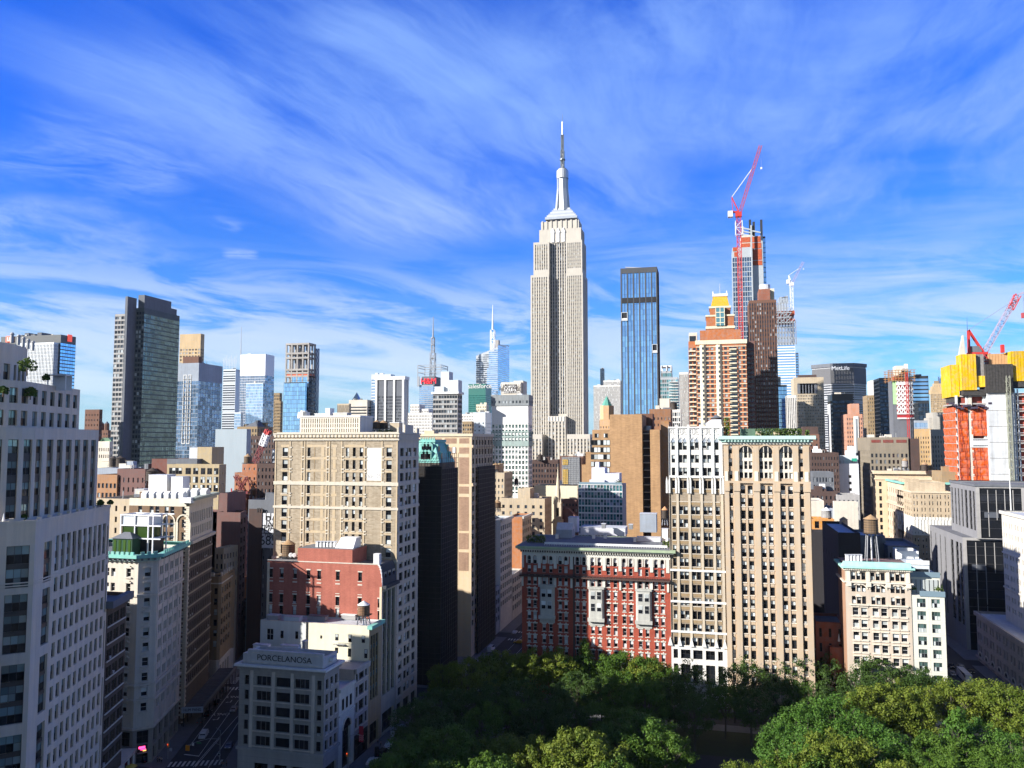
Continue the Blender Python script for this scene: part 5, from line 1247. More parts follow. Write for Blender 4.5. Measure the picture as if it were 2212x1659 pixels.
# ============ tall tan block with panelled brick front and windowed avenue side
def panelled_block():
 n=3;Y0=247.0;X1=XA;X0=xpx(n,305,1100,Y0);Y1=PX(*K(n,1243,1100),X1).y;W_=X1-X0;D_=Y1-Y0
 BK=brick('tan_wall_brick',(.40,.335,.245),(.29,.232,.16),(.36,.305,.235),w=1.1,h=.42)
 PL=stone('light_brick',(.50,.40,.27),var=.1);ST=stone('pale_facing',(.57,.52,.43),var=.1,streak=.2)
 B=Bld('panelled_block','tall tan brick block with belt courses, blocked windows and a faded painted wall sign','building',(X0,Y0),solo=100)
 z=lambda py:zpx(n,700,py,Y0);x=lambda px:xpx(n,px,1300,Y0)-X0
 zt=z(1012)
 ys=[1128,1209,1290,1371,1449,1530,1611,1692,1773,1854]
 zs=[z(y)for y in ys];fh=(zs[0]-zs[-1])/(len(zs)-1)
 k=len(zs)
 while zs[-1]-fh>9:zs.append(zs[-1]-fh)
 rows=mid(zs,2.95)
 cw=sorted([(x(350),x(384)),(x(513),x(532)),(x(764),x(784)),(x(809),x(828)),(x(854),x(875)),(x(1029),x(1064))])
 B.facade((X0,Y0),SX,W_,0,zt,BK,cols=cw,rows=rows,st=WS['dh'],r=.35)
 g=B.mb('brick_panel');fl=B.mb('blocked_window')
 for r0 in rows:
  for a,b,w in((603,622,0),(680,700,0)):wbox(g,(X0,Y0),SX,x(a),x(b),r0[0]-.1,r0[1]+.1,.06,PL)
  wbox(fl,(X0,Y0),SX,x(557),x(563),r0[0],r0[1],.05,C['olive_brick'])
  zb,za=r0[1]+.12,r0[1]+.95
  for a,b in((505,640),(672,708),(755,885),(340,392),(1020,1072)):wbox(g,(X0,Y0),SX,x(a),x(b),zb,za,.05,PL)
 sl=B.mb('sill')
 for(a,b)in cw:
  for r0 in rows:wbox(sl,(X0,Y0),SX,a-.15,b+.15,r0[0]-.3,r0[0]-.03,.22,ST)
 pl=B.mb('pilaster')
 for a in(306,400,478,496,640,658,738,888,1002,1100):wbox(pl,(X0,Y0),SX,x(a)-.22,x(a)+.22,0,z(1058),.16,PL)
 for a in(404,486,648,746,893,1008):
  for r0 in rows:wbox(g,(X0,Y0),SX,x(a)-.5,x(a)+.5,r0[0]-.25,r0[0]+.15,.2,ST);wbox(g,(X0,Y0),SX,x(a)-.5,x(a)+.5,r0[1]-.1,r0[1]+.25,.2,ST)
  # avenue side
 er=mid([q for q in zs],2.7);u=lambda f:D_*f
 B.facade((X1,Y0),EY,D_,0,7,ST,cols=[(1,5),(6.5,12),(13.5,D_-1)],rows=[(.4,6)],st=('g22',M_FRB,G_DARK,G_DARK),r=.6)
 B.facade((X1,Y0),EY,D_,7,zt-.2,ST,cols=[(u(.10),u(.26)),(u(.345),u(.475)),(u(.495),u(.625)),(u(.72),u(.88))],rows=er,st=WS['dh'],r=.4)
 B.facade((X1,Y1),(-1,0),W_,0,zt,BK);B.facade((X0,Y1),(0,-1),D_,0,zt,BK)
 pts=B.rect(X0,X1,Y0,Y1)
 for a,b,o in((1032,1014,.35),(1012,1004,.6),(1052,1042,.45),(1345,1322,.28),(1500,1484,.28)):B.belt(pts,z(a),z(b),o,ST,'belt_course')
 for zz in(z(1860)+1,):B.belt(pts,zz,zz+.9,.25,ST,'belt_course')
 for r0 in er:wbox(B.mb('sill'),(X1,Y0),EY,.3,D_-.3,r0[0]-.55,r0[0]-.05,.18,ST)
 for k_ in range(34):xx=lerp(.5,W_-.5,k_/33);wbox(B.mb('dentil'),(X0,Y0),SX,xx-.16,xx+.16,z(1032)+.05,z(1012)-.15,.5,PL)
 B.mb('roof').quad((X0,Y0,zt-.5),(X1,Y0,zt-.5),(X1,Y1,zt-.5),(X0,Y1,zt-.5),M_ROOFL)
 B.prism([(X0+.3,Y0+.3),(X1-.3,Y0+.3),(X1-.3,Y1-.3),(X0+.3,Y1-.3)],zt-.4,z(1004)+.3,ST,part='parapet',par=.6)
 # faded painted sign
 GW=stone('faded_white_paint',(.66,.65,.62),var=.3,mott=1.2,bump=0);g=B.mb('painted_sign');wbox(g,(X0,Y0),SX,x(904),x(1004),z(1312),z(1100),.03,GW)
 B.text('765-1250',(X0+x(952),Y0-.05,z(1283)),1.7,stone('faded_grey_paint',(.42,.42,.42),bump=0),ext=.01)
 # finned rooftop room
 x0,x1=xpx(n,466,950,Y0+1),xpx(n,858,950,Y0+1);zr=zpx(n,660,893,Y0+1);WF=stone('fin_white',(.68,.62,.52),var=.08)
 yb=PX(*K(n,942,900),x1).y
 B.facade((x0,Y0+1),SX,x1-x0,zt,zr,WF,cols=even(x1-x0,26,.42,.4),rows=[(zt+.7,zt+1.9),(zt+2.3,zt+(zr-zt)*.56),(zt+(zr-zt)*.6,zr-.8)],st=('plain',M_FRB,BK,BK),r=.3,part='rooftop_room',wname='louvre')
 yb=min(max(yb,Y0+6),Y1-1)
 B.facade((x1,Y0+1),EY,yb-Y0-1,zt,zr,WF,part='rooftop_room');B.facade((x1,yb),(-1,0),x1-x0,zt,zr,WF,part='rooftop_room');B.facade((x0,yb),(0,-1),yb-Y0-1,zt,zr,WF,part='rooftop_room')
 B.mb('rooftop_room').quad((x0,Y0+1,zr-.3),(x1,Y0+1,zr-.3),(x1,yb,zr-.3),(x0,yb,zr-.3),M_ROOFL);B.belt(B.rect(x0,x1,Y0+1,yb),zr-.35,zr+.15,.2,M_WHITE,'coping')
 g=B.mb('avenue_parapet');wbox(g,(X1,Y0),EY,D_*.3,D_*.7,zt,zt+3.2,.1,ST,.5);wbox(g,(X1,Y0),EY,0,D_*.12,zt,zt+2.2,.1,ST,.5);wbox(g,(X1,Y0),EY,D_*.88,D_,zt,zt+2.2,.1,ST,.5)
 g=B.mb('chimney');q=PY(*K(n,492,890),Y0+6);g.cyl(q.x,Y0+6,zr-.5,zpx(n,492,868,Y0+6),2.2,2.0,WF,10);g.cyl(q.x,Y0+6,zpx(n,492,868,Y0+6),zpx(n,492,858,Y0+6),1.3,1.2,M_WHITE,8)
 return B,X0,X1,Y0,Y1,zt
PNL=panelled_block()
# ============ copper mansard tower in black scaffold netting, and the tan flank building behind it
def mansard_tower():
 n=3;Y0=290.0;X1=XA-.6;X0=xpx(n,1236,1250,Y0)-10;Y1=PX(*K(n,1488,1250),XA).y;W_=X1-X0;D_=Y1-Y0
 NET=plain('black_netting',(.016,.014,.013),.9,var=.5);z=lambda py:zpx(n,1300,py,Y0)
 B=Bld('mansard_tower','tower wrapped in black scaffold netting under a green copper mansard roof','building',(X0,Y0),solo=0)
 zw=z(1198);zr=z(1062)
 B.vol(X0,X1,Y0,Y1,0,zw,stone('sooty_stone',(.10,.085,.07)),S=punch(6,3.9,.45,.55,lo=10),E=punch(6,3.9,.45,.55,lo=10))
 ins=3.2;xk=X0+10
 B.mb('mansard_roof').prism([(xk-3,Y0),(X1,Y0),(X1,Y1),(xk-3,Y1)],zw,zr,M_COPPER,pts2=[(xk-1,Y0+ins),(X1-ins,Y0+ins),(X1-ins,Y1-ins),(xk-1,Y1-ins)])
 g=B.mb('roof_cresting');p=B.rect(xk-1,X1-ins,Y0+ins,Y1-ins);B.belt(p,zr-.1,zr+.9,.4,M_COPPER,'roof_cresting')
 for i in range(9):xx=lerp(xk,X1-ins,i/8);g.cyl(xx,Y0+ins,zr+.9,zr+1.8,.3,.1,M_COPPER,5)
 for i in range(3):
  for zz in(.22,.58):
   xx=lerp(xk+1.5,X1-4.5,i/2);q=B.one('dormer');yy=Y0+ins*zz-.2;q.box(xx-1.1,xx+1.1,yy,yy+2.4,zw+(zr-zw)*zz-.8,zw+(zr-zw)*zz+2.2,M_COPPER);q.box(xx-.6,xx+.6,yy-.06,yy,zw+(zr-zw)*zz-.4,zw+(zr-zw)*zz+1.7,G_DARK);q.prism([(xx-1.3,yy-.2),(xx+1.3,yy-.2),(xx+1.3,yy+2),(xx-1.3,yy+2)],zw+(zr-zw)*zz+2.2,zw+(zr-zw)*zz+3.2,M_COPPER,pts2=[(xx-.1,yy-.2),(xx+.1,yy-.2),(xx+.1,yy+2),(xx-.1,yy+2)])
 for i in range(2):
  for zz in(.22,.58):yy=lerp(Y0+4,Y1-4,i);xx=X1-ins*zz+.2;q=B.one('dormer');q.box(xx-2.2,xx,yy-1,yy+1,zw+(zr-zw)*zz-.8,zw+(zr-zw)*zz+2.4,M_COPPER);q.box(xx,xx+.06,yy-.6,yy+.6,zw+(zr-zw)*zz-.4,zw+(zr-zw)*zz+1.7,G_DARK)
  # scaffold with netting
 s_=empty('scaffold',(X1,Y0,0),0,'black netted scaffold standing round the copper roofed tower','scaffold')
 net,tub=MB(),MB();TB=plain('scaffold_tube',(.05,.04,.036),.5,.4);zt=z(1170)
 xs=[X0+6+2.4*i for i in range(int((X1-X0-5)/2.4)+1)]+[X1+1.3]
 for xx in xs:tub.bar((xx,Y0-1.6,0),(xx,Y0-1.6,zt+2),.08,TB);tub.bar((xx,Y0-.5,0),(xx,Y0-.5,zt+2),.07,TB)
 for i in range(9):yy=lerp(Y0-1.6,Y1-.3,i/8);tub.bar((X1+1.5,yy,0),(X1+1.5,yy,zt+2),.09,TB)
 zz=4.0
 while zz<zt+2:tub.bar((X0+6,Y0-1.62,zz),(X1+1.5,Y0-1.62,zz),.09,TB);tub.bar((X1+1.52,Y0-1.6,zz),(X1+1.52,Y1-.3,zz),.09,TB);zz+=2.0
 net.box(X0+6,X1+1.3,Y0-1.5,Y0-.6,0,zt-3,NET);net.box(X1+.3,X1+1.35,Y0-.6,Y1-.3,0,zt-4,NET)
 for mb,nm in((net,'netting'),(tub,'tube_frame')):mb.build(nm,s_,(X1,Y0,0))
mansard_tower()
def flank_block():
 n=3;Y0=330.0;X1=XA;X0=xpx(n,1225,1100,Y0);Y1=PX(*K(5,398,1100),X1).y;W_=X1-X0;D_=Y1-Y0
 ST=stone('cream_flank',(.62,.49,.33),var=.08,streak=.15);BP=brick('flank_brick',(.36,.23,.16),(.29,.18,.125),(.35,.25,.18),w=1,h=.4)
 z=lambda py:zpx(n,1450,py,Y0);x=lambda px:xpx(n,px,1250,Y0)
 zt=z(1012)
 B=Bld('flank_block','cream banded building with brown brick wall panels behind the netted tower','building',(X0,Y0),solo=0)
 B.vol(X0,X1,Y0,Y1,0,zt,ST,E=punch(7,4.0,.55,.6,lo=10,st=WS['dark']))
 g=B.mb('brick_panel')
 for(a,b)in((1410,1488),(1506,1570)):
  for(p,q)in((1072,1038),(1138,1098),(1335,1162),(1398,1352),(1640,1420),(1760,1655),(1900,1780)):g.box(x(a),x(b),Y0-.06,Y0+.02,z(p),z(q),BP)
 g.box(x(1250),x(1390),Y0-.06,Y0+.02,z(1072),z(1038),BP)
 for i,(px,py)in enumerate(((1430,1115),(1472,1115),(1448,1205),(1448,1290))):
  q=B.one('window');q.box(x(px)-.7,x(px)+.7,Y0-.12,Y0-.05,z(py)-1.3,z(py)+1.3,M_FRB);q.box(x(px)-.6,x(px)+.6,Y0-.14,Y0-.12,z(py)-1.2,z(py)+1.2,G_T)
 B.belt(B.rect(X0,X1,Y0,Y1),zt-.9,zt+.3,.5,M_CREAM,'cornice')
 for zz in(z(1340),z(1090)):wbox(B.mb('belt_course'),(X1,Y0),EY,0,D_,zz-.6,zz+.6,.6,ST)
 s_=empty('scaffold',(X1,Y0,0),0,'tube scaffold climbing the avenue side of the cream banded building','scaffold');tub=MB();TB=MATS['scaffold_tube'];zs=zt-1
 for i in range(13):yy=lerp(Y0+.4,Y1,i/12);tub.bar((X1+1.6,yy,0),(X1+1.6,yy,zs),.09,TB)
 zz=4.0
 while zz<zs:tub.bar((X1+1.6,Y0+.4,zz),(X1+1.6,Y1,zz),.08,TB);zz+=2.0
 net=MB();net.box(X1+.8,X1+1.3,Y0+6,Y1,0,zt-14,MATS['black_netting'])
 tub.build('tube_frame',s_,(X1,Y0,0));net.build('netting',s_,(X1,Y0,0))
 q=MB();q.box(x(1235),x(1300),Y0+8,Y0+14,zt-.5,z(985),ST);tag(q.build('roof_bulkhead'),'small cream roof room on the brown panelled flank building','roof room')
flank_block()
# ============ red brick and white terracotta apartment house facing the park
def park_red_house():
 n=6;Y0=289.0;X0,X1=xpx(n,258,500,Y0),xpx(n,1228,500,Y0)-.05;W_=X1-X0;Y1=Y0+34
 RB=brick('park_red_brick',(.38,.066,.034),(.30,.048,.028),(.30,.10,.07),w=.7,h=.26);WT=stone('white_terracotta',(.62,.60,.53),var=.12,streak=.2)
 z=lambda py:zpx(n,740,py+0,Y0)
 def zl(py):return zpx(n,310,py,Y0)
 x=lambda px:xpx(n,px,500,Y0)-X0
 zt=zl(208)
 B=Bld('terracotta_house','red brick apartment house with white terracotta oriels, arched top windows and a green cornice','building',(X0,Y0),solo=100)
 pair=[(305,343),(402,446),(507,545),(620,663),(720,765),(823,868),(926,970),(1030,1075),(1135,1177)]
 cols=ctr([x(p)for q in pair for p in q],1.25)
 zs=[zl(433)-4.12*i for i in range(11)]
 zr=zl(395)
 rows=mid([q for q in zs if q>4],2.55)
 WS['terr']=('dh',M_FRW,G_T,G_B)
 B.facade((X0,Y0),SX,W_,0,zr,RB,cols=cols,rows=rows,st=WS['terr'],r=.35)
 r2=mid([zl(355),zl(302)],2.5);r2=[r2[0],(r2[1][0],r2[1][1]+.4)]
 B.facade((X0,Y0),SX,W_,zr,zt-1.0,RB,cols=cols,rows=r2,st=WS['terr'],r=.4)
 B.facade((X1,Y0),EY,Y1-Y0,0,zt-1,RB);B.facade((X1,Y1),(-1,0),W_,0,zt-1,RB)
 B.facade((X0,Y1),(0,-1),Y1-Y0,0,zt-1,RB,cols=even(Y1-Y0,12,.35),rows=rows,st=WS['terr'],r=.35)
 li,si=B.mb('lintel'),B.mb('sill')
 for(c0,c1)in cols:
  for r0 in rows:
   wbox(li,(X0,Y0),SX,c0-.3,c1+.3,r0[1]+.03,r0[1]+.42,.14,WT);c_=(c0+c1)/2;wbox(li,(X0,Y0),SX,c_-.2,c_+.2,r0[1]+.43,r0[1]+.8,.2,WT);wbox(si,(X0,Y0),SX,c0-.2,c1+.2,r0[0]-.25,r0[0]-.03,.18,WT)
   # white frieze with arches
 zf0,zf1=zl(300),zl(248)
 fz=B.mb('frieze');wbox(fz,(X0,Y0),SX,0,W_,zl(268),zf1+.6,.3,WT)
 for i,(c0,c1)in enumerate(cols):
  wbox(fz,(X0,Y0),SX,c0-.45,c0-.05,zl(318),zl(268),.22,WT);wbox(fz,(X0,Y0),SX,c1+.05,c1+.45,zl(318),zl(268),.22,WT)
  r_=(c1-c0)/2
  for k in range(6):
   a,b=math.pi*k/6,math.pi*(k+1)/6;cc=X0+(c0+c1)/2;za=r2[1][1]-r_*.9
   fz.prism([(cc+r_*math.cos(b),Y0-.2),(cc+r_*math.cos(a),Y0-.2),(cc+r_*math.cos(a),Y0+.1),(cc+r_*math.cos(b),Y0+.1)],za+r_*min(math.sin(a),math.sin(b))+.25,r2[1][1]+.9,WT)
 for i in range(10):
  px=[262,372,476,582,694,796,900,1004,1106,1212][i];wbox(fz,(X0,Y0),SX,max(0,x(px)-.55),min(W_,x(px)+.55),zl(350),zl(268),.32,WT);wbox(fz,(X0,Y0),SX,max(0,x(px)-.35),min(W_,x(px)+.35),zl(470),zl(404),.5,WT)
 GC=stone('green_cornice',(.34,.42,.28),var=.15);pts=B.rect(X0,X1,Y0,Y1)
 B.belt(pts,zl(246),zl(232),.55,C['dark_brick'],'cornice');B.belt(pts,zl(232),zl(222),1.3,WT,'cornice');B.belt(pts,zl(222),zl(206),2.0,GC,'cornice')
 for k in range(60):xx=lerp(.3,W_-.3,k/59);wbox(B.mb('bracket'),(X0,Y0),SX,xx-.14,xx+.14,zl(246)-.1,zl(232),.95,WT)
 # iron balcony
 bl=B.mb('iron_balcony');zb0,zb1=zl(396),zl(378)
 wbox(bl,(X0,Y0),SX,-.6,W_,zb0-.5,zb0,1.5,C['dark_brick'])
 for k in range(90):xx=X0+lerp(-.5,W_,k/89);bl.bar((xx,Y0-1.4,zb0),(xx,Y0-1.4,zb1),.05,M_BLACK)
 bl.box(X0-.6,X1,Y0-1.45,Y0-1.35,zb1-.1,zb1,M_BLACK,True);bl.box(X0-.6,X1,Y0-1.44,Y0-1.36,zb0+.3,zb0+.55,M_BLACK,True)
 # oriels
 for(a,b)in((374,472),(693,794),(1001,1105)):
  o=B.one('oriel');WT=stone('oriel_terracotta',(.42,.42,.385),var=.2);xa,xb=X0+x(a),X0+x(b);z0,z1=zs[3]+1.5-1.9,zs[0]-1.6
  o.prism([(xa,Y0),(xa+.6,Y0-1.3),(xb-.6,Y0-1.3),(xb,Y0)],z0,z1,WT,bottom=True);o.box(xa-.2,xb+.2,Y0-1.6,Y0,z0-.5,z0+.7,WT,True);o.box(xa-.1,xb+.1,Y0-1.5,Y0,z1-.3,z1+.35,WT,True)
  o.box(xa,xb,Y0-.3,Y0-.02,zs[3]-2.4,z0-.5,WT,True);o.box(xa,xb,Y0-.3,Y0-.02,z1+.4,zs[0]-1.35,WT)
  for xx in(xa,(xa+xb)/2-.4,xb-.8):o.box(xx,xx+.8,Y0-.28,Y0-.02,zs[0]-1.3,zl(400),WT)
  for r_ in(zs[1],zs[2]):
   for f_ in(.30,.70):xx=lerp(xa,xb,f_);o.box(xx-.8,xx+.8,Y0-1.38,Y0-1.31,r_-1.4,r_+1.4,M_FRW);o.box(xx-.7,xx+.7,Y0-1.42,Y0-1.38,r_+.05,r_+1.3,G_T);o.box(xx-.7,xx+.7,Y0-1.42,Y0-1.38,r_-1.3,r_-.05,G_DARK)
 B.mb('recess').box(X0+x(590),X0+x(604),Y0-.04,Y0+.02,0,zl(250),C['dark_brick'])  # dark strip on the wall face, standing in for a recess's shade
 B.mb('roof').quad((X0-1.5,Y0-1.5,zl(206)+.02),(X1,Y0-1.5,zl(206)+.02),(X1,Y1,zl(206)+.02),(X0-1.5,Y1,zl(206)+.02),stone('blue_grey_roof',(.15,.165,.19),var=.2))
 g=B.mb('roof_terrace_rail');zz=zl(206)
 for k in range(50):xx=lerp(X0+8,X1-1,k/49);g.bar((xx,Y0+2,zz),(xx,Y0+2,zz+1.2),.06,M_WHITE)
 g.box(X0+8,X1-1,Y0+1.95,Y0+2.05,zz+.5,zz+1.25,M_WHITE,True)
 return B,X0,X1,Y0,Y1,zl(206)
PRH=park_red_house()
# ============ brown loft tower with white gothic crown and base
def gothic_loft():
 Y0=289.0;X0,X1=PRH[2]+.05,xpx(7,414,1200,289.0);W_=X1-X0;Y1=Y0+26;n=7
 BB=brick('loft_brick',(.34,.28,.21),(.26,.21,.15),(.31,.26,.20),w=.8,h=.3);WT=C['white_stone'];z=lambda py:zpx(7,230,py,Y0);x=lambda px:xpx(7,px,1250,Y0)-X0
 B=Bld('gothic_loft','brown brick loft tower with white gothic crown, white belts and a white stone base','building',(X0,Y0),solo=100)
 zt=z(968);zb=zpx(6,1400,862,Y0);z6=lambda py:zpx(6,1400,py,Y0)
 cl=[(x(75),x(98)),(x(119),x(146)),(x(149),x(176)),(x(198),x(225)),(x(228),x(254)),(x(279),x(305)),(x(308),x(334)),(x(358),x(384))]
 z0=z(1088);fh=(z(1088)-z6(835))/15.0
 zs=[z0-fh*i for i in range(16)]
 rows=mid(zs,2.75);cut=z(1400)
 B.facade((X0,Y0),SX,W_,zb,cut,BB,cols=cl,rows=[r for r in rows if r[1]<cut and r[0]>zb],st=WS['dh'],r=.45)
 zc3=z(1285)
 B.facade((X0,Y0),SX,W_,cut,zc3,BB,cols=cl,rows=[r for r in rows if r[1]<zc3 and r[0]>cut],st=WS['dark'],r=.6)
 B.facade((X0,Y0),SX,W_,zc3,zt,WT,cols=cl,rows=[r for r in rows if r[0]>zc3],st=WS['dh'],r=.45)
 B.facade((X0,Y0),SX,W_,0,zb,WT,cols=[(x(70),x(98)),(x(117),x(178)),(x(196),x(256)),(x(277),x(336)),(x(356),x(386))],rows=[(z6(1110),z6(985)),(z6(950),z6(890))],st=('g22',M_FRB,G_DARK,G_B),r=.6)
 B.facade((X1,Y0),EY,Y1-Y0,0,zt,BB);B.facade((X1,Y1),(-1,0),W_,0,zt,BB);B.facade((X0,Y1),(0,-1),Y1-Y0,0,zt,stone('loft_side',(.40,.28,.17)))
 pr_=B.mb('pier')
 piers=[50,110,187,267,346,400]
 for p in piers:wbox(pr_,(X0,Y0),SX,max(0,x(p)-.42),min(W_,x(p)+.42),zb,z(1296),.35,stone('loft_pier',(.52,.45,.35)))
 for p in piers:wbox(B.mb('crown_pier'),(X0,Y0),SX,max(0,x(p)-.38),min(W_,x(p)+.38),z(1290),zt+1.0,.4,M_WHITE)
 pin=B.mb('pinnacle')
 for p in piers:
  xx=X0+x(p);
  for dx in(-.45,.45):pin.box(xx+dx-.3,xx+dx+.3,Y0-.75,Y0-.36,z(1398),z(1318),M_WHITE,True);pin.prism([(xx+dx-.3,Y0-.75),(xx+dx+.3,Y0-.75),(xx+dx+.3,Y0-.36),(xx+dx-.3,Y0-.36)],z(1318),z(1288),M_WHITE,pts2=[(xx+dx-.03,Y0-.6),(xx+dx+.03,Y0-.6),(xx+dx+.03,Y0-.5),(xx+dx-.03,Y0-.5)])
  pin.prism([(xx-.8,Y0-.6),(xx+.8,Y0-.6),(xx+.8,Y0-.36),(xx-.8,Y0-.36)],zb-.2,zb+2.8,M_WHITE,pts2=[(xx-.05,Y0-.5),(xx+.05,Y0-.5),(xx+.05,Y0-.4),(xx-.05,Y0-.4)])
 bt=B.mb('belt_course')
 for zz in(z(1290),z6(370),z6(575),z6(772)):wbox(bt,(X0,Y0),SX,0,W_,zz-.35,zz+.35,.42,M_WHITE)
 # crown roundels and pointed arches
 cr_=B.mb('crown_relief');bays=[(75,98),(119,176),(198,254),(279,334),(358,384)]
 wbox(cr_,(X0,Y0),SX,0,W_,z(972),z(962),.5,M_WHITE)
 for a,b in bays:
  k_=1 if b-a<30 else 2
  for i in range(k_):
   cc=X0+x(lerp(a,b,(i+.5)/k_));zc=z(995);r_=1.0
   for j in range(10):
    t0,t1=2*math.pi*j/10,2*math.pi*(j+1)/10;cr_.bar((cc+r_*math.cos(t0),Y0-.1,zc+r_*math.sin(t0)),(cc+r_*math.cos(t1),Y0-.1,zc+r_*math.sin(t1)),.14,M_WHITE)
   cr_.bar((cc-.7,Y0-.1,zc),(cc+.7,Y0-.1,zc),.1,M_WHITE);cr_.bar((cc,Y0-.1,zc-.7),(cc,Y0-.1,zc+.7),.1,M_WHITE)
   cr_.bar((cc-1.1,Y0-.1,z(1066)),(cc,Y0-.1,z(1028)),.14,M_WHITE);cr_.bar((cc+1.1,Y0-.1,z(1066)),(cc,Y0-.1,z(1028)),.14,M_WHITE)
   cr_.box(cc-.7,cc+.7,Y0-.03,Y0-.01,z(1064),z(1040),C['blue_grey'])
 sp_=B.mb('spandrel')
 for r0 in rows:
  if r0[0]>zc3 or r0[0]<zb+1:continue
  for a,b in bays:wbox(sp_,(X0,Y0),SX,x(a)-.1,x(b)+.1,r0[0]-1.3,r0[0]-.25,.1,C['olive_brick']);wbox(sp_,(X0,Y0),SX,x(a)-.1,x(b)+.1,r0[0]-.24,r0[0]-.02,.2,TRIM)
 B.mb('roof').quad((X0,Y0,zt-.4),(X1,Y0,zt-.4),(X1,Y1,zt-.4),(X0,Y1,zt-.4),M_ROOFL)
 q=MB();xa,xb=xpx(7,296,940,300),xpx(7,398,940,300);q.box(xa,xb,298,306,zt-.4,zpx(7,350,940,298),M_WSTEEL);q.prism([(xa,298),(xb,298),(xb,306),(xa,306)],zpx(7,350,940,298),zpx(7,350,915,298),M_WSTEEL,pts2=[(xa+2,300),(xb,300),(xb,306),(xa+2,306)])
 tag(q.build('roof_housing'),'white metal housing on the roof of the white crowned loft tower','roof housing')
 return B,X0,X1,Y0,Y1,zt
GOT=gothic_loft()
# ============ tan pier tower with three great arched windows
def arcade_tower():
 n=7;Y0=288.6;X0,X1=GOT[2]+.05,xpx(7,979,1250,288.6);W_=X1-X0;Y1=Y0+26
 TS=stone('arcade_tan',(.44,.335,.235),var=.12,streak=.2);TP=stone('arcade_tan_light',(.50,.395,.285),var=.12,streak=.2);WT=stone('arcade_white',(.68,.63,.54),var=.1)
 z=lambda py:zpx(7,700,py,Y0);x=lambda px:xpx(7,px,1400,Y0)-X0;z8=lambda py:zpx(8,130,py,Y0)
 B=Bld('arcade_tower','tan stone tower with tall piers, three arched windows and a pale green bracketed cornice','building',(X0,Y0),solo=100)
 zt=z(1072)
 cl=[(x(452),x(474)),(x(526),x(556)),(x(574),x(604)),(x(657),x(686)),(x(705),x(734)),(x(788),x(818)),(x(838),x(868)),(x(914),x(938))]
 z0=z(1375);fh=(z(1375)-z(1640))/(265/82.6)
 rows=[];zz=z0
 while zz>6:rows.append((zz-1.42,zz+1.42));zz-=fh
 rows=rows[::-1];zcut=z(1335)
 B.facade((X0,Y0),SX,W_,0,zcut,TS,cols=cl,rows=rows,st=WS['dh'],r=.45)
 side=mid([z(1112),z(1196),z(1278)],2.7);bays=[(520,606),(652,738),(784,870)]
 B.facade((X0,Y0),SX,x(505),zcut,zt,TS,cols=[cl[0]],rows=side,st=WS['dh'],r=.45)
 a0=X0+x(896);B.facade((a0,Y0),SX,X1-a0,zcut,zt,TS,cols=[(cl[-1][0]-x(896),cl[-1][1]-x(896))],rows=side,st=WS['dh'],r=.45)
 # middle: three arched bays
 xm0,xm1=x(505),x(896)
 zs0,zs1,zsp=z(1300),z(1110),z(1128)
 B.facade((X0+xm0,Y0),SX,xm1-xm0,zcut,zt,TS,cols=[(x(a)-xm0,x(b)-xm0)for a,b in bays],rows=[(zs0,zsp)],st=('g32',M_FRW,G_T,G_B),r=.8,wname='arched_window')
 sc_=B.mb('spandrel');ar=B.mb('archivolt');ag=B.mb('arch_glass')
 for a,b in bays:
  xa,xb=X0+x(a),X0+x(b)
  for py in(1215,1180):pass
  for p0,p1 in((1188,1166),(1262,1240)):sc_.box(xa,xb,Y0+.3,Y0+.75,z(p0),z(p1),WT,True)
  for f_ in(.33,.67):xx=lerp(xa,xb,f_);sc_.box(xx-.22,xx+.22,Y0+.28,Y0+.78,zs0,zsp+1.5,WT)
  r_=(xb-xa)/2;cc=(xa+xb)/2;K_=10;ry=z(1088)-zsp
  ag.poly([(cc-r_*math.cos(math.pi*i/K_),Y0-.04,zsp+ry*math.sin(math.pi*i/K_))for i in range(K_+1)][::1],G_DARK)
  for f_ in(.33,.67):xx=lerp(xa,xb,f_);sc_.box(xx-.12,xx+.12,Y0-.09,Y0-.05,zsp,zsp+ry*.85,WT)
  for i in range(K_):
   t0,t1=math.pi*i/K_,math.pi*(i+1)/K_
   ar.bar((cc-(r_+.3)*math.cos(t0),Y0-.15,zsp+(ry+.3)*math.sin(t0)),(cc-(r_+.3)*math.cos(t1),Y0-.15,zsp+(ry+.3)*math.sin(t1)),.34,TP)
 B.facade((X1,Y0),EY,Y1-Y0,0,zt,TS);B.facade((X1,Y1),(-1,0),W_,0,zt,TS);B.facade((X0,Y1),(0,-1),Y1-Y0,0,zt,TS)
 p_=B.mb('pier')
 for px,w in((434,.8),(500,.95),(630,.95),(761,.95),(888,.95),(958,.95)):wbox(p_,(X0,Y0),SX,max(0,x(px)-w),min(W_,x(px)+w),0,z(1090),.55,TP);wbox(B.mb('pier_capital'),(X0,Y0),SX,max(0,x(px)-w-.2),min(W_,x(px)+w+.2),z(1385),z(1330),.9,TP);wbox(B.mb('pier_capital'),(X0,Y0),SX,max(0,x(px)-w*.6),min(W_,x(px)+w*.6),z(1325),z(1255),.75,WT)
 for px in(565,696,828):wbox(p_,(X0,Y0),SX,x(px)-.28,x(px)+.28,0,z(1350),.25,TP)
 wbox(B.mb('belt_course'),(X0,Y0),SX,0,W_,z(1332),z(1318),.8,TP)
 s_=B.mb('spandrel_panel')
 for r0 in rows:
  for(c0,c1)in cl:wbox(s_,(X0,Y0),SX,c0+.15,c1-.15,r0[0]-1.15,r0[0]-.45,.07,TP);wbox(s_,(X0,Y0),SX,c0-.05,c1+.05,r0[0]-.28,r0[0]-.03,.18,WT)
 GC=stone('pale_green_copper',(.46,.66,.60),var=.12);pts=B.rect(X0,X1,Y0,Y1)
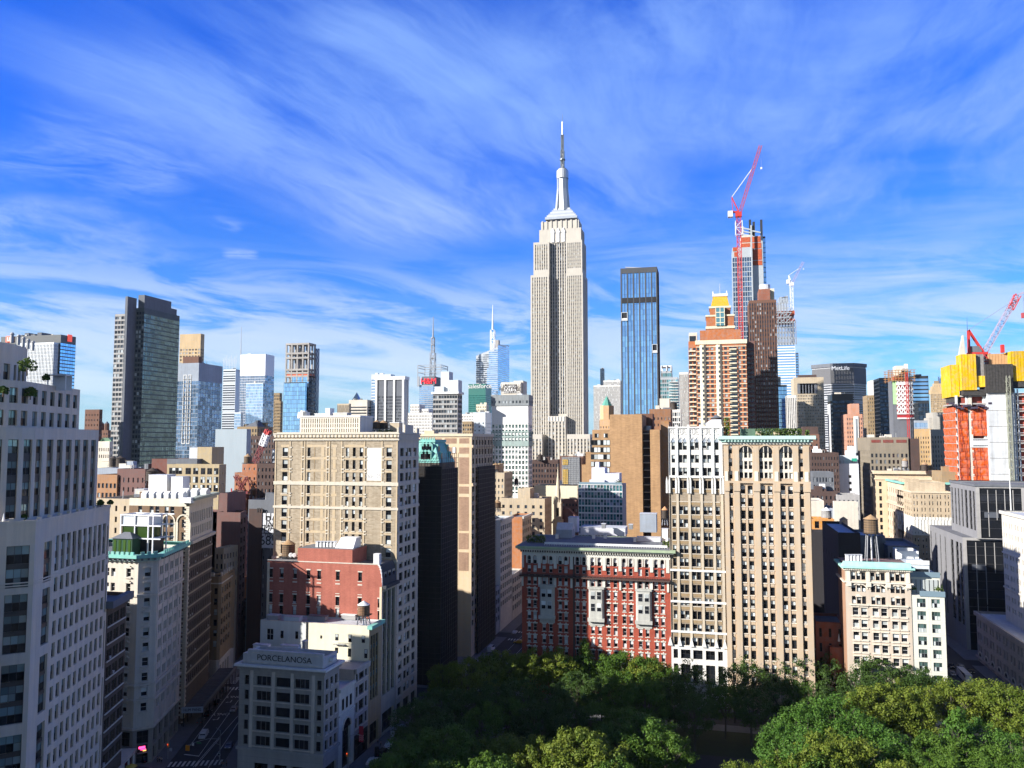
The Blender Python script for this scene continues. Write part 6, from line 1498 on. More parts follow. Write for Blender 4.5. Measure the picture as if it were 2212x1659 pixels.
 B.belt(pts,z(1078),z(1062),.5,WT,'cornice');B.belt(pts,z(1062),z(1045),1.0,GC,'cornice');B.belt(pts,z(1045),z(1022),1.9,GC,'cornice')
 for k in range(26):xx=lerp(.6,W_-.6,k/25);wbox(B.mb('bracket'),(X0,Y0),SX,xx-.2,xx+.2,z(1062),z(1040),1.6,GC)
 B.mb('roof').quad((X0,Y0,z(1024)),(X1,Y0,z(1024)),(X1,Y1,z(1024)),(X0,Y1,z(1024)),M_ROOF)
 zr=z(1024);g=B.mb('roof_pavilion');GR=stone('green_penthouse',(.10,.17,.12));xa,xb=xpx(7,528,990,Y0+6),xpx(7,785,985,Y0+6);g.box(xa,xb,Y0+6,Y0+16,zr-.5,zpx(7,660,975,Y0+6),GR);g.box(xa+14,xb,Y0+5.9,Y0+6,zr+.2,zpx(7,660,985,Y0+6),M_FRB)
 for px in(640,757):xx=xpx(7,px,1000,Y0+4);B.mb('chimney').box(xx-.9,xx+.9,Y0+3,Y0+4.6,zr,zpx(7,px,993,Y0+3),M_CREAM)
 return B,X0,X1,Y0,Y1,zr
ARC=arcade_tower()
# ============ the diagonal street on the left: building line B0 + s * BU, outward normal BN
BU=(-.3502,.9367);BN=(.9367,.3502);B0=(-155.0,202.0)
def bp(s,off=0.0):return(B0[0]+BU[0]*s+BN[0]*off,B0[1]+BU[1]*s+BN[1]*off)
GALV_=plain('dull_galvanised',(.42,.42,.42),.6)
def terraced_block():
 n=2;ST=stone('terrace_limestone',(.68,.57,.445),var=.16,streak=.25,mott=.25);c0=bp(-75.5);c1=bp(-37.6)
 B=Bld('terraced_block','large grey limestone block with rounded planted terraces and tall dark window bays','building',c0,solo=100)
 U=BU;W_=37.9;cu=Vector((.70,.714)).normalized();CL=15.0
 cA=(c0[0]-cu.x*CL,c0[1]-cu.y*CL)
 s_at=lambda px,py,o=0.0:hit((c0[0]+BN[0]*o,c0[1]+BN[1]*o),U,n,px,py)
 zt=PY(*K(1,757,1478),c1[1]).z
 WB=('g32',M_FRB,glass('bay_glass_pale',(.22,.32,.32),metal=.35,vary=.5,blind=.25,bc=(.38,.46,.43)),glass('bay_glass',(.014,.018,.02),vary=.8,blind=.06,bc=(.30,.36,.33)))
 WN=('g22',M_FRB,WB[2],WB[3])
 # avenue face: tall bay, small windows, tall bay
 sA,sB=s_at(338,600)[0],s_at(684,470)[0]
 zs=[s_at(505,405)[1]];fh=(s_at(505,405)[1]-s_at(505,1320)[1])/7.0
 while zs[-1]-fh>8:zs.append(zs[-1]-fh)
 zs=zs[::-1];small=mid(zs,fh*.66);z1=zs[-1]+fh*.5
 ncol=10
 B.facade((c0[0]+U[0]*sA,c0[1]+U[1]*sA),U,sB-sA,0,z1,ST,cols=even(sB-sA,ncol,.56),rows=small,st=('g12',M_FRB,WB[2],WB[3]),r=.45)
 tops=[(z1+.4,zt-4.2)]
 MB_=plain('bronze_spandrel',(.06,.05,.042),.5)
 hb=zt-4.0-z1
 B.facade((c0[0]+U[0]*sA,c0[1]+U[1]*sA),U,sB-sA,z1,zt,ST,cols=even(sB-sA,10,.62),rows=[(z1+.6,z1+hb*.42),(z1+hb*.58,z1+hb)],st=('g12',M_FRB,G_T,G_T),r=.5,vert=True,sp=MB_)
 mods=[];z=zt-4.6;m3=fh*3.0
 first=True
 lev=[]
 zz=z
 while zz>4:
  h_=m3*.86 if lev else m3*.62
  lev.append((zz-h_,zz));zz-=(m3 if lev[1:]else m3*.70)
 def bay(O,UU,W,cs,st):
 # stacked bays, each a deep opening of two or three storeys with dark spandrels
  prev=zt
  for(a,b)in lev:
   if a<0.5:break
   k=3 if b-a>m3*.7 else 2;hh=(b-a)/k
   rr=[(a+hh*i+(.1 if i==0 else hh*.12),a+hh*(i+1)-(.1 if i==k-1 else hh*.10))for i in range(k)]
   B.facade(O,UU,W,a-.01,prev,ST,cols=cs,rows=rr,st=st,r=.55,vert=True,sp=MB_);prev=a-.01
  B.facade(O,UU,W,0,prev,ST)
 uu=s_at(278,500)[0],s_at(328,500)[0]
 bay(c0,U,sA,[(max(.5,uu[0]),uu[1])],WN)
 e0=(c0[0]+U[0]*sB,c0[1]+U[1]*sB);WE=W_-sB
 bay(e0,U,WE,[(WE*.16,WE*.66)],WN)
 # chamfer
 hA=lambda px,py:hit(cA,(cu.x,cu.y),n,px,py)[0]
 bay(cA,(cu.x,cu.y),CL,[(max(hA(28,560),.5),hA(180,560)),]if hA(28,560)>5 else[(1,3),(hA(28,560),hA(180,560))],WB)
 cB=(cA[0]-30,cA[1])
 back=[cB,cA,c0,c1,(c1[0]-40,c1[1]+2),(cB[0],c1[1])]
 for i in(0,3,4,5):
  a,b=back[i],back[(i+1)%6];d=math.hypot(b[0]-a[0],b[1]-a[1]);B.facade(a,((b[0]-a[0])/d,(b[1]-a[1])/d),d,0,zt,ST)
 B.mb('terrace').poly([(*p,zt-1.1)for p in back],stone('terrace_paving',(.42,.40,.37)))
 B.belt(back,zt-.5,zt+.12,.15,ST,'coping');g=B.mb('parapet')
 for i in(1,2):
  a,b=back[i],back[i+1];d=math.hypot(b[0]-a[0],b[1]-a[1]);u_=((b[0]-a[0])/d,(b[1]-a[1])/d);wbox(g,a,u_,.02,d,zt-1.1,zt+.1,-.02,ST,.35)
  for k in range(int(d/4.5)):wbox(g,a,u_,1.5+4.5*k,2.3+4.5*k,zt+.1,zt+.6,.1,ST,.5)
 for zz in(z1,zt-m3*.66-3.6):B.belt(back,zz-.12,zz+.12,.12,ST,'belt_course')
 B.vol(-245,-184,118,176,0,61,ST,S=punch(12,4.2,.4,.5,lo=20),part='rear_wing')
 # terraces: outlines set back from the faces, with rounded corner
 def tier(setb,lenE,zlo,ztop,nwin,part,rows,big,wf=.62):
  o=(c0[0]-BN[0]*setb,c0[1]-BN[1]*setb)
  pts=[]
  nC=(cu.y,-cu.x)
  # chamfer line moved in, and avenue line moved in, joined by a rounded corner
  def line_int(p,u,q,v):
   den=u[0]*v[1]-u[1]*v[0];t=((q[0]-p[0])*v[1]-(q[1]-p[1])*v[0])/den;return(p[0]+u[0]*t,p[1]+u[1]*t)
  pc=(c0[0]-nC[0]*setb,c0[1]-nC[1]*setb)
  k=line_int(pc,(cu.x,cu.y),o,U);r_=7.0
  p_a=(k[0]-cu.x*r_,k[1]-cu.y*r_);p_b=(k[0]+U[0]*r_,k[1]+U[1]*r_)
  arc=[]
  for t in(0,.25,.5,.75,1.0):
   q=((1-t)**2*p_a[0]+2*t*(1-t)*k[0]+t*t*p_b[0],(1-t)**2*p_a[1]+2*t*(1-t)*k[1]+t*t*p_b[1]);arc.append(q)
  pe=(o[0]+U[0]*lenE,o[1]+U[1]*lenE);pa=(p_a[0]-cu.x*9,p_a[1]-cu.y*9)
  pts=[pa]+arc+[pe,(pe[0]-13,pe[1]-3),(pa[0]-12,pa[1]+6)]
  segs={}
  segs[0]=dict(cols=[(1.2,7.6)],rows=rows,st=WB,r=.6)
  for i in range(1,5):segs[i]=dict(n=1,wf=.66,rows=rows,st=WN,r=.5)
  segs[5]=dict(n=nwin,wf=wf,rows=rows,st=WN,r=.5,m=.6)
  if big:
   for i in segs:segs[i]['vert']=True;segs[i]['sp']=MB_
  B.prism(pts,zlo,ztop,ST,segs,part=part,par=1.2)
  return pts
 z2=PY(*K(1,632,985),bp(-38)[1]).z;z3=PY(*K(1,556,727),bp(-38)[1]).z;z4=PY(*K(1,280,482),bp(-48)[1]).z
 fz=(z2-zt)/4.25
 rows2=[(zt+fz*i+fz*.18-.6,zt+fz*(i+1)-fz*.17-.6)for i in range(4)]
 t2=tier(3.0,W_-.6,zt-1.1,z2,6,'second_tier',rows2,True)
 f3=(z3-z2)/2.1
 rows3=[(z2+f3*i+f3*.10,z2+f3*(i+1)-f3*.22)for i in range(2)]
 t3=tier(7.5,W_-1.0,z2-1.2,z3,6,'third_tier',rows3,False,.55)
 f4=(z4-z3)/1.5
 t4=tier(13.0,22.0,z3-1.2,z4,3,'fourth_tier',[(z3+.6,z3+f4*.72)],False)
 # planting, vents, canopy on the terraces
 lm=leaf_mat('terrace_leaf',(.05,.10,.02),(.13,.18,.035))
 def shrub(n_,px,py,Yq,s,label):
  q=PY(*K(n_,px,py),Yq);mb=MB();rr=random.Random(px)
  for i in range(150):
   a,e,r_=rr.uniform(0,6.28),rr.uniform(-.6,1.5),s*rr.uniform(.5,1);c=Vector((r_*math.cos(a)*math.cos(e),r_*math.sin(a)*math.cos(e),s*.9+r_*math.sin(e)))
   d1=Vector((rr.uniform(-1,1),rr.uniform(-1,1),rr.uniform(-1,1))).normalized()*.32;d2=d1.orthogonal().normalized()*.25;mb.quad(c-d1,c-d2,c+d1,c+d2,lm)
  mb.cyl(0,0,-.2,s*.8,.12,.06,C['brown_brick'],5)
  o=mb.build('terrace_shrub');o.location=q;tag(o,label,'shrub','shrubs on the terraces')
 shrub(1,175,625,137,1.9,'tall leafy shrub on the uppermost curved terrace')
 shrub(1,198,780,139,1.3,'bushy green shrub by the low curved parapet of the middle terrace');shrub(1,300,665,146,.8,'small shrub under the roof canopy of the terraced block')
 shrub(1,20,760,128,1.0,'shrub beside the wide window of the middle terrace');shrub(1,235,1560,139,.9,'shrub in front of the lowest terrace windows');shrub(1,655,1480,160,.7,'small dark conifer on the far end of the lowest terrace');shrub(1,720,1475,164,.6,'low green plant at the parapet end of the lowest terrace');shrub(1,150,1580,134,.7,'low bushes beside the big window of the lowest terrace')
 q=PY(*K(1,390,650),150);mb=MB();mb.box(-2,2,-1.6,1.6,2.2,2.4,M_WSTEEL,True);mb.box(-2,2,1.5,1.6,-1,2.2,M_WSTEEL)
 for sx in(-1.9,1.9):mb.box(sx-.08,sx+.08,-1.5,-1.35,-1,2.2,M_WSTEEL)
 o=mb.build('roof_canopy');o.location=(q.x,q.y,z3);o.rotation_euler=(0,0,R(20));tag(o,'white metal canopy on the upper roof of the terraced block','canopy')
 for i,px in enumerate((75,118,150,182,214)):
  q=PY(*K(1,px,470),130+i*3);mb=MB();mb.cyl(0,0,-1,.7,.3,.3,GALV_,10);mb.cyl(0,0,.7,1.1,.45,.22,GALV_,10);o=mb.build('roof_vent');o.location=(q.x,q.y,z4-.4);tag(o,'white mushroom vent in the row on top of the terraced block','vent','mushroom vents on the terraced block')
 uq=PY(*K(1,24,1560),128);mb=MB();mb.cyl(0,0,0,2.6,.05,.05,M_WSTEEL,6);mb.cyl(0,0,.9,2.7,.32,.05,M_WHITE,8);o=mb.build('parasol');o.location=(uq.x,uq.y,zt-1.1);tag(o,'closed white parasol on the lowest terrace corner','parasol')
terraced_block()
def dark_loft():
 a,b=bp(-37.4),bp(-24.2);BK=brick('dark_loft_brick',(.115,.085,.06),(.085,.062,.048),(.12,.10,.08));n=2
 zt=hit(a,BU,n,850,500)[1];B=Bld('dark_loft','dark brick loft with pale sills and a heavy bracketed cornice, tucked beside the terraced block','building',a,solo=80)
 d=math.hypot(b[0]-a[0],b[1]-a[1]);rows=floors(zt-2.5,9,4.1,.62)
 pts=[(a[0]-30,a[1]-.01),a,b,(b[0]-30,b[1])]
 B.prism(pts,0,zt,BK,{1:dict(cols=[(.9,2.3),(2.6,4.0),(5.0,6.4),(6.7,8.1),(9.2,10.6),(10.9,12.3)],rows=rows,st=WS['dark'],r=.4)})
 for r0 in rows:wbox(B.mb('sill'),a,BU,.6,d-.4,r0[0]-.35,r0[0]-.08,.2,TRIM)
 wbox(B.mb('cornice'),a,BU,-.6,d+.3,zt-1.4,zt+.3,1.7,C['slate_grey'],.2);wbox(B.mb('belt_course'),a,BU,0,d,8,8.8,.5,TRIM)
dark_loft()
def copper_corniced_block():
 n=2;a=bp(0);e=bp(25.0);cS=(-158.6,198.4);ST=stone('ivory_facing',(.60,.55,.47),var=.14,streak=.3);SH=ST
 sw=(cS[0]-34,cS[1]);B=Bld('corner_block','ivory corner block with chamfered end, carved window heads and a green copper cornice','building',cS,solo=100)
 zt=hit(a,BU,n,1065,262)[1];fh=4.15
 pts=[sw,cS,a,e,(e[0]-30,e[1]+1),(sw[0],e[1])]
 W0,W1,W2=34.0,math.hypot(a[0]-cS[0],a[1]-cS[1]),25.0
 rows=floors(zt-2.2,13,fh,.56)
 B.prism(pts,10,zt,ST,{0:dict(cols=[(W0-3.9,W0-2.4),(W0-9,W0-7.6),(W0-11,W0-9.6),(W0-16,W0-14.6),(W0-18,W0-16.6)],rows=rows,st=WS['dhw'],r=.45),1:dict(cols=[(W1*.5-.8,W1*.5+.8)],rows=rows,st=WS['dhw'],r=.45),2:dict(cols=sum([[(2.0+4.9*i,3.3+4.9*i),(3.6+4.9*i,4.9+4.9*i)]for i in range(4)],[])+[(21.9,23.2)],rows=rows,st=WS['dark'],r=.45)})
 B.prism(pts,0,10,stone('rusticated_base',(.30,.28,.25),course=.9),{0:dict(cols=[(W0-5.2,W0-1.0),(W0-11,W0-6.5)],rows=[(.4,4.2),(5.0,9.0)],st=('g22',M_FRB,G_DARK,G_DARK),r=.8),1:dict(cols=[(W1*.5-1.5,W1*.5+1.5)],rows=[(.3,3.4),(5.6,9.2)],st=('g22',M_FRB,G_DARK,G_DARK),r=.8),2:dict(n=5,wf=.62,rows=[(.4,4.2),(5.0,9.0)],st=('g32',M_FRB,G_DARK,G_DARK),r=.8)},part='base',par=.01)
 hd=B.mb('window_head')
 for r0 in rows:
  for(P0,UU,cc)in((cS,((a[0]-cS[0])/W1,(a[1]-cS[1])/W1),W1*.5),(sw,SX,W0-3.15)):
   wbox(hd,P0,UU,cc-1.15,cc+1.15,r0[1]+.1,r0[1]+.5,.4,ST);wbox(hd,P0,UU,cc-.6,cc+.6,r0[1]+.5,r0[1]+.85,.3,ST);wbox(hd,P0,UU,cc-1.1,cc+1.1,r0[0]-.4,r0[0]-.05,.4,ST)
  for i in range(4):wbox(hd,a,BU,1.7+4.9*i,5.2+4.9*i,r0[0]-.3,r0[0]-.05,.22,ST)
 for i in range(5):wbox(B.mb('pilaster'),a,BU,.45+4.9*i,1.25+4.9*i,10,zt-1.2,.2,ST)
 for zz in(10,rows[-2][0]-.9,rows[1][0]-.9,rows[2][0]-.9):B.belt(pts,zz-.3,zz+.3,.45,ST)
 B.belt(pts,zt-1.1,zt-.1,.7,stone('pale_copper',(.45,.62,.56)),'cornice');B.belt(pts,zt-.1,zt+.9,1.9,M_COPPER,'cornice')
 cr=B.mb('cresting')
 for(P0,UU,L)in((sw,SX,W0),(cS,((a[0]-cS[0])/W1,(a[1]-cS[1])/W1),W1),(a,BU,W2)):
  k=max(2,int(L/1.6))
  for i in range(k):s=L*(i+.5)/k;wbox(cr,P0,UU,s-.5,s+.5,zt+.9,zt+1.7,1.8,M_COPPER,-1.4);wbox(B.mb('bracket'),P0,UU,s-.25,s+.25,zt-.8,zt-.1,1.5,C['slate_grey'])
  # neon shop sign by the corner door
 U1=((a[0]-cS[0])/W1,(a[1]-cS[1])/W1);mb=MB();cc=W1*.5
 NEON=plain('pink_neon',(.6,.05,.2),.5,emit=(1,.06,.25),estr=1.6,var=.4);NEO2=plain('amber_neon',(.6,.3,.05),.5,emit=(1,.5,.1),estr=1.2,var=.4)
 wbox(mb,cS,U1,cc-1.3,cc+1.3,3.6,5.4,.5,M_BLACK);wbox(mb,cS,U1,cc-1.0,cc+.7,4.5,5.15,.55,NEON);wbox(mb,cS,U1,cc-.5,cc+.9,4.1,4.4,.55,NEON);wbox(mb,cS,U1,cc+.1,cc+1.0,3.75,4.0,.55,NEO2)
 wbox(mb,cS,U1,cc-1.3,cc+1.3,3.3,3.5,.9,M_STEEL);tag(mb.build('neon_sign'),'glowing pink neon shop sign over the chamfered corner door','sign')
 return zt,pts
CCB=copper_corniced_block()
def roof_studio():
# green glazed structure on the copper corniced block
 zt=CCB[0]-.6;r_=empty('roof_studio',(-170,214,zt),0,'white framed roof studio with green glass standing on the copper corniced block','roof studio')
 Y0=207.0;GGN=glass('olive_green_glass',(.05,.10,.02),metal=.2,rough=.15,vary=.5)
 x0,x1=xpx(1,790,1600,Y0),xpx(1,1048,1600,Y0);zz=lambda py,nn=2:zpx(nn,900,py,Y0)
 fr,gl,tp,st=MB(),MB(),MB(),MB();za,zb,zc=zz(160),zz(75),zpx(1,900,1540,Y0)
 xs=[lerp(x0,x1,f)for f in(0,.36,.70,.82)]
 for x in xs:
  for y in(Y0,Y0+6):fr.box(x-.16,x+.16,y-.16,y+.16,zt,zc,M_WSTEEL)
 for z in(za,zb,zc):
  for y in(Y0,Y0+6):fr.box(x0-.2,x1+.2,y-.15,y+.15,z-.18,z+.18,M_WSTEEL,True)
  for x in xs:fr.box(x-.12,x+.12,Y0+.15,Y0+5.85,z-.15,z+.15,M_WSTEEL,True)
 gl.box(xs[0]+.2,xs[2]-.2,Y0+.3,Y0+5.7,za+.2,zb-.2,GGN);gl.box(xs[0]+.2,xs[1],Y0+.4,Y0+5.6,zt,za-.2,GGN)
 tp.box(xs[0]+.2,xs[1]-.1,Y0+.2,Y0+5.8,zb+.2,zc-.2,C['pale_render']);tp.box(xs[1]+.1,xs[2],Y0+.2,Y0+5.8,zb+.2,zc-.2,M_WHITE)
 st.box(xs[1],xs[3],Y0+.5,Y0+5,zt,za-.2,M_BLACK)
 for mb,nm in((fr,'frame'),(gl,'glazing'),(tp,'upper_room'),(st,'store_room')):mb.build(nm,r_,(-170,214,zt))
 hip=MB();xa,xb=xpx(2,752,150,205),xpx(2,880,150,205);z0,z1,z2=zt,zpx(2,815,158,205),zpx(2,815,120,205);hip.box(xa,xb,204,208,z0,z1,stone('green_wood',(.03,.075,.04)));hip.prism([(xa-.4,203.6),(xb+.4,203.6),(xb+.4,208.4),(xa-.4,208.4)],z1+.01,z2,C['slate_grey'],pts2=[((xa+xb)/2-1,206),((xa+xb)/2+1,206),((xa+xb)/2+1,206.2),((xa+xb)/2-1,206.2)])
 for i in range(4):x=lerp(xa+.5,xb-1.3,i/3);hip.box(x,x+.8,203.9,204.0,z0+.6,z1-.4,GGN)
 tag(hip.build('roof_kiosk'),'small green roof kiosk with dark hipped roof beside the roof studio','kiosk')
roof_studio()
def arched_brown_block():
 n=1;a=bp(30.5);e=bp(60.8);BK=brick('arch_brown_brick',(.20,.125,.075),(.155,.095,.06),(.22,.16,.11));CT=stone('arch_trim',(.62,.56,.45),var=.1)
 x0=xpx(1,845,1500,a[1]);sw=(x0,a[1]);B=Bld('arched_block','tall brown brick block with cream quoins, white arched windows and a carved cornice','building',sw,solo=100)
 W0=a[0]-x0;zt=zpx(1,1100,1432,a[1]);D_=30.3
 pts=[sw,a,e,(e[0]-32,e[1]+1),(x0,e[1])]
 x=lambda px:xpx(1,px,1500,a[1])-x0
 zr=[zpx(1,1000,1508,a[1]),zpx(1,1000,1590,a[1]),zpx(1,1000,1672,a[1])]
 while zr[-1]>14:zr.append(zr[-1]-4.2)
 rows=mid(zr,2.6);zE=zt-2.0
 cs=ctr([x(915),x(990),x(1028),x(1088),x(1125),x(1203)],1.5)
 B.facade(sw,SX,W0,0,zt,BK,cols=cs,rows=rows,st=WS['dhw'],r=.35)
 g=B.mb('parapet_band');wbox(g,sw,SX,0,W0,zpx(1,1000,1480,a[1]),zt,.12,CT)
 ar=B.mb('archivolt');zc=zpx(1,1000,1580,a[1])
 for px in(1005,1105,1202):
  cc=x0+x(px)
  for j in range(9):
   t0,t1=math.pi*j/9,math.pi*(j+1)/9;r_=2.35;ar.bar((cc-r_*math.cos(t0),a[1]-.1,zc+r_*math.sin(t0)),(cc-r_*math.cos(t1),a[1]-.1,zc+r_*math.sin(t1)),.32,CT)
  ar.box(cc-2.7,cc-2.0,a[1]-.2,a[1]-.02,zc-8,zc,CT);ar.box(cc+2.0,cc+2.7,a[1]-.2,a[1]-.02,zc-8,zc,CT)
 q=B.mb('quoin')
 zz=2.0;k=0
 while zz<zt-1:wbox(q,sw,SX,W0-(1.7 if k%2 else 1.1),W0+.05,zz,zz+.62,.12,CT);wbox(q,a,BU,-.05,1.7 if k%2 else 1.1,zz,zz+.62,.12,CT);zz+=.7;k+=1
 DK=stone('dark_rustic',(.13,.105,.085),var=.25,course=1.05);er=floors(zt-10,9,4.2,.55)
 B.facade(a,BU,D_,0,zt-14,DK,cols=even(D_,12,.5,1.2),rows=[r for r in er if r[1]<zt-14],st=WS['dark'],r=.5)
 B.facade(a,BU,D_,zt-14,zt,CT,cols=even(D_,12,.5,1.2),rows=[(zt-12.5,zt-9.6),(zt-8.4,zt-4.6)],st=WS['dark'],r=.6)
 for r0 in er:
  if r0[1]<zt-14:wbox(B.mb('belt_course'),a,BU,0,D_,r0[0]-.85,r0[0]-.4,.2,C['buff_stone'])
 wbox(B.mb('cornice'),a,BU,-.8,D_+.3,zt-1.6,zt-.5,1.2,CT);wbox(B.mb('cornice'),a,BU,-1,D_+.5,zt-.5,zt+.4,2.1,stone('grey_green_cornice',(.32,.36,.30)),.3);wbox(B.mb('cornice'),a,BU,0,D_,zt-14.6,zt-13.6,1.3,CT)
 wbox(B.mb('cornice'),sw,SX,W0-2.4,W0+1.6,zt-1.2,zt+.5,1.6,M_WHITE,.2)
 for k in(2,3,4):
  i,j=pts[k],pts[(k+1)%5];d=math.hypot(j[0]-i[0],j[1]-i[1]);B.facade(i,((j[0]-i[0])/d,(j[1]-i[1])/d),d,0,zt,BK)
 B.mb('roof').poly([(*p,zt-.5)for p in pts],M_ROOFL)
 # sidewalk shed with the shop sign
 s_=empty('sidewalk_shed',(*bp(31),0),0,'long dark sidewalk shed with a pale sign board at its near end','sidewalk shed');mb,po=MB(),MB()
 wbox(mb,bp(28),BU,0,47,4.6,5.6,6.5,stone('shed_deck',(.085,.085,.09),var=.3),-.2)
 for i in range(12):wbox(mb,bp(28),BU,4*i,4*i+.18,5.62,5.72,6.4,C['slate_grey'],-.3)
 wbox(mb,bp(28),BU,0,47,5.6,6.7,6.6,C['slate_grey'],-6.5)
 for i in range(11):
  for of in(.6,6.3):p=bp(28.4+4.6*i,of);po.box(p[0]-.1,p[0]+.1,p[1]-.1,p[1]+.1,0,4.6,M_BLACK)
 mb.build('deck',s_,(*bp(31),0));po.build('posts',s_,(*bp(31),0),kind='stuff')
 sg=MB();p0,p1=bp(27.9,.1),bp(27.9,6.7);sg.prism([p0,(p0[0]+.03,p0[1]-.12),(p1[0]+.03,p1[1]-.12),p1][::1],4.5,6.3,plain('pale_sign_board',(.42,.47,.55),.5),bottom=True)
 so_=sg.build('shop_sign',s_,(*bp(31),0))
 class Q:pass
 t=Bld.text(type('q',(),{'root':s_,'off':(*bp(31),0)})(),'NUM PANG',(lerp(p0[0],p1[0],.5)+.04,lerp(p0[1],p1[1],.5)-.16,5.4),1.25,M_BLACK,rz=math.atan2(p1[1]-p0[1],p1[0]-p0[0]),ext=.03);fitw(t,5.4)
 for i in range(7):
  p=bp(33+5*i,6.4)
 return zt,x0,a,e
ABB=arched_brown_block()
def small_left():
# narrow tan building with rounded corner
 a,e=bp(76.5),bp(96.0);n=2;x0=xpx(2,1398,420,a[1]-2);TS=C['olive_brick'];zt=hit(a,BU,n,1480,385)[1]
 cS=(a[0]-2.6,a[1]-1.2);cM=(a[0]-.7,a[1]-.9);sw=(x0-4,a[1]-1.2);B=Bld('rounded_corner_block','narrow tan building with rounded glazed corner and spiky parapet beyond the shed','building',cS,solo=60)
 pts=[sw,cS,cM,a,e,(e[0]-25,e[1]),(sw[0],e[1])];rows=floors(zt-3.5,11,3.9,.6)
 W0=cS[0]-sw[0]
 B.prism(pts,8,zt,TS,{0:dict(cols=[(W0-6.2,W0-4.4),(W0-3.6,W0-1.2)],rows=rows,st=WS['g12'],r=.35),1:dict(n=1,wf=.7,rows=rows,st=WS['g12'],r=.3),3:dict(n=5,wf=.62,rows=rows,st=WS['g32'],r=.4)})
 B.prism(pts,0,8,C['pale_stone'],{0:dict(cols=[(W0-6.2,W0-4),(W0-3.4,W0-1)],rows=[(1,6)],st=WS['g12'],r=.5),3:dict(n=5,wf=.62,rows=[(1,6)],st=WS['g12'],r=.5)},part='base',par=.01)
 g=B.mb('parapet');
 for i in range(5):s=19.5*i/5;wbox(g,a,BU,s,s+1.2,zt,zt+1.5,.15,TRIM,.4)
 for i in range(3):wbox(g,sw,SX,W0-6.5+2.7*i,W0-5.3+2.7*i,zt,zt+1.4,.15,TRIM,.4)
 B.belt(pts,7.7,8.3,.4,TRIM);B.belt(pts,zt-2.8,zt-2.4,.3,TRIM)
 B2=T('brick_block','narrow tan slab rising behind the rounded corner building',2,a[1]+14,1404,1462,222,C['buff_stone'],S=punch(2,3.8,.45,.55,lo=30),d=10,cat='building')
 # tall purple-brown loft
 a,e=bp(106.5),bp(118.0);x0=xpx(2,1412,200,a[1]);zt=hit(a,BU,1,1600,1512)[1];zt2=zpx(1,1450,1396,a[1]+4)
 B=Bld('purple_loft','tall purple-brown brick loft with a blank shaded side wall and lit orange street side','building',(x0,a[1]),solo=40)
 pts=[(x0,a[1]),a,e,(e[0]-20,e[1]),(x0,e[1])];OB=C['orange_brick']
 B.prism(pts,0,zt,C['purple_brick'],{1:dict(n=2,wf=.5,fh=3.9,hf=.6,top=2,lo=8,st=WS['dark'])})
 xq=xpx(1,1485,1420,a[1]+4);B.vol(x0-2,xq,a[1]+4,a[1]+18,zt-1,zt2,C['purple_brick'],part='upper_wall')
 # low rust and tan rows beyond
 T('brick_block','low rust coloured wall at the far end of the diagonal street',2,322,1588,1690,412,C['orange_brick'],S=punch(3,3.6,.3,.5,lo=12,top=9),d=22,cat='building')
 T('brick_block','dark low loft row beyond the shed with small windows',2,312,1545,1640,570,C['dark_brick'],S=punch(4,3.6,.4,.5,lo=4),d=20,cat='building')
 B=T('sign_wall_block','dark grey block with a large painted white advertising wall',3,300,130,300,1440,C['slate_grey'],S=punch(4,3.8,.2,.4,lo=10,top=14),d=24,cat='building')
 T('','',3,299,134,219,1500,C['dark_brick'],d=.9,B=B,part='lower_wall')
 Y=299.4;x=lambda px:xpx(3,px,1560,Y);z=lambda py:zpx(3,255,py,Y);PB=plain('painted_board',(.62,.64,.68),.7,var=.05)
 g=B.mb('painted_sign');z4=lambda py:zpx(4,255,py,Y);g.box(x(222),x(360),Y-.1,Y,z4(222),z(1527),PB);g.box(x(222),x(360),Y-.12,Y-.1,z(1612),z(1607),M_BLACK);g.box(x(222),x(360),Y-.12,Y-.1,z4(128),z4(124),M_BLACK)
 for body,px,zz,s in(('HA',282,z(1551),4.4),('RE',282,z(1580),5.2),('OR',282,z(1603),2.3),('SMAL',270,z(1624),3.6),('SPECIAL',272,z(1643),3.6),('PHNE',276,z4(134),2),('100',276,z4(149),2),('685',263,z4(175),5.4)):
  B.text(body,(x(px),Y-.14,zz),s,M_BLACK,ext=.02,align='CENTER')
 B.text('m',(xpx(3,206,1500,298.9),298.85,zpx(3,206,1503,298.9)),4,M_BLACK,ext=.03)
small_left()
# ============ middle distance, left
T('brick_block','small brown brick block peeking over the terraces, far left',1,480,556,650,850,C['brown_brick'],xs=661,S=punch(5,3.6,.3,.4,lo=40,top=2),cat='building')
B=T('turret_church','dark turreted building with two small domed turrets',1,600,640,706,985,C['brown_brick'],S=punch(4,3.6,.4,.5,lo=30),cat='building')
for px in(664,698):x=xpx(1,px,960,604);q=B.one('turret');q.cyl(x,604,B.dim[4]-3,zpx(1,px,942,604),2.2,2.0,C['brown_brick'],8);q.cyl(x,604,zpx(1,px,942,604),zpx(1,px,928,604),1.8,.2,C['slate_grey'],8)
B=T('arched_loft','beige loft with arched window pairs and a green hipped roof',1,430,632,716,1058,C['pale_stone'],xs=738,S=punch(6,4.2,.45,.5,lo=20,top=3),cat='building')
X0,X1,Y0,Y1,Z=B.dim;B.mb('hip_roof').prism([(X1-9,Y0+1),(X1,Y0+1),(X1,Y1),(X1-9,Y1)],Z-.8,zpx(1,700,1035,Y0+4),stone('green_roof',(.28,.42,.30)),pts2=[(X1-6,Y0+5),(X1-2,Y0+5),(X1-2,Y1-2),(X1-6,Y1-2)])
T('low_block','cream low roof terrace building in front of the beige arched loft',1,400,630,740,1190,C['cream_render'],d=18,cat='building')
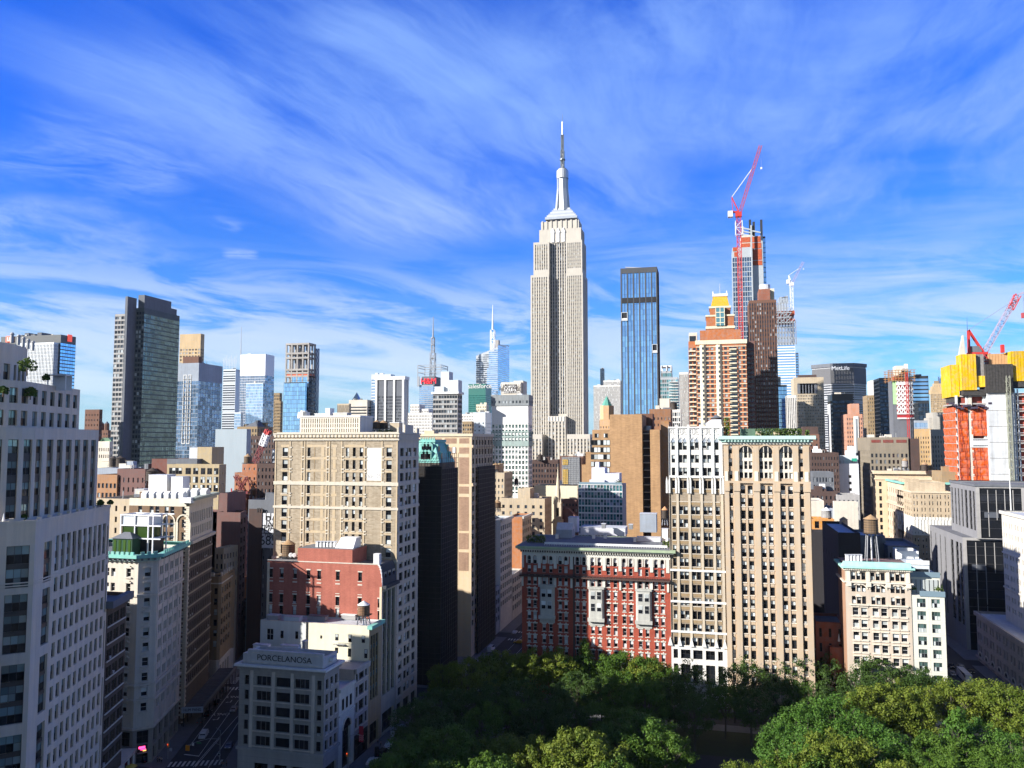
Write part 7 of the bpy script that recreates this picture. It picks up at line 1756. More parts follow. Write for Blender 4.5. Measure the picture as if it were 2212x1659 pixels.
T('brick_block','small tan brick block with a row of five windows',1,335,636,766,1275,stone('tan_rust',(.36,.20,.11)),S=punch(5,4.6,.6,.5,lo=20,top=3),d=22,cat='building',solo=12)
T('brick_block','dark brown block with few windows beside the five-window tan block',1,336,767,950,1238,C['purple_brick'],S=punch(6,4.6,.3,.5,lo=20,top=3),d=24,cat='building',solo=12)
T('low_block','pale blue roofed row behind the five-window tan block',1,352,632,868,1232,C['blue_grey'],d=16,roof=M_ROOFL,cat='building')
B=T('window_block','tan brick block with wide triple windows on two floors',1,336,1092,1432,1208,stone('khaki_brick',(.40,.32,.20)),xs=1478,S=dict(cols=[],n=1,fh=4.9,wf=.1,hf=.1),cat='building',solo=0)
B.solo=40;X0,X1,Y0,Y1,Z=B.dim;x=lambda px:xpx(1,px,1260,Y0)
g=B.mb('window_bay')
for(a,b)in((1105,1188),(1212,1246),(1262,1294),(1312,1340),(1354,1384),(1398,1426)):
 for py in(1252,1308,1362):
  zc=zpx(1,1260,py,Y0);q=B.one('window');k=4 if b-a>60 else 2;q.box(x(a),x(b),Y0-.1,Y0+.01,zc-1.5,zc+1.5,M_FRB,True)
  for i in range(k):q.box(lerp(x(a),x(b),(i+.08)/k),lerp(x(a),x(b),(i+.92)/k),Y0-.14,Y0-.1,zc-1.35,zc+.1,G_B);q.box(lerp(x(a),x(b),(i+.08)/k),lerp(x(a),x(b),(i+.92)/k),Y0-.14,Y0-.1,zc+.2,zc+1.35,G_T)
T('','',1,346,1290,1385,1095,stone('khaki_brick',(0,0,0)),d=10,zb=Z-1,B=B,part='stair_head');T('','',1,342,1092,1288,1172,C['slate_grey'],d=8,zb=Z-1,B=B,part='plant_room')
T('','',1,350,1238,1316,1098,M_ROOFL,d=8,zb=Z-1,B=B,part='stair_head')
T('brick_block','plain dark red brick flank beside the triple-window block',1,345,992,1092,1172,stone('oxblood_brick',(.17,.075,.06)),d=20,cat='building')
T('blank_wall_block','tall pale blue rendered block with a blank windowless wall',1,430,1408,1612,978,stone('blue_render',(.34,.40,.44),var=.06,streak=.12),xs=1640,cat='building')
T('low_block','small pale blue rendered annexe left of the blank wall',1,436,1385,1410,1120,MATS['blue_render'],d=14,cat='building')
B=T('pyramid_roof_block','tan brick building with arched loggia and dark pyramid roof',3,540,56,188,962,C['olive_brick'],S=punch(7,4,.5,.6,lo=60,top=1),d=22,cat='building');X0,X1,Y0,Y1,Z=B.dim
B.mb('pyramid_roof').prism([(X0+4,Y0),(X1,Y0),(X1,Y1),(X0+4,Y1)],Z-.9,zpx(3,136,921,Y0+10),C['slate_grey'],pts2=[(X0+12,Y0+9),(X1-7,Y0+9),(X1-7,Y1-9),(X0+12,Y1-9)])
T('brick_block','dark brown loft with many windows behind the red crane boom',3,490,124,300,1022,C['dark_brick'],S=punch(9,3.7,.45,.55,lo=20),d=24,cat='building')
T('brick_block','narrow white and glass slip building by the tan panelled block',3,460,284,306,1110,C['pale_render'],S=punch(2,3.4,.7,.5,lo=20),d=20,cat='building')
B=T('orange_brick_block','orange brick apartment block with air conditioners and a dark flank',3,400,40,184,1262,stone('warm_orange_brick',(.36,.155,.085)),xs=217,S=punch(5,3.3,.36,.42,lo=8,top=1.5),cat='building',solo=40)
T('','',3,406,90,186,1206,stone('warm_orange_brick',(0,0,0)),xs=205,S=punch(3,3.3,.3,.4,lo=B.dim[4],top=1),B=B,part='upper_wall')
T('brick_block','black shadowed loft between the orange brick block and the tan panelled block',3,380,188,306,1202,C['dark_brick'],S=punch(5,3.6,.4,.5,lo=8),d=24,cat='building')
T('brick_block','low brown block with rooftop cornice below the red derrick',3,360,0,118,1548,C['purple_brick'],S=punch(4,3.5,.4,.5,lo=8),d=20,cat='building')
# ============ right of the park: ornate ivory block, modern neighbour, dark gridded tower, arcaded limestone block
def ornate_block():
 n=8;Y0=289.0;X0,X1=xpx(n,493,1400,Y0),xpx(n,922,1400,Y0);W_=X1-X0;Y1=Y0+15
 ST=stone('ornate_ivory',(.53,.45,.365),var=.12,streak=.2);WT=stone('ornate_trim',(.68,.62,.52),var=.1)
 z=lambda py:zpx(n,700,py,Y0);z10=lambda py:zpx(10,870,py,Y0);x=lambda px:xpx(n,px,1400,Y0)-X0
 B=Bld('ornate_block','ivory ornate block with arched and pedimented windows under a mint copper cornice','building',(X0,Y0),solo=100)
 zt=z(1222)
 fh=(z(1275)-z(1590))/4.0*1.0
 six=[557,612,687,743,813,870];nine=[548,581,614,675,708,741,803,837,870]
 zs6=[z(1510)-(z(1510)-z(1590))*i for i in range(11)];zs6=[q for q in zs6 if q>6]
 zsp=z(1475)
 B.facade((X0,Y0),SX,W_,0,zsp,ST,cols=ctr([x(p)for p in six],1.85),rows=mid(zs6,2.5),st=WS['dhw'],r=.4)
 B.facade((X0,Y0),SX,W_,zsp,zt,ST,cols=ctr([x(p)for p in nine],1.28),rows=mid([z(1278),z(1357),z(1436)],2.5),st=WS['dh'],r=.4)
 t=B.mb('window_trim')
 for q in zs6:
  for p in six:wbox(t,(X0,Y0),SX,x(p)-1.2,x(p)+1.2,q-1.7,q-1.3,.3,WT);wbox(t,(X0,Y0),SX,x(p)-1.2,x(p)+1.2,q+1.3,q+1.6,.25,WT)
 for i,c in enumerate((581,708,837)):
  wbox(t,(X0,Y0),SX,x(c)-2.9,x(c)+2.9,z(1470),z(1463),.6,WT)
  cc=X0+x(c)
  t.prism([(cc-1.2,Y0-.4),(cc+1.2,Y0-.4),(cc+1.2,Y0-.02),(cc-1.2,Y0-.02)],z(1414),z(1400),WT,pts2=[(cc-.1,Y0-.4),(cc+.1,Y0-.4),(cc+.1,Y0-.02),(cc-.1,Y0-.02)])
  for j in range(8):
   t0,t1=math.pi*(.14+.72*j/8),math.pi*(.14+.72*(j+1)/8);t.bar((cc-3.0*math.cos(t0),Y0-.12,z(1362)+2.7*math.sin(t0)-1.0),(cc-3.0*math.cos(t1),Y0-.12,z(1362)+2.7*math.sin(t1)-1.0),.26,WT)
  wbox(t,(X0,Y0),SX,x(c)-.4,x(c)+.4,z(1338),z(1318),.35,WT);wbox(t,(X0,Y0),SX,x(c)-.4,x(c)+.4,z(1258),z(1246),.4,WT)
 for p in(516,645,772,905):wbox(B.mb('bracket'),(X0,Y0),SX,x(p)-.7,x(p)+.7,z(1345),z(1318),.9,WT);wbox(B.mb('pilaster'),(X0,Y0),SX,x(p)-.5,x(p)+.5,z(1312),z(1242),.35,WT)
 B.belt(B.rect(X0,X1,Y0,Y1),z(1322),z(1314),.7,WT,'belt_course');B.belt(B.rect(X0,X1,Y0,Y1),z(1240),z(1226),.5,WT,'cornice')
 for k in range(36):xx=lerp(.3,W_-.3,k/35);wbox(B.mb('dentil'),(X0,Y0),SX,xx-.13,xx+.13,z(1240),z(1228),.85,WT)
 MG=stone('mint_copper',(.34,.66,.58),var=.12);pts=B.rect(X0,X1,Y0,Y1);zc1=z(1184)
 B.belt(pts,z(1226),z(1214),1.2,MG,'cornice')
 B.mb('cornice').prism([(X0-1.2,Y0-1.2),(X1+.1,Y0-1.2),(X1+.1,Y0+.8),(X0-1.2,Y0+.8)],z(1214)+.02,zc1,MG,pts2=[(X0-.2,Y0-.4),(X1+.1,Y0-.4),(X1+.1,Y0+.8),(X0-.2,Y0+.8)])
 B.facade((X1,Y0),EY,Y1-Y0,0,zt,ST);B.facade((X1,Y1),(-1,0),W_,0,zt,ST);B.facade((X0,Y1),(0,-1),Y1-Y0,0,zt,stone('rust_flank',(.34,.20,.13)))
 zr=z(1224)+1.2;B.mb('roof').quad((X0,Y0+.8,zr),(X1,Y0+.8,zr),(X1,Y1,zr),(X0,Y1,zr),stone('red_roof',(.25,.16,.14)))
 return B,X0,X1,Y0,Y1,zr
ORN=ornate_block()
def modern_block():
 n=8;Y0=289.2;X0,X1=ORN[2]+.05,xpx(n,1143,1500,289.2);W_=X1-X0;Y1=Y0+20;ST=stone('pale_panel_stone',(.62,.62,.54),var=.06,streak=.08)
 z=lambda py:zpx(n,1030,py,Y0);x=lambda px:xpx(n,px,1500,Y0)-X0
 B=Bld('modern_block','narrow pale modern stone block with square windows and glass balustraded terraces','building',(X0,Y0),solo=40);zt=z(1402)
 zs=[z(1452)-(z(1452)-z(1617))/2*i for i in range(10)];zs=[q for q in zs if q>7]
 WQ=('g32',plain('alu_frame',(.22,.24,.25),.4,.4),GS2,G_T)
 B.facade((X0,Y0),SX,W_,0,zt,ST,cols=[(x(962),x(1020)),(x(1056),x(1113))],rows=mid(zs,2.75),st=WQ,r=.3)
 B.facade((X1,Y0),EY,Y1-Y0,0,zt,ST);B.facade((X1,Y1),(-1,0),W_,0,zt,ST);B.facade((X0,Y1),(0,-1),Y1-Y0,0,zt,ST)
 j=B.mb('panel_joint')
 for q in zs:wbox(j,(X0,Y0),SX,0,W_,q+2.05,q+2.15,.02,TRIM)
 wbox(j,(X0,Y0),SX,x(1037)-.08,x(1037)+.08,0,zt,.02,TRIM)
 B.mb('terrace').quad((X0,Y0,zt-.1),(X1,Y0,zt-.1),(X1,Y1,zt-.1),(X0,Y1,zt-.1),M_ROOFL)
 BAL=glass('balustrade_glass',(.30,.42,.50),metal=.3,rough=.15,vary=.2)
 B.mb('balustrade').box(X0+2.5,X1+.2,Y0-.25,Y0-.1,zt-.3,z(1372),BAL,True)
 xa,xb=X0+.1,xpx(n,1108,1300,Y0+3);z2=z(1275);g=B.mb('glazed_storey');g.box(xa,xb,Y0+3,Y1-1,zt-.1,z2,ST);g.box(xa+.8,xb-.6,Y0+2.9,Y0+3,zt+.4,z2-1.6,G_T)
 for i in range(7):xx=lerp(xa+.8,xb-.6,i/6);g.box(xx-.07,xx+.07,Y0+2.8,Y0+2.9,zt+.2,z2-1.6,M_FRB)
 B.mb('balustrade').box(xa,xb+.1,Y0+2.7,Y0+2.8,z2-.8,z2+.9,BAL,True)
 xc=xpx(n,1042,1250,Y0+6);z3=z(1210);g.box(xa,xc,Y0+6,Y1-2,z2,z3,C['pale_render']);g.box(xa+.5,xc-.3,Y0+5.9,Y0+6,z2+.5,z3-1.8,G_T);B.mb('balustrade').box(xa,xc,Y0+5.7,Y0+5.8,z3-.4,z3+1.0,M_WHITE,True)
 lm=leaf_mat('terrace_leaf',(0,0,0),(0,0,0));rr=random.Random(5)
 for k,(px,py,Yq,s)in enumerate(((1100,1368,Y0+.8,.9),(940,1362,Y0+.9,.6),(1095,1270,Y0+3.6,.7))):
  q=PY(*K(n,px,py),Yq);mb=MB()
  for i in range(90):
   c=Vector((rr.gauss(0,s*.6),rr.gauss(0,s*.4),abs(rr.gauss(.2,s*.5))));d1=Vector((rr.uniform(-1,1),rr.uniform(-1,1),rr.uniform(-1,1))).normalized()*.28;d2=d1.orthogonal().normalized()*.2;mb.quad(c-d1,c-d2,c+d1,c+d2,lm)
  o=mb.build('terrace_plant');o.location=q;tag(o,['leafy yellow-green plant at the right end of the modern block terrace','low green plant at the left end of the modern block terrace','potted plant on the upper terrace of the modern block'][k],'plant')
modern_block()
def dark_grid_tower():
 n=8;X0=105.5;ST=stone('dark_tower_stone',(.22,.22,.23),var=.1);GL=glass('black_glass',(.008,.009,.011),vary=.8,rough=.04)
 Y0=PX(*K(n,1276,1500),X0).y;Y1=PX(*K(n,1043,1000),X0).y;zt=PX(*K(n,1160,985),X0).z
 B=Bld('dark_tower','dark glass office tower with grey stone flank beside the arcaded limestone block','tower',(X0,Y0),solo=60)
 D_=Y1-Y0;st=('plain',M_FRB,GL,GL)
 FR=plain('dark_curtain_frame',(.03,.03,.032),.4);PALE=C['grey_stone'];FR2=plain('smoky_panel',(.10,.11,.13),.4)
 def west(O,W,z0,z1,bands,part):
  B.facade(O,(0,-1),W,z0,z1,ST,cols=bands,rows=floors(z1-2,max(z0,6),3.7,.62),st=st,r=.3,vert=True,sp=FR,part=part)
 west((X0,Y1),D_,0,zt,[(D_*a,D_*b)for a,b in((.02,.06),(.18,.215),(.33,.365),(.48,.515),(.66,.74),(.80,.88),(.91,.97))],'wall')
 X1=X0+60
 def south(O,W,z0,z1,part):
  nb=max(1,round(W/21.0));cols=[]
  for i in range(nb):a=W*i/nb+1.6;b=W*(i+1)/nb-.2;cols.append((a,b))
  B.facade(O,SX,W,z0,z1,PALE,cols=cols,rows=[(z0+.1 if z0<1 else z0+.3,z1-1.2)],st=('plain',M_FRB,GL,GL),r=.4,part=part)
  g=B.mb('mullion')
  rr=random.Random(3)
  for(a,b)in cols:
   k=5
   for i in range(1,k):
    zz=z1-2
    while zz>z0+6:
     L=rr.uniform(8,16)
     if rr.random()<.72:xx=O[0]+lerp(a,b,i/k);g.box(xx-.13,xx+.13,O[1]+.2,O[1]+.38,max(z0+1,zz-L),zz,PALE)
     zz-=L+.6
   zz=z1-4
   while zz>z0+4:g.box(O[0]+a,O[0]+b,O[1]+.3,O[1]+.38,zz,zz+.28,FR,True);zz-=3.7
   for k in range(1):xx=O[0]+lerp(a,b,.1);g.box(xx,xx+5.5,O[1]+.25,O[1]+.36,z1-14,z1-11.6,FR2,True)
 south((X0,Y0),X1-X0,0,zt,'wall')
 B.mb('roof').quad((X0,Y0,zt-.3),(X1,Y0,zt-.3),(X1,Y1,zt-.3),(X0,Y1,zt-.3),M_ROOF);B.facade((X1,Y0),EY,D_,0,zt,ST);B.facade((X1,Y1),(-1,0),X1-X0,0,zt,ST)
 XU=X0+5.5;Ya=PX(*K(n,1345,800),XU).y;Yb=PX(*K(n,1178,700),XU).y;zu=PX(*K(n,1260,668),XU).z;Du=Yb-Ya
 west((XU,Yb),Du,zt-.3,zu,[(Du*a,Du*b)for a,b in((.03,.10),(.17,.24),(.30,.37),(.44,.51),(.58,.68),(.74,.84),(.88,.96))],'upper_wall')
 south((XU,Ya),X1-XU,zt-.3,zu,'upper_wall');B.facade((X1,Ya),EY,Du,zt,zu,ST,part='upper_wall');B.facade((X1,Yb),(-1,0),X1-XU,zt,zu,ST,part='upper_wall')
 B.mb('roof').quad((XU,Ya,zu-.3),(X1,Ya,zu-.3),(X1,Yb,zu-.3),(XU,Yb,zu-.3),M_ROOF);B.belt(B.rect(XU,X1,Ya,Yb),zu-.5,zu+.5,.4,C['slate_grey'],'coping')
 p=MB();xx=xpx(n,1568,700,Ya-6);p.cyl(xx,Ya-6,60,zpx(n,1568,575,Ya-6),.28,.12,M_WHITE,6);tag(p.build('flagpole'),'thin white flagpole standing before the dark glass tower','flagpole')
dark_grid_tower()
def arcaded_block():
 n=10;X0=105.0;ST=stone('arcade_limestone',(.40,.36,.34),var=.14,streak=.25,course=1.2);UP=stone('arcade_upper',(.58,.55,.49),var=.12,streak=.2)
 Y1=PX(*K(n,1696,700),X0).y;Y0=Y1-75;zt=PX(*K(n,1692,392),X0).z
 B=Bld('arcaded_block','grey limestone block with tall arches at street level and a setback upper tower, lower right','building',(X0,Y0),solo=90)
 W_=Y1-Y0;u=lambda py,px:0
 k=10;pit=W_/k;zb=PX(*K(n,1700,740),X0).z
 prs=sum([[(pit*i+pit*.18,pit*i+pit*.40),(pit*i+pit*.58,pit*i+pit*.80)]for i in range(k)],[])
 fh=(zt-zb-2.0)/3.0
 B.facade((X0,Y1),(0,-1),W_,zb,zt,ST,cols=prs,rows=[(zb+1.0+fh*i+.5,zb+1.0+fh*i+fh*.72)for i in range(3)],st=WS['dark'],r=.5)
 B.facade((X0,Y1),(0,-1),W_,0,zb,ST,cols=[(pit*i+pit*.22,pit*i+pit*.78)for i in range(k)],rows=[(.3,zb*.60)],st=('g22',M_FRB,G_DARK,G_DARK),r=.9)
 g=B.mb('arch_glass');a=B.mb('archivolt');r_=pit*.28
 for i in range(k):
  c=Y1-pit*(i+.5);g.poly([(X0-.03,c+r_*math.cos(math.pi*j/10),zb*.60+r_*1.3*math.sin(math.pi*j/10))for j in range(11)],G_DARK)
  for j in range(10):
   t0,t1=math.pi*j/10,math.pi*(j+1)/10;a.bar((X0-.1,c+(r_+.3)*math.cos(t0),zb*.6+(r_*1.3+.3)*math.sin(t0)),(X0-.1,c+(r_+.3)*math.cos(t1),zb*.6+(r_*1.3+.3)*math.sin(t1)),.25,UP)
 pts=B.rect(X0,X0+60,Y0,Y1);B.belt(pts,zb-.4,zb+.4,.6,ST);B.belt(pts,zt-1.0,zt+.4,.8,ST,'cornice')
 B.facade((X0,Y0),SX,60,0,zt,ST);B.facade((X0+60,Y0),EY,W_,0,zt,ST);B.facade((X0+60,Y1),(-1,0),60,0,zt,ST)
 B.mb('roof').quad((X0,Y0,zt-.5),(X0+60,Y0,zt-.5),(X0+60,Y1,zt-.5),(X0,Y1,zt-.5),M_ROOFL)
 XU=X0+7.5;Yb=PX(*K(8,1522,1100),XU).y;zu=PX(*K(8,1530,855),XU).z;Wu=Yb-Y0-6;k=9;pit=Wu/k
 prs=sum([[(pit*i+pit*.20,pit*i+pit*.40),(pit*i+pit*.60,pit*i+pit*.80)]for i in range(k)],[])
 B.facade((XU,Yb),(0,-1),Wu,zt-.5,zu,UP,cols=prs,rows=floors(zu-3,zt+1,4.1,.5),st=WS['dark'],r=.4,part='upper_wall')
 B.facade((XU+45,Yb),(-1,0),45,zt-.5,zu,UP,part='upper_wall');B.facade((XU,Yb-Wu),SX,45,zt-.5,zu,UP,part='upper_wall');B.facade((XU+45,Yb-Wu),EY,Wu,zt-.5,zu,UP,part='upper_wall')
 B.mb('roof').quad((XU,Yb-Wu,zu-.3),(XU+45,Yb-Wu,zu-.3),(XU+45,Yb,zu-.3),(XU,Yb,zu-.3),M_ROOFL)
 pu=B.rect(XU,XU+45,Yb-Wu,Yb);B.belt(pu,zu-.9,zu+.3,.7,UP,'cornice')
 for f_ in(.30,.62):zz=lerp(zt,zu,f_);B.belt(pu,zz-.3,zz+.3,.35,UP)
arcaded_block()
# ============ big tan brick block right of the centre, and glazed low block in front
def tan_brick_block():
 n=5;Y=450.0;TB=brick('warm_tan_brick',(.42,.255,.13),(.35,.21,.11),(.37,.25,.14),w=1.6,h=.55)
 x=lambda px:xpx(n,px,1200,Y);z=lambda py:zpx(n,1250,py,Y)
 B=Bld('tan_brick_block','broad tan brick block with a mostly blank stepped wall and a dark balcony slot','building',(x(980),Y),solo=40)
 B.vol(x(1165),x(1376),Y,Y+30,0,z(882),TB,part='wall')
 def win(px,py,w,h):
  q=B.one('window');xx,zz=x(px),z(py);q.box(xx-w/2,xx+w/2,Y-.1-0,Y+.01,zz-h/2,zz+h/2,M_FRB,True)
  for i in range(3):q.box(xx-w/2+w*(i+.08)/3,xx-w/2+w*(i+.92)/3,Y-.14,Y-.1,zz-h/2+.2,zz+h/2-.2,(G_T,G_B,G_T)[i])
 B.vol(x(1050),x(1165)-.02,Y,Y+28,0,z(982),TB,part='wall')
 B.vol(x(1006),x(1050)-.02,Y,Y+28,0,z(1128),TB,part='wall');B.vol(x(980),x(1006)-.02,Y,Y+28,0,z(1212),TB,part='wall')
 for py in(1066,1114,1160,1208):win(1072,py,5.6,2.9);win(1133,py,5.6,2.9)
 for px in(1078,1138):win(px,1020,2.2,2.4)
 win(1140,1248,3.5,2.8)
 B.vol(x(1300),x(1420),Y+31,Y+45,0,z(866),C['brown_brick'],part='rear_wall')  # brown block standing in for the shadow at the upper right
 B.vol(x(1426),x(1490),Y+2,Y+30,0,z(982),TB,part='wall');B.vol(x(1490)+.05,x(1545),Y+12,Y+34,0,z(925),stone('shaded_tan',(.34,.19,.10)),part='rear_wall')  # darker tan puts the right recess's shade into the colour
 g=B.mb('slot_wall');g.box(x(1376)+.02,x(1426)-.02,Y+9,Y+20,0,z(990),C['dark_brick'])  # dark brick colour holds the shade at the back of the slot
 for k in range(13):zz=z(1010)-4.05*k;q=B.one('balcony');q.box(x(1377),x(1420),Y+4.2,Y+8.98,zz,zz+.3,TRIM,True);q.box(x(1377),x(1420),Y+4.1,Y+4.2,zz+.3,zz+1.3,M_BLACK)
 q=B.mb('sill')
 for py in(1087,1135,1182,1230):wbox(q,(x(1050),Y),SX,.5,x(1160)-x(1050),z(py)-.15,z(py)+.15,.12,C['olive_brick'])
 T('brick_block','brown brick penthouse blocks behind the tan brick block',n,520,1420,1560,847,stone('brown_rust',(.27,.14,.08)),S=punch(6,4,.3,.4,lo=60,top=4),d=24,cat='building')
 g=MB();zz=z(985);g.cyl(x(1405),Y+10,zz,zz+2.5,2.0,2.0,M_STEEL,10);g.box(x(1385),x(1398),Y+10,Y+14,zz,zz+2,M_WSTEEL);tag(g.build('roof_plant'),'small grey plant on the roof over the balcony slot','roof plant')
tan_brick_block()
def glazed_block():
 n=5;Y=400.0;x=lambda px:xpx(n,px,1450,Y);z=lambda py:zpx(n,1100,py,Y);B=Bld('glazed_block','teal glazed low apartment block with white slab lines and white roof rooms','building',(x(958),Y),solo=100)
 TG=glass('teal_pane',(.06,.22,.24),metal=.45,rough=.08,vary=.6,blind=.25,bc=(.45,.50,.62));X0,X1=x(958),x(1246);W_=X1-X0;zt=z(1340)
 fh=(z(1340)-z(1575))/5.0;rows=[(z(1575)+fh*i+.35,z(1575)+fh*(i+1)-.25)for i in range(5)]
 z_=rows[0][0]-fh
 while z_>4:rows.insert(0,(z_,z_+fh-.6));z_-=fh
 B.facade((X0,Y),SX,W_,0,zt,M_WHITE,cols=even(W_,14,.9),rows=rows,st=('g12',plain('lilac_frame',(.45,.46,.55),.5),TG,TG),r=.25)
 B.facade((X1,Y),EY,18,0,zt,C['grey_stone']);B.facade((X1,Y+18),(-1,0),W_,0,zt,C['grey_stone']);B.facade((X0,Y+18),(0,-1),18,0,zt,C['pale_render'])
 B.mb('roof').quad((X0,Y,zt-.1),(X1,Y,zt-.1),(X1,Y+18,zt-.1),(X0,Y+18,zt-.1),M_ROOFL);B.mb('balustrade').box(X0+.3,X1-.3,Y+.2,Y+.28,zt,zt+1.1,glass('balustrade_glass',(0,0,0)),True)
 g=B.mb('roof_room');WL=stone('lilac_white',(.62,.63,.70),var=.05);zz=lambda py:zpx(n,1100,py,Y+4)
 g.box(xpx(n,1044,1260,Y+4),xpx(n,1130,1260,Y+4),Y+4,Y+14,zt-.1,zz(1230),WL);g.box(xpx(n,1130,1290,Y+3)+.02,xpx(n,1225,1290,Y+3),Y+3,Y+14,zt-.1,zz(1266),WL);g.box(xpx(n,1068,1200,Y+8),xpx(n,1092,1200,Y+8),Y+8,Y+12,zz(1232),zz(1195),WL);g.box(xpx(n,1030,1300,Y+1.5),xpx(n,1128,1300,Y+1.5),Y+1.5,Y+3.9,zt-.1,zz(1308),WL)
 lm=leaf_mat('terrace_leaf',(0,0,0),(0,0,0));rr=random.Random(8);mb=MB()
 for i in range(110):c=Vector((rr.gauss(0,.8),rr.gauss(0,.6),abs(rr.gauss(.6,.8))));d1=Vector((rr.uniform(-1,1),rr.uniform(-1,1),rr.uniform(-1,1))).normalized()*.35;d2=d1.orthogonal().normalized()*.25;mb.quad(c-d1,c-d2,c+d1,c+d2,lm)
 o=mb.build('terrace_plant');o.location=(xpx(n,1218,1300,Y+2),Y+1.6,zt);tag(o,'round green shrub on the roof of the teal glazed block','plant')
glazed_block()
def church():
 n=5;Y=522.0;x=lambda px,py=1500:xpx(n,px,py,Y);z=lambda py:zpx(n,822,py,Y);ST=stone('church_stone',(.55,.48,.36),var=.12)
 cx_=x(820);w=x(850)-x(790);B=Bld('church','slender cream stone church spire with belfry openings among low roofs','church',(cx_,Y),solo=0)
 h=w/2;zb,zc=z(1458),z(1570)
 B.vol(cx_-h,cx_+h,Y,Y+w,0,zc,ST,S=dict(n=1,wf=.35,fh=12,hf=.5,st=WS['fard'],lo=10,top=2),part='tower_wall')
 h2=h*.78;B.vol(cx_-h2,cx_+h2,Y+h-h2,Y+h+h2,zc-1,zb,ST,S=dict(n=1,wf=.42,fh=zb-zc-2,hf=.62,st=WS['fard'],lo=zc,top=1.5,r=.8),part='belfry')
 k=8;p0=[(cx_+h2*.98*math.cos(math.pi/8+2*math.pi*i/k),Y+h+h2*.98*math.sin(math.pi/8+2*math.pi*i/k))for i in range(k)];p1=[(cx_+.12*math.cos(2*math.pi*i/k),Y+h+.12*math.sin(2*math.pi*i/k))for i in range(k)]
 B.mb('spire').prism(p0,zb-.9,z(1225),ST,pts2=p1)
 for sx in(-1,1):
  q=B.one('pinnacle');q.cyl(cx_+sx*h2*.9,Y+.8,zb-1,zb+4.5,.7,.05,ST,6)
 g=B.mb('spire_cross');g.bar((cx_,Y+h,z(1228)),(cx_,Y+h,z(1205)),.12,M_STEEL)
 B.mb('gable_roof').prism([(cx_-6,Y+w),(cx_+16,Y+w),(cx_+16,Y+w+22),(cx_-6,Y+w+22)],z(1600),z(1500),stone('red_slate',(.20,.11,.10)),pts2=[(cx_+4,Y+w),(cx_+6,Y+w),(cx_+6,Y+w+22),(cx_+4,Y+w+22)])
church()
# centre middle distance
B=T('brick_block','tan low block with a taller centre, left of the church spire',5,482,444,738,1430,C['buff_stone'],xs=783,S=punch(6,4.0,.35,.5,lo=10,top=3),cat='building',solo=30)
T('','',5,483,562,642,1366,C['buff_stone'],d=12,zb=B.dim[4]-1,B=B,part='stair_head');T('','',5,484,444,566,1445,C['olive_brick'],d=10,B=B,part='rear_wall')
T('low_block','long beige low wall behind the church spire',5,548,668,952,1347,C['cream_render'],S=punch(7,4,.25,.4,lo=20,top=9),d=20,cat='building')
T('brick_block','reddish roofed low row behind the church spire',5,535,850,955,1440,C['purple_brick'],S=punch(5,3.6,.5,.5,lo=10),d=12,cat='building')
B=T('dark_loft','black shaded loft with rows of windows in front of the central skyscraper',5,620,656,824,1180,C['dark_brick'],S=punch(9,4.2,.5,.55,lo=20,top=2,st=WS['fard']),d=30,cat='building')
X0,X1,Y0,Y1,Z=B.dim
B=T('scaffold_block','grey scaffolded block with yellow boards in front of the central skyscraper',5,600,836,990,1155,C['brown_brick'],d=18,cat='building');X0,X1,Y0,Y1,Z=B.dim
g=B.mb('grey_board');xx=lambda p:xpx(5,p,1250,599);zz=lambda p:zpx(5,910,p,599);g.box(xx(852),xx(966),599.2,599.9,zz(1345),zz(1162),stone('scaffold_grey',(.34,.36,.38)))
g=B.mb('yellow_board');g.box(xx(855),xx(890),598.9,599.2,zz(1345),zz(1240),P_YEL);g.box(xx(855),xx(890),598.9,599.2,zz(1212),zz(1175),P_YEL)
g=B.mb('scaffold');
for i in range(13):g.bar((lerp(xx(850),xx(968),i/12),598.6,0),(lerp(xx(850),xx(968),i/12),598.6,zz(1158)),.12,M_STEEL)
for k in range(15):q=lerp(zz(1350),zz(1165),k/14);g.bar((xx(850),598.6,q),(xx(968),598.6,q),.12,M_STEEL)
B=T('brick_block','tan stepped block at the foot of the white grid tower',5,500,402,474,1262,C['buff_stone'],S=punch(3,3.8,.4,.5,lo=10,top=3),d=22,cat='building')
T('','',5,504,398,440,1205,C['tan_stone'],d=12,zb=0,B=B,part='upper_wall')
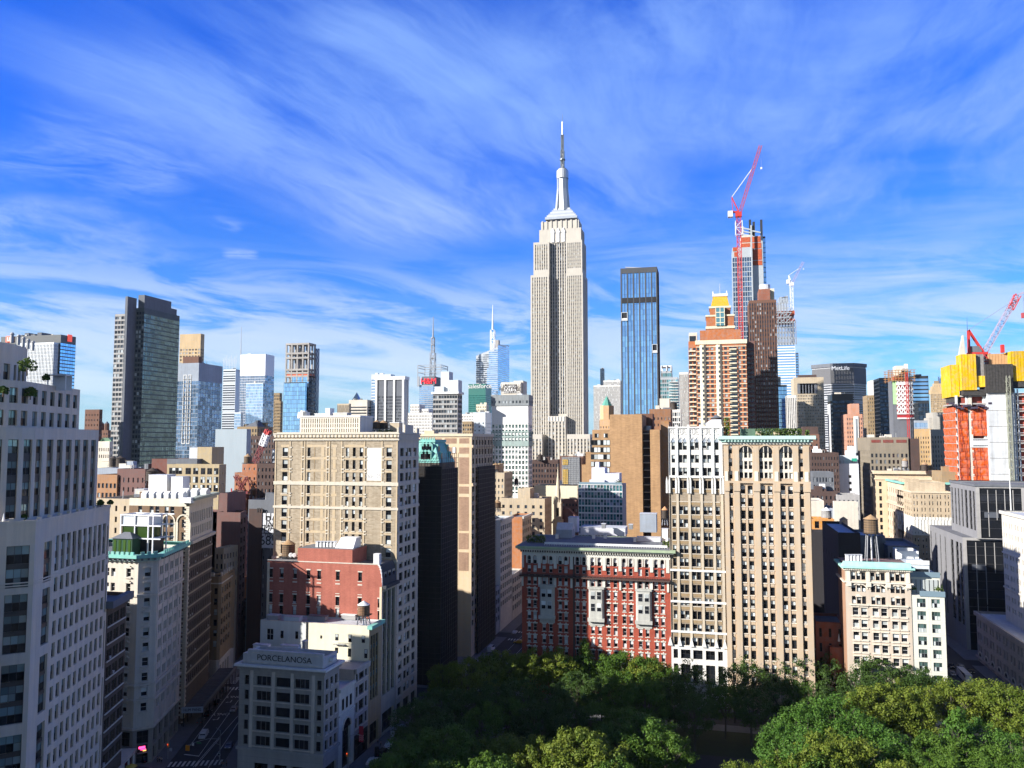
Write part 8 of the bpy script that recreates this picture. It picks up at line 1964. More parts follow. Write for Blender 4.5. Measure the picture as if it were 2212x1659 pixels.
def avenue_west():
# beyond the next cross street on the avenue's west side
 n=6
 for(nm,lb,Y0,Y1,xl,yt,mw,me,kw,cc)in(('avenue_block','white-flanked block with pale windowed avenue front beyond the cross street',378,401,66,40,C['pale_render'],C['pale_stone'],dict(n=6,wf=.55,fh=4,hf=.6,st=WS['dark'],lo=8,top=2),'building'),('avenue_block','orange-tan block behind the white-flanked avenue block',424,446,186,18,C['orange_brick'],C['buff_stone'],dict(n=5,wf=.5,fh=4,hf=.55,st=WS['dark'],lo=8,top=2),'building')):
  X0=min(xpx(n,xl,300,Y0),XA-8);a=PY(*K(n,xl+20,yt),Y0);zt=a.z
  B=Bld(nm,lb,cc,(X0,Y0),solo=50)
  B.vol(X0,XA,Y0,Y1,0,zt,mw,part='wall');B.parts['wall']=MB()
  B.facade((X0,Y0),SX,XA-X0,0,zt,mw);B.facade((XA,Y0),EY,Y1-Y0,0,zt,me,cols=even(Y1-Y0,kw['n'],kw['wf']),rows=floors(zt-2,8,4,.6),st=WS['dark'],r=.4);B.facade((XA,Y1),(-1,0),XA-X0,0,zt,mw);B.facade((X0,Y1),(0,-1),Y1-Y0,0,zt,mw)
  wbox(B.mb('cornice'),(XA,Y0),EY,0,Y1-Y0,zt-1,zt+.3,.9,TRIM,.2)
 zt=PX(*K(n,215,385),XA).z;B=Bld('avenue_block','low white shop building on the avenue below the orange-tan block','building',(XA-20,402),solo=20);B.vol(XA-20,XA,402,423,0,zt,C['pale_stone'],E=dict(n=5,wf=.6,fh=4.5,hf=.6,st=WS['dark'],lo=3,top=1))
 zt=PX(*K(n,90,480),XA).z;B=Bld('avenue_block','grey low shop building at the cross street corner','building',(XA-14,371),solo=12);B.vol(XA-14,XA-.3,371,377.5,0,zt,C['blue_grey'],E=dict(n=2,wf=.6,fh=4,hf=.6,st=WS['dark'],lo=4,top=1),S=dict(n=3,wf=.5,fh=4,hf=.6,st=WS['dark'],lo=4,top=1))
 T('avenue_block','tan avenue block left of the church, with a rooftop water tank',5,462,405,470,1560,C['buff_stone'],S=punch(4,4,.4,.5,lo=8,top=2),d=14,cat='building')
avenue_west()
# right middle distance
B=T('dark_stone_block','shaded grey stone block with brick upper panels and a brown flank',8,585,650,902,368,stone('shaded_buff',(.25,.215,.165)),xs=570,cat='building',S=punch(9,4.2,.5,.6,lo=60,top=10,st=WS['fard']),side=dict(pitch=4.5,fh=4.2,wf=.45,hf=.6,lo=30,top=8,st=WS['fard']))
X0,X1,Y0,Y1,Z=B.dim;g=B.mb('brick_panel');
for(a,b)in((662,722),(738,806),(824,892)):g.box(xpx(8,a,400,585),xpx(8,b,400,585),584.85,584.99,zpx(8,780,403,585),zpx(8,780,384,585),stone('panel_red',(.20,.06,.05)))
T('','',8,586,903,974,376,C['dark_brick'],d=20,B=B,part='flank_wall')
B=T('cornice_block','beige stone block with a deep classical cornice beyond the ornate ivory block',8,540,690,1080,592,stone('cornice_beige',(.56,.45,.31)),xs=668,S=dict(n=7,wf=.32,fh=4.4,hf=.62,lo=10,top=5.5,st=WS['dark']),cat='building',solo=40)
X0,X1,Y0,Y1,Z=B.dim;B.belt(B.rect(X0,X1,Y0,Y1),Z-1.5,Z+.5,1.6,M_CREAM,'cornice');B.belt(B.rect(X0,X1,Y0,Y1),Z-5,Z-4.2,.6,M_CREAM,'belt_course')
def beige_corner():
 n=8;X0=104.0;
 # ornate beige block with green roof edge
 Ya=PX(*K(n,868,700),X0).y;Yb=PX(*K(n,748,650),X0).y;zt=PX(*K(n,800,652),X0).z;ST=stone('ornate_beige',(.58,.47,.36),var=.12);B=Bld('ornate_corner','ornate beige block with a green roof edge and tall arched street windows','building',(X0,Ya),solo=40);W_=Yb-Ya
 B.vol(X0,X0+26,Ya,Yb,0,zt,ST,W=dict(n=9,wf=.4,fh=5.0,hf=.6,top=3,lo=8,st=WS['dark']),S=dict(n=6,wf=.4,fh=5,hf=.5,top=4,lo=60,st=WS['dark']))
 B.belt(B.rect(X0,X0+26,Ya,Yb),zt-.6,zt+.6,1.2,M_COPPER,'cornice');B.belt(B.rect(X0,X0+26,Ya,Yb),zt-14,zt-13,.9,ST)
 g=B.mb('street_arch')
 for i in range(3):
  c=lerp(Ya+5,Yb-5,i/2);g.box(X0-.1,X0+.02,c-1.8,c+1.8,zt-32,zt-18,G_DARK);g.cyl(X0,c,0,0,0,0,G_DARK,3)if False else None
  # many-windowed beige block
 Yc=PX(*K(n,930,900),X0).y;Yd=PX(*K(n,832,860),X0).y;zt=PX(*K(n,935,726),X0).z;BT=brick('beige_brick',(.50,.40,.27),(.44,.34,.23),(.46,.38,.28));X1=xpx(n,1182,800,Yc);zb0,zb1=PX(*K(n,930,1005),X0).z,PX(*K(n,930,905),X0).z;WT=stone('arch_band_white',(.72,.70,.64),var=.08)
 B=Bld('beige_corner_block','beige brick corner block of many windows with a white arcaded band','building',(X0,Yc),solo=100);W_,D_=X1-X0,Yd-Yc;fh=(zt-zb1-1)/4.0
 rows=[(zb1+fh*i+fh*.24,zb1+fh*i+fh*.84)for i in range(4)];cS=sum([[(W_*(i+.14)/5,W_*(i+.46)/5),(W_*(i+.54)/5,W_*(i+.86)/5)]for i in range(5)],[]);cS=[(a+.35,b-.35)for a,b in cS];cW=even(D_,8,.45)
 for z0,z1,m,rr_ in((zb1,zt,BT,rows),(zb0,zb1,WT,[(zb0+.9,zb0+fh*.55)]),(0,zb0,BT,floors(zb0-.6,6,fh,.52))):
  B.facade((X0,Yc),SX,W_,z0,z1,m,cols=cS,rows=rr_,st=WS['dh'],r=.35);B.facade((X0,Yd),(0,-1),D_,z0,z1,m,cols=cW,rows=rr_,st=WS['dh'],r=.35)
  B.facade((X1,Yc),EY,D_,z0,z1,m);B.facade((X1,Yd),(-1,0),W_,z0,z1,m)
 g=B.mb('arcade_band')
 for i in range(12):s=W_*(i+.5)/12;wbox(g,(X0,Yc),SX,s-.9,s+.9,zb1,zb1+1.5,.15,WT);wbox(g,(X0,Yc),SX,s-.25,s+.25,zb0,zb1,.25,WT)
 for i in range(9):s=D_*(i+.5)/9;wbox(g,(X0,Yd),(0,-1),s-1.1,s+1.1,zb1,zb1+1.6,.15,WT);wbox(g,(X0,Yd),(0,-1),s-.25,s+.25,zb0,zb1,.25,WT)
 B.mb('roof').quad((X0,Yc,zt-.4),(X1,Yc,zt-.4),(X1,Yd,zt-.4),(X0,Yd,zt-.4),M_ROOFL);B.belt(B.rect(X0,X1,Yc,Yd),zt-.6,zt+.3,.4,M_CREAM,'coping')
 Yp=Yc+10;B.vol(xpx(n,905,690,Yp),X1,Yp,Yd-1,zt-.5,zpx(n,1040,662,Yp),BT,S=punch(9,3.6,.4,.5,lo=zt,top=1.5,st=WS['dark']),part='penthouse')
 B.vol(xpx(n,880,660,Yp+8),xpx(n,975,660,Yp+8),Yp+8,Yd-2,zt,zpx(n,920,640,Yp+8),BT,part='stair_head')
beige_corner()
B=T('tan_roof_block','plain tan brick roof block with two small windows below the orange netted tower',8,505,1122,1328,592,C['olive_brick'],S=punch(2,5,.12,.4,lo=55,top=3),d=22,cat='building')
B=T('apartment_house','large tan apartment house with stepped pale towers behind the cornice block',8,660,945,1056,312,stone('warm_apartment',(.50,.34,.18)),S=punch(7,3.5,.4,.5,lo=40,top=5),d=30,cat='building')
ST2=stone('pale_apartment',(.42,.40,.36))
T('','',8,656,1052,1232,316,ST2,S=strips(10,3.5,.4,.55,sp=C['buff_stone'],lo=40,top=4),d=26,B=B,part='wing');T('','',8,664,1062,1130,205,ST2,S=punch(5,3.6,.4,.5,lo=120,top=3),d=20,B=B,part='upper_wall')
for k,(a,b,yt)in enumerate(((1128,1165,225),(1160,1192,240),(1190,1226,230),(1040,1064,240))):T('','',8,662+k,a,b,yt,ST2,S=punch(2,3.6,.4,.5,lo=120,top=3),d=16,B=B,part='upper_wall')
T('low_block','pale glass roof rooms left of the stepped apartment house',8,670,946,1030,258,C['blue_grey'],S=curtain(6,'pale',4,lo=80),d=10,cat='building')
B=T('white_loft','white painted loft with a blank wall and small windows on the far avenue',8,535,415,578,540,stone('cool_white',(.62,.64,.68),var=.05),S=dict(n=1,fh=1,wf=.1,hf=.1,cols=[(8.5,10.2)],rows=[(56,57.8),(60,61.8),(64,65.8),(68,69.8)],st=WS['dark']),d=24,cat='building')
for(a,b,yt,q)in((450,575,488,6),(505,560,455,10),(520,548,425,12)):T('','',8,535+q,a,b,yt,C['pale_render'],d=10,zb=B.dim[4]-1,B=B,part='roof_room')
g=B.mb('green_roof_box');g.box(xpx(8,538,515,537),xpx(8,568,515,537),537,540,zpx(8,550,525,537),zpx(8,550,506,537),plain('green_box',(.02,.30,.20),.5))
T('brick_block','dark brick loft with lit windows left of the white painted loft',8,530,268,448,468,C['dark_brick'],S=punch(10,3.8,.4,.5,lo=20,st=WS['fard']),d=24,cat='building')
T('trimmed_block','dark shaded loft with pale window trim below the dark brick loft',8,468,278,416,596,C['slate_grey'],S=punch(7,4,.5,.6,lo=8,top=2),d=20,cat='building',solo=30)
T('brick_block','dark brown brick slab right behind the arcade tower',7,560,968,1038,1010,C['brown_brick'],S=punch(2,3.8,.3,.4,lo=30,st=WS['fard']),d=24,cat='building')
T('brick_block','small dark red brick top left of the bronze tower',7,600,932,1030,962,C['dark_brick'],d=14,cat='building')
B=T('white_wall_block','low cream block with plain walls behind the water tanks',8,405,418,574,788,C['pale_stone'],xs=410,d=20,cat='building');T('','',8,407,268,352,782,C['pale_stone'],d=20,B=B,part='side_wall');T('','',8,409,352,420,830,C['blue_grey'],d=18,B=B,part='side_wall')
B=T('low_block','grey low roofs with plant rooms in front of the white painted loft',8,440,440,585,745,C['grey_stone'],S=punch(5,3.6,.4,.5,lo=5),d=18,cat='building')
T('low_block','dark low backs of lofts between the cream block and the trimmed loft',8,445,268,440,720,C['dark_brick'],S=punch(6,3.6,.4,.5,lo=5),d=16,cat='building')
T('low_block','black shaded loft wall below the bright orange stair block',8,362,270,424,985,plain('shade_black',(.028,.026,.03),.9),d=9,cat='building')  # near-black base colour puts shade into the wall
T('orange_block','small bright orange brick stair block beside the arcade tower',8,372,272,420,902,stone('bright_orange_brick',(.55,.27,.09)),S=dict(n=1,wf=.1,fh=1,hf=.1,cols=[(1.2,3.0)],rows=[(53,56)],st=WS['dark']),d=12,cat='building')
B=T('dark_rear_block','black shaded rear walls of a loft behind the ornate ivory block',8,309,446,588,992,plain('shade_black',(.028,.026,.03),.9),xs=342,S=dict(n=1,wf=.1,fh=1,hf=.1,cols=[(8,9.2),(11,12.2),(19,20.2)],rows=[(46,48.4)],st=WS['dark']),cat='building',roof=M_ROOFL)  # shade of these walls is held in the near-black colour
T('low_block','low dark building with bluish roof behind the large water tank',8,330,590,752,1010,C['slate_grey'],roof=M_ROOFL,d=22,cat='building')
T('low_block','dark low roofs between the ornate ivory block and the dark glass tower',8,322,770,975,1078,C['slate_grey'],S=punch(6,3.8,.4,.5,lo=4),d=26,cat='building')
T('low_block','white plant house with a small window on the roofs beside the ornate ivory block',8,306,838,970,1110,M_WHITE,S=dict(n=1,wf=.1,fh=1,hf=.1,cols=[(4.6,6.0)],rows=[(32.6,33.8)],st=WS['dark']),d=9,cat='building')
B=T('town_house','small red brick house in the dark gap beside the ornate ivory block',10,300,372,606,470,stone('house_red',(.24,.09,.06)),S=dict(n=3,wf=.28,fh=5,hf=.6,top=1,lo=4,st=WS['dark']),d=16,cat='building',solo=10)
T('','',10,297,490,622,676,stone('house_red',(0,0,0)),d=2.9,B=B,part='terrace_wall')
u=MB();q=PY(*K(10,564,640),298.5);u.cyl(q.x,298.5,q.z-.3,q.z+3.2,.05,.05,M_STEEL,6);u.cyl(q.x,298.5,q.z+.6,q.z+3.1,.42,.06,M_WHITE,8);tag(u.build('parasol'),'closed white parasol on the small red brick house terrace','parasol')
# ============ netted construction tower with yellow screens, far right
def netted_tower():
 n=9;Y=500.0;x=lambda px:xpx(n,px,1300,Y);z=lambda py:zpx(n,900,py,Y)
 B=Bld('netted_tower','concrete tower under construction in orange and white netting with yellow climbing screens','tower',(x(706),Y),solo=0)
 X0,Xm,Xr,XR=x(706),x(940),x(1158),x(1330)
 ON=stone('orange_netting',(.58,.125,.05),var=.35,streak=.4,mott=.5,bump=.6);ON2=plain('orange_net_seam',(.36,.05,.025),.8);WN=stone('white_netting',(.56,.58,.60),var=.25,streak=.5,mott=.3,bump=.5)
 zt=z(1040)
 body=B.mb('floor_slab');core=B.mb('column')
 fh=4.4;k=0;zz=10.0
 B.mb('inner_wall').box(X0+2,Xr-2,Y+2,Y+28,0,z(935),stone('red_inner',(.24,.06,.045)))
 def cur(px,off):return px
 pts=[(X0+6,Y-0.0),(Xm-6,Y),(Xm,Y),(Xm,Y+28),(X0,Y+28),(X0,Y+5),(X0+1.6,Y+1.6)]
 while zz<z(950):
  body.prism(pts,zz,zz+.8,P_CONC,bottom=True);zz+=fh
 for px in(790,812,706,930):core.box(x(px)-.5,x(px)+.6,Y+.3,Y+1.4,0,z(945),P_WHITE_)
 nt=B.mb('orange_netting');zz=10.0
 while zz<zt-1:
  top=min(zz+fh-.02,zt)
  for(a,b)in((706,792),(815,942)):
   if a==815 and z(1372)<zz+2<z(1300):continue
   m_=(zz+top)/2
   nt.quad((x(a),Y-.35,zz),(x(b),Y-.35,zz),(x(b),Y-.75,m_),(x(a),Y-.75,m_),ON);nt.quad((x(a),Y-.75,m_),(x(b),Y-.75,m_),(x(b),Y-.4,top),(x(a),Y-.4,top),ON);nt.box(x(a),x(b),Y-.55,Y-.3,top-.25,top,ON2,True);rr2=random.Random(int(zz*7+a));[nt.box(x(a)+f_-.06,x(a)+f_+.06,Y-.85,Y-.75,zz,top,ON2)for f_ in[rr2.uniform(0,x(b)-x(a))for _ in range(5)]]
  nt.quad((X0-.3,Y+26,zz+.5),(X0-.3,Y+.1,zz+.5),(X0-.9,Y-.4,top),(X0-.9,Y+26,top),ON);zz+=fh
 wb=B.mb('white_board');wb.box(x(798),x(945),Y-1.1,Y-.95,z(1372),z(1300),M_WHITE)
 for py in(1310,1358):
  for i in range(7):xx=lerp(x(830),x(938),i/6);wb.box(xx-.5,xx+.5,Y-1.2,Y-1.1,z(py)-.35,z(py)+.35,C['slate_grey'])
 wb.box(x(800),x(828),Y-.5,Y-.2,0,z(940),C['pale_stone'])
 wn=B.mb('white_netting');wn.box(x(944),Xr,Y-3,Y+10,0,z(928),WN)
 for k in range(12):zz=lerp(20,z(945),k/11);wn.box(x(943),Xr+.2,Y-3.15,Y-3.0,zz-.15,zz+.15,C['grey_stone'])
 # right hand floors
 rf=B.mb('right_floor');zz=10.0;rf.box(x(1215),XR,Y+3,Y+20,0,z(930),stone('red_inner',(0,0,0)))
 while zz<z(920):rf.box(Xr+.3,XR,Y-2,Y+20,zz,zz+.7,P_CONC,True);rf.box(Xr+.3,XR,Y-2.1,Y-2,zz+1.5,zz+1.7,M_WSTEEL);zz+=fh
 for px in(1175,1200):rf.box(x(px)-.3,x(px)+.3,Y-1.8,Y-1,0,z(900),M_WSTEEL)
 rf.box(x(1215),XR,Y-.4,Y-.2,0,z(940),plain('red_mesh',(.40,.07,.04),.8,var=.6))
 # dark canopy nets
 cn=B.mb('catch_fan');DN=plain('dark_net',(.05,.04,.07),.8)
 for i in range(12):
  a,b=lerp(640,978,i/12),lerp(640,978,(i+1)/12);h0=1020-14*math.sin(i*1.7)+(-16 if i in(0,11)else 12);h1=1020-14*math.sin((i+1)*1.7)+(-16 if i in(10,)else 12)
  cn.prism([(x(a),Y-3.2),(x(b),Y-3.2),(x(b),Y-.2),(x(a),Y-.2)],z(h0+16),z(h0),DN,bottom=True)
  # yellow climbing screens, black skirts
 ys=B.mb('yellow_screen');YS=stone('yellow_screen_panel',(.62,.39,.03),var=.3,streak=.5,mott=.5);bs=B.mb('black_skirt');BN2=plain('black_skirt_net',(.045,.042,.04),.9,var=.5)
 def screen(a,b,y0,y1,yo,mat,mb,dep=3.0,ribs=True):
  xa,xb=x(a),x(b);mb.box(xa,xb,Y+yo,Y+yo+dep,z(y1),z(y0),mat,True)
  if ribs:
   k=max(2,int((xb-xa)/1.4))
   for i in range(k+1):xx=lerp(xa,xb,i/k);mb.box(xx-.09,xx+.09,Y+yo-.14,Y+yo,z(y1),z(y0),mat)
 screen(672,738,690,955,1.5,YS,ys,20);screen(744,862,612,905,-3,YS,ys,10);screen(862,940,790,880,-2,P_YEL,ys,5);screen(1000,1152,606,692,3,plain('tan_formwork',(.50,.29,.14),.7),ys,8,True);screen(1154,1300,596,838,-2.5,YS,ys,14)
 screen(752,935,900,948,-2.2,BN2,bs,6,False);screen(690,752,955,1000,2,BN2,bs,15,False);screen(936,1156,700,932,-4,BN2,bs,12,True);screen(1156,1330,838,885,-2,BN2,bs,14,False);screen(866,934,612,792,-1,plain('form_grey',(.22,.21,.20),.8,var=.4),bs,6)
 sm=B.mb('sheeting');sm.prism([(x(745),Y+1),(x(800),Y+1),(x(800),Y+3),(x(745),Y+3)],z(612),z(450),stone('pale_sheeting',(.55,.52,.46)),pts2=[(x(782),Y+1),(x(790),Y+1),(x(790),Y+3),(x(782),Y+3)])
 hm=B.mb('hoist_mast');lattice(hm,(x(1108),Y-4.6,0),(x(1108),Y-4.6,z(795)),1.8,plain('olive_mast',(.30,.31,.24),.6),2.4,.2)
 r_=B.mb('red_column');r_.box(x(1098),x(1124),Y+1,Y+3,z(600),z(535),M_RED)
 for k in range(3):q=B.mb('site_light');
P_WHITE_=stone('pale_column',(.60,.60,.58))
netted_tower()
def red_luffer():
 n=9;Y=506.0;piv=PY(*K(n,928,588),Y);o=empty('tower_crane',(piv.x,Y,0),0,'red based tower crane with lilac lattice jib above the netted tower','crane')
 L=lambda px,py:PY(*K(n,px,py),Y)-Vector((piv.x,Y,0));LIL=MATS['lilac_steel']
 g=MB();h=L(936,606);lattice(g,(0,0,0),(0,0,h.z),3.4,M_RED,4.5,.4);g.build('mast',o)
 g=MB();a,b=L(782,604),L(945,604);g.box(a.x,b.x,-1.6,1.6,a.z-1.0,a.z+.4,M_RED,True);g.build('machinery_deck',o)
 g=MB();t=L(790,415)
 for s in(-1.1,1.1):g.bar((L(795,600).x,s,a.z),(t.x,s,t.z),.55,M_RED);g.bar((L(910,585).x,s,a.z+.5),(t.x,s,t.z),.55,M_RED)
 g.build('frame',o)
 g=MB();lattice(g,(0,0,piv.z),L(1192,128),2.6,LIL,3.2,.26);lattice(g,L(1130,245),L(1192,128),2.9,M_RED,3,.3);g.bar(L(1192,128),L(1238,108),.8,LIL);g.build('jib',o)
 g=MB();
 for s in(-.5,.5):g.bar((t.x,s,t.z),(L(1135,188).x,s,L(1135,188).z),.12,M_STEEL)
 g.build('pendant_line',o)
 g=MB();g.bar(L(1238,108),L(1239,285),.08,M_STEEL);q=L(1239,295);g.box(q.x-1,q.x+1,-.6,.6,q.z-1.5,q.z+1.5,MATS['pink_steel'],True);g.build('hook_line',o)
 g=MB();c=L(830,575);g.box(c.x-1.5,c.x+4,-1.2,1.2,a.z+.4,c.z+2,C['slate_grey'],True);g.build('counterweight',o)
 g=MB();m=L(782,420);g.bar((m.x,0,m.z),(L(778,310).x,0,L(778,310).z),.22,plain('blue_steel',(0,0,0)),r2=.08);g.build('mast_tip',o)
red_luffer()
# ============ cranes on the left
def left_cranes():
 n=3;Y=395.0;P0=PY(*K(n,82,1500),Y);o=empty('derrick_crane',(P0.x,Y,0),0,'dark red derrick crane standing before the orange brick apartment block','crane');DR=plain('dark_red_steel',(.20,.025,.03),.5);L=lambda px,py:PY(*K(n,px,py),Y)-Vector((P0.x,Y,0))
 g=MB();t=L(82,1385);lattice(g,(0,0,0),(0,0,t.z),3.2,DR,3.4,.3);g.build('mast',o)
 g=MB();a,b=L(30,1388),L(135,1382);g.box(a.x,b.x,-1.5,1.5,a.z-.9,a.z+.5,DR,True);g.box(L(40,1400).x,L(110,1400).x,-2,2,L(40,1392).z,L(40,1378).z,M_BLACK,True);g.build('slewing_deck',o)
 g=MB();lattice(g,L(100,1385),L(45,1278),1.8,DR,2.2,.2);lattice(g,L(68,1380),L(125,1290),1.2,DR,2.2,.16);g.build('jib',o)
 g=MB();g.bar(L(125,1290),L(140,1375),.25,DR);g.bar(L(40,1270),L(125,1290),.08,M_STEEL);g.build('frame',o)
 g=MB();q=L(22,1400);g.box(q.x-2,q.x+2.4,-1.4,1.4,q.z-4,q.z-1,MATS['blue_steel'],True);g.bar((q.x,0,q.z-1),(L(18,1365).x,0,L(18,1365).z),.35,M_RED);g.build('counterweight',o)
 Y=455.0;P0=PY(*K(n,168,1205),Y);o=empty('crane_boom',(P0.x,Y,0),0,'red crane boom with a white mid section slanting up before dark lofts','crane');L=lambda px,py:PY(*K(n,px,py),Y)-Vector((P0.x,Y,0))
 g=MB();lattice(g,(0,0,0),(0,0,P0.z),2.2,DR,3,.22);g.build('mast',o)
 g=MB();lattice(g,L(168,1205),L(222,1085),2.6,DR,2.6,.24);lattice(g,L(222,1085),L(250,1010),3.0,M_WSTEEL,2.2,.6);lattice(g,L(250,1010),L(262,985),2.6,M_RED,2,.6);g.build('jib',o)
left_cranes()
# ============ roof water tanks
WOOD=stone('tank_wood',(.17,.115,.07),var=.3,mott=2.0,streak=.5);WOODD=stone('tank_wood_dark',(.07,.055,.045),var=.3);CONE=stone('tank_cone',(.38,.25,.14),var=.2);PINK=stone('tank_pink',(.55,.37,.24),var=.12)
def tank(n,xl,xr,ytip,ytop,ybot,Y,yleg,label,mat=None,cone=None,hoops=True):
 m=mat or WOOD;xm=xpx(n,(xl+xr)/2,ytop,Y);r_=(xpx(n,xr,ytop,Y)-xpx(n,xl,ytop,Y))/2;zc=lambda py:zpx(n,(xl+xr)/2,py,Y);zl=zc(yleg)
 o=empty('water_tank',(xm,Y,zl),0,label,'water tank');z0,z1,z2=zc(ybot)-zl,zc(ytop)-zl,zc(ytip)-zl
 g=MB();g.cyl(0,0,z0,z1,r_,r_*.96,m,18,bottom=True)
 if hoops:
  for k in range(6):zz=lerp(z0+.2,z1-.3,k/5);g.cyl(0,0,zz,zz+.09,r_*1.015,r_*1.015,M_BLACK,18)
 g.build('tank',o);g=MB();g.cyl(0,0,z1,z2,r_*1.06,.08,cone or CONE,18,bottom=True);g.build('roof',o)
 if z0>.6:
  for k in range(4):
   a=math.pi/4+k*math.pi/2;g=MB();g.bar((r_*1.15*math.cos(a),r_*1.15*math.sin(a),0),(r_*.8*math.cos(a),r_*.8*math.sin(a),z0),.2,M_STEEL);b=a+math.pi/2
   g.bar((r_*1.15*math.cos(a),r_*1.15*math.sin(a),0),(r_*.8*math.cos(b),r_*.8*math.sin(b),z0),.06,M_BLACK);g.bar((r_*math.cos(a),r_*math.sin(a),z0*.5),(r_*math.cos(b),r_*math.sin(b),z0*.5),.07,M_BLACK);g.build('leg',o)
  g=MB();g.cyl(0,0,0,z0,.28,.28,M_WSTEEL,8);g.build('riser_pipe',o)
  g=MB();g.box(-r_*1.05,r_*1.05,-r_*1.05,r_*1.05,z0-.3,z0-.02,M_BLACK,True);g.build('platform',o)
 return o
tank(8,610,706,872,902,992,297,1182,'large timber water tank on tall steel legs above the ornate ivory block')
tank(4,846,920,566,592,655,229,722,'timber water tank with silver cone on the cream rendered block',stone('tank_tan_wood',(.26,.15,.09),var=.3,mott=2),M_WSTEEL)
tank(4,354,431,166,196,272,243,300,'brown timber water tank at the left end of the red brick roof')
tank(1,720,762,1155,1170,1225,372,1228,'left one of the two dark drum tanks below the dark slab tower',WOODD,WOODD);tank(1,764,814,1152,1168,1225,373,1228,'right one of the two dark drum tanks below the dark slab tower',WOODD,WOODD)
tank(1,962,1030,1230,1252,1312,334,1372,'dark timber water tank on a stand beside the triple-window block',WOODD,WOODD)
tank(3,104,150,1138,1158,1198,425,1206,'timber water tank above the orange brick apartment block',None,CONE);tank(3,144,180,1348,1372,1408,385,1432,'pale coned water tank by the flank of the orange brick block',stone('tank_tan_wood',(0,0,0)),CONE)
tank(3,944,992,918,936,970,262,1002,'left timber tank behind the tan panelled roof',WOOD,CONE);tank(3,984,1040,920,938,972,263,1002,'right timber tank behind the tan panelled roof',WOODD,CONE)
tank(5,405,452,1438,1458,1490,466,1520,'timber water tank with tan cone left of the church spire',None,CONE)
tank(5,692,724,1138,1150,1178,618,1186,'black water tank on the dark loft before the central skyscraper',WOODD,WOODD);tank(5,540,566,1296,1308,1332,515,1350,'tiny dark water tank at the foot of the white grid tower',WOODD,WOODD);tank(5,400,436,1196,1212,1240,502,1262,'tan coned tank beside the white grid tower base',PINK,CONE)
tank(8,452,508,886,905,975,352,976,'pinkish round tank with a steep conical top behind the black rear walls',PINK,CONE,False);tank(8,334,402,824,845,892,380,896,'silver coned drum tank behind the bright orange stair block',C['grey_stone'],M_WSTEEL)
tank(8,986,1030,528,546,588,535,592,'timber tank on the cornice block roof',WOODD,CONE);tank(8,860,902,502,520,560,548,590,'pale tank with vertical pipe on the cornice block roof',C['grey_stone'],CONE)
tank(7,330,402,884,905,948,308,960,'dark coned water tank behind the white gothic crown',WOODD,C['slate_grey']);tank(7,62,110,798,808,850,552,852,'dark drum tank on the block below the aqua tower',WOODD,WOODD);tank(1,1228,1262,505,522,545,640,548,'small brown drum tank on the mirror glass hotel roof',WOOD,CONE)
tank(7,8,52,1482,1506,1560,330,1605,'tan coned tank in the gap left of the white gothic crown',WOODD,stone('tank_orange_cone',(.55,.28,.14)))
# ground, streets, park
ASPH=stone('asphalt',(.042,.043,.047),var=.25,streak=0,mott=.3,rough=.8)
PAVE=stone('pavement_concrete',(.17,.17,.18),var=.25,streak=0,mott=.5)
LAWN=stone('park_lawn_grass',(.035,.05,.02),var=.4,streak=0,mott=.4,bump=.4)
PATH=stone('park_path_asphalt',(.045,.045,.045),var=.2,streak=0)
PAINT=plain('road_paint',(.62,.62,.60),.7,var=.35)
def sheet(name,pts,z,mat,h=0.0):
 mb=MB()
 if h:mb.prism(pts,0,h,mat)
 else:mb.poly([(*p,z)for p in pts],mat)
 o=mb.build(name);o['kind']='structure';return o
sheet('ground',[(-9000,-2500),(9000,-2500),(9000,16000),(-9000,16000)],0,ASPH)
KH=.15
bE=lambda Y,off=0.0:(-127.0+BU[0]/BU[1]*(Y-197.0)+off,Y)
sheet('pavement',[bE(192,-4.5),(-94,192),(-94,271),bE(271,-4.5)],0,PAVE,KH)
p0,p1=bp(-5,5),bp(66,5);sheet('pavement',[(p0[0]-80,p0[1]-3),p0,p1,(p1[0]-60,p1[1])],0,PAVE,KH)
p0,p1=bp(-86,5),bp(-24,5);sheet('pavement',[(p0[0]-80,p0[1]-1),p0,p1,(p1[0]-60,p1[1])],0,PAVE,KH)
p0,p1=bp(74,5),bp(160,5);sheet('pavement',[(p0[0]-60,p0[1]),p0,p1,(p1[0]-60,p1[1])],0,PAVE,KH)
sheet('pavement',[bE(286,-4.5),(-94,286),(-94,367),bE(367,-4.5)],0,PAVE,KH)
for(ya,yb)in((376,447),(457,528),(538,609),(619,690)):sheet('pavement',[(-260,ya),(-94,ya),(-94,yb),(-260,yb)],0,PAVE,KH)
for(ya,yb)in((284.5,367),(376,447),(457,528),(538,609),(619,690)):
 sheet('pavement',[(-73,ya),(80,ya),(80,yb),(-73,yb)],0,PAVE,KH);sheet('pavement',[(100,ya),(240,ya),(240,yb),(100,yb)],0,PAVE,KH)
sheet('pavement',[(-70,40),(80,40),(80,272),(-70,272)],0,PAVE,KH);sheet('pavement',[(100,195),(240,195),(240,272),(100,272)],0,PAVE,KH)
sheet('park_lawn',[(-64,46),(74,46),(74,266),(-64,266)],.19,LAWN)
sheet('park_path',[(-10,150),(30,150),(22,245),(-6,245)],.2,PATH);sheet('park_path',[(-64,196),(-10,186),(-10,192),(-64,203)],.2,PATH);sheet('park_path',[(24,210),(74,236),(74,243),(23,217)],.2,PATH)
mk=MB()
def line(n,a,b,w=.16):
 p,q=PZ(*K(n,*a)),PZ(*K(n,*b));d=(q-p).normalized();s=Vector((-d.y,d.x,0))*w/2;z=Vector((0,0,.012));mk.quad(p-s+z,p+s+z,q+s+z,q-s+z,PAINT)
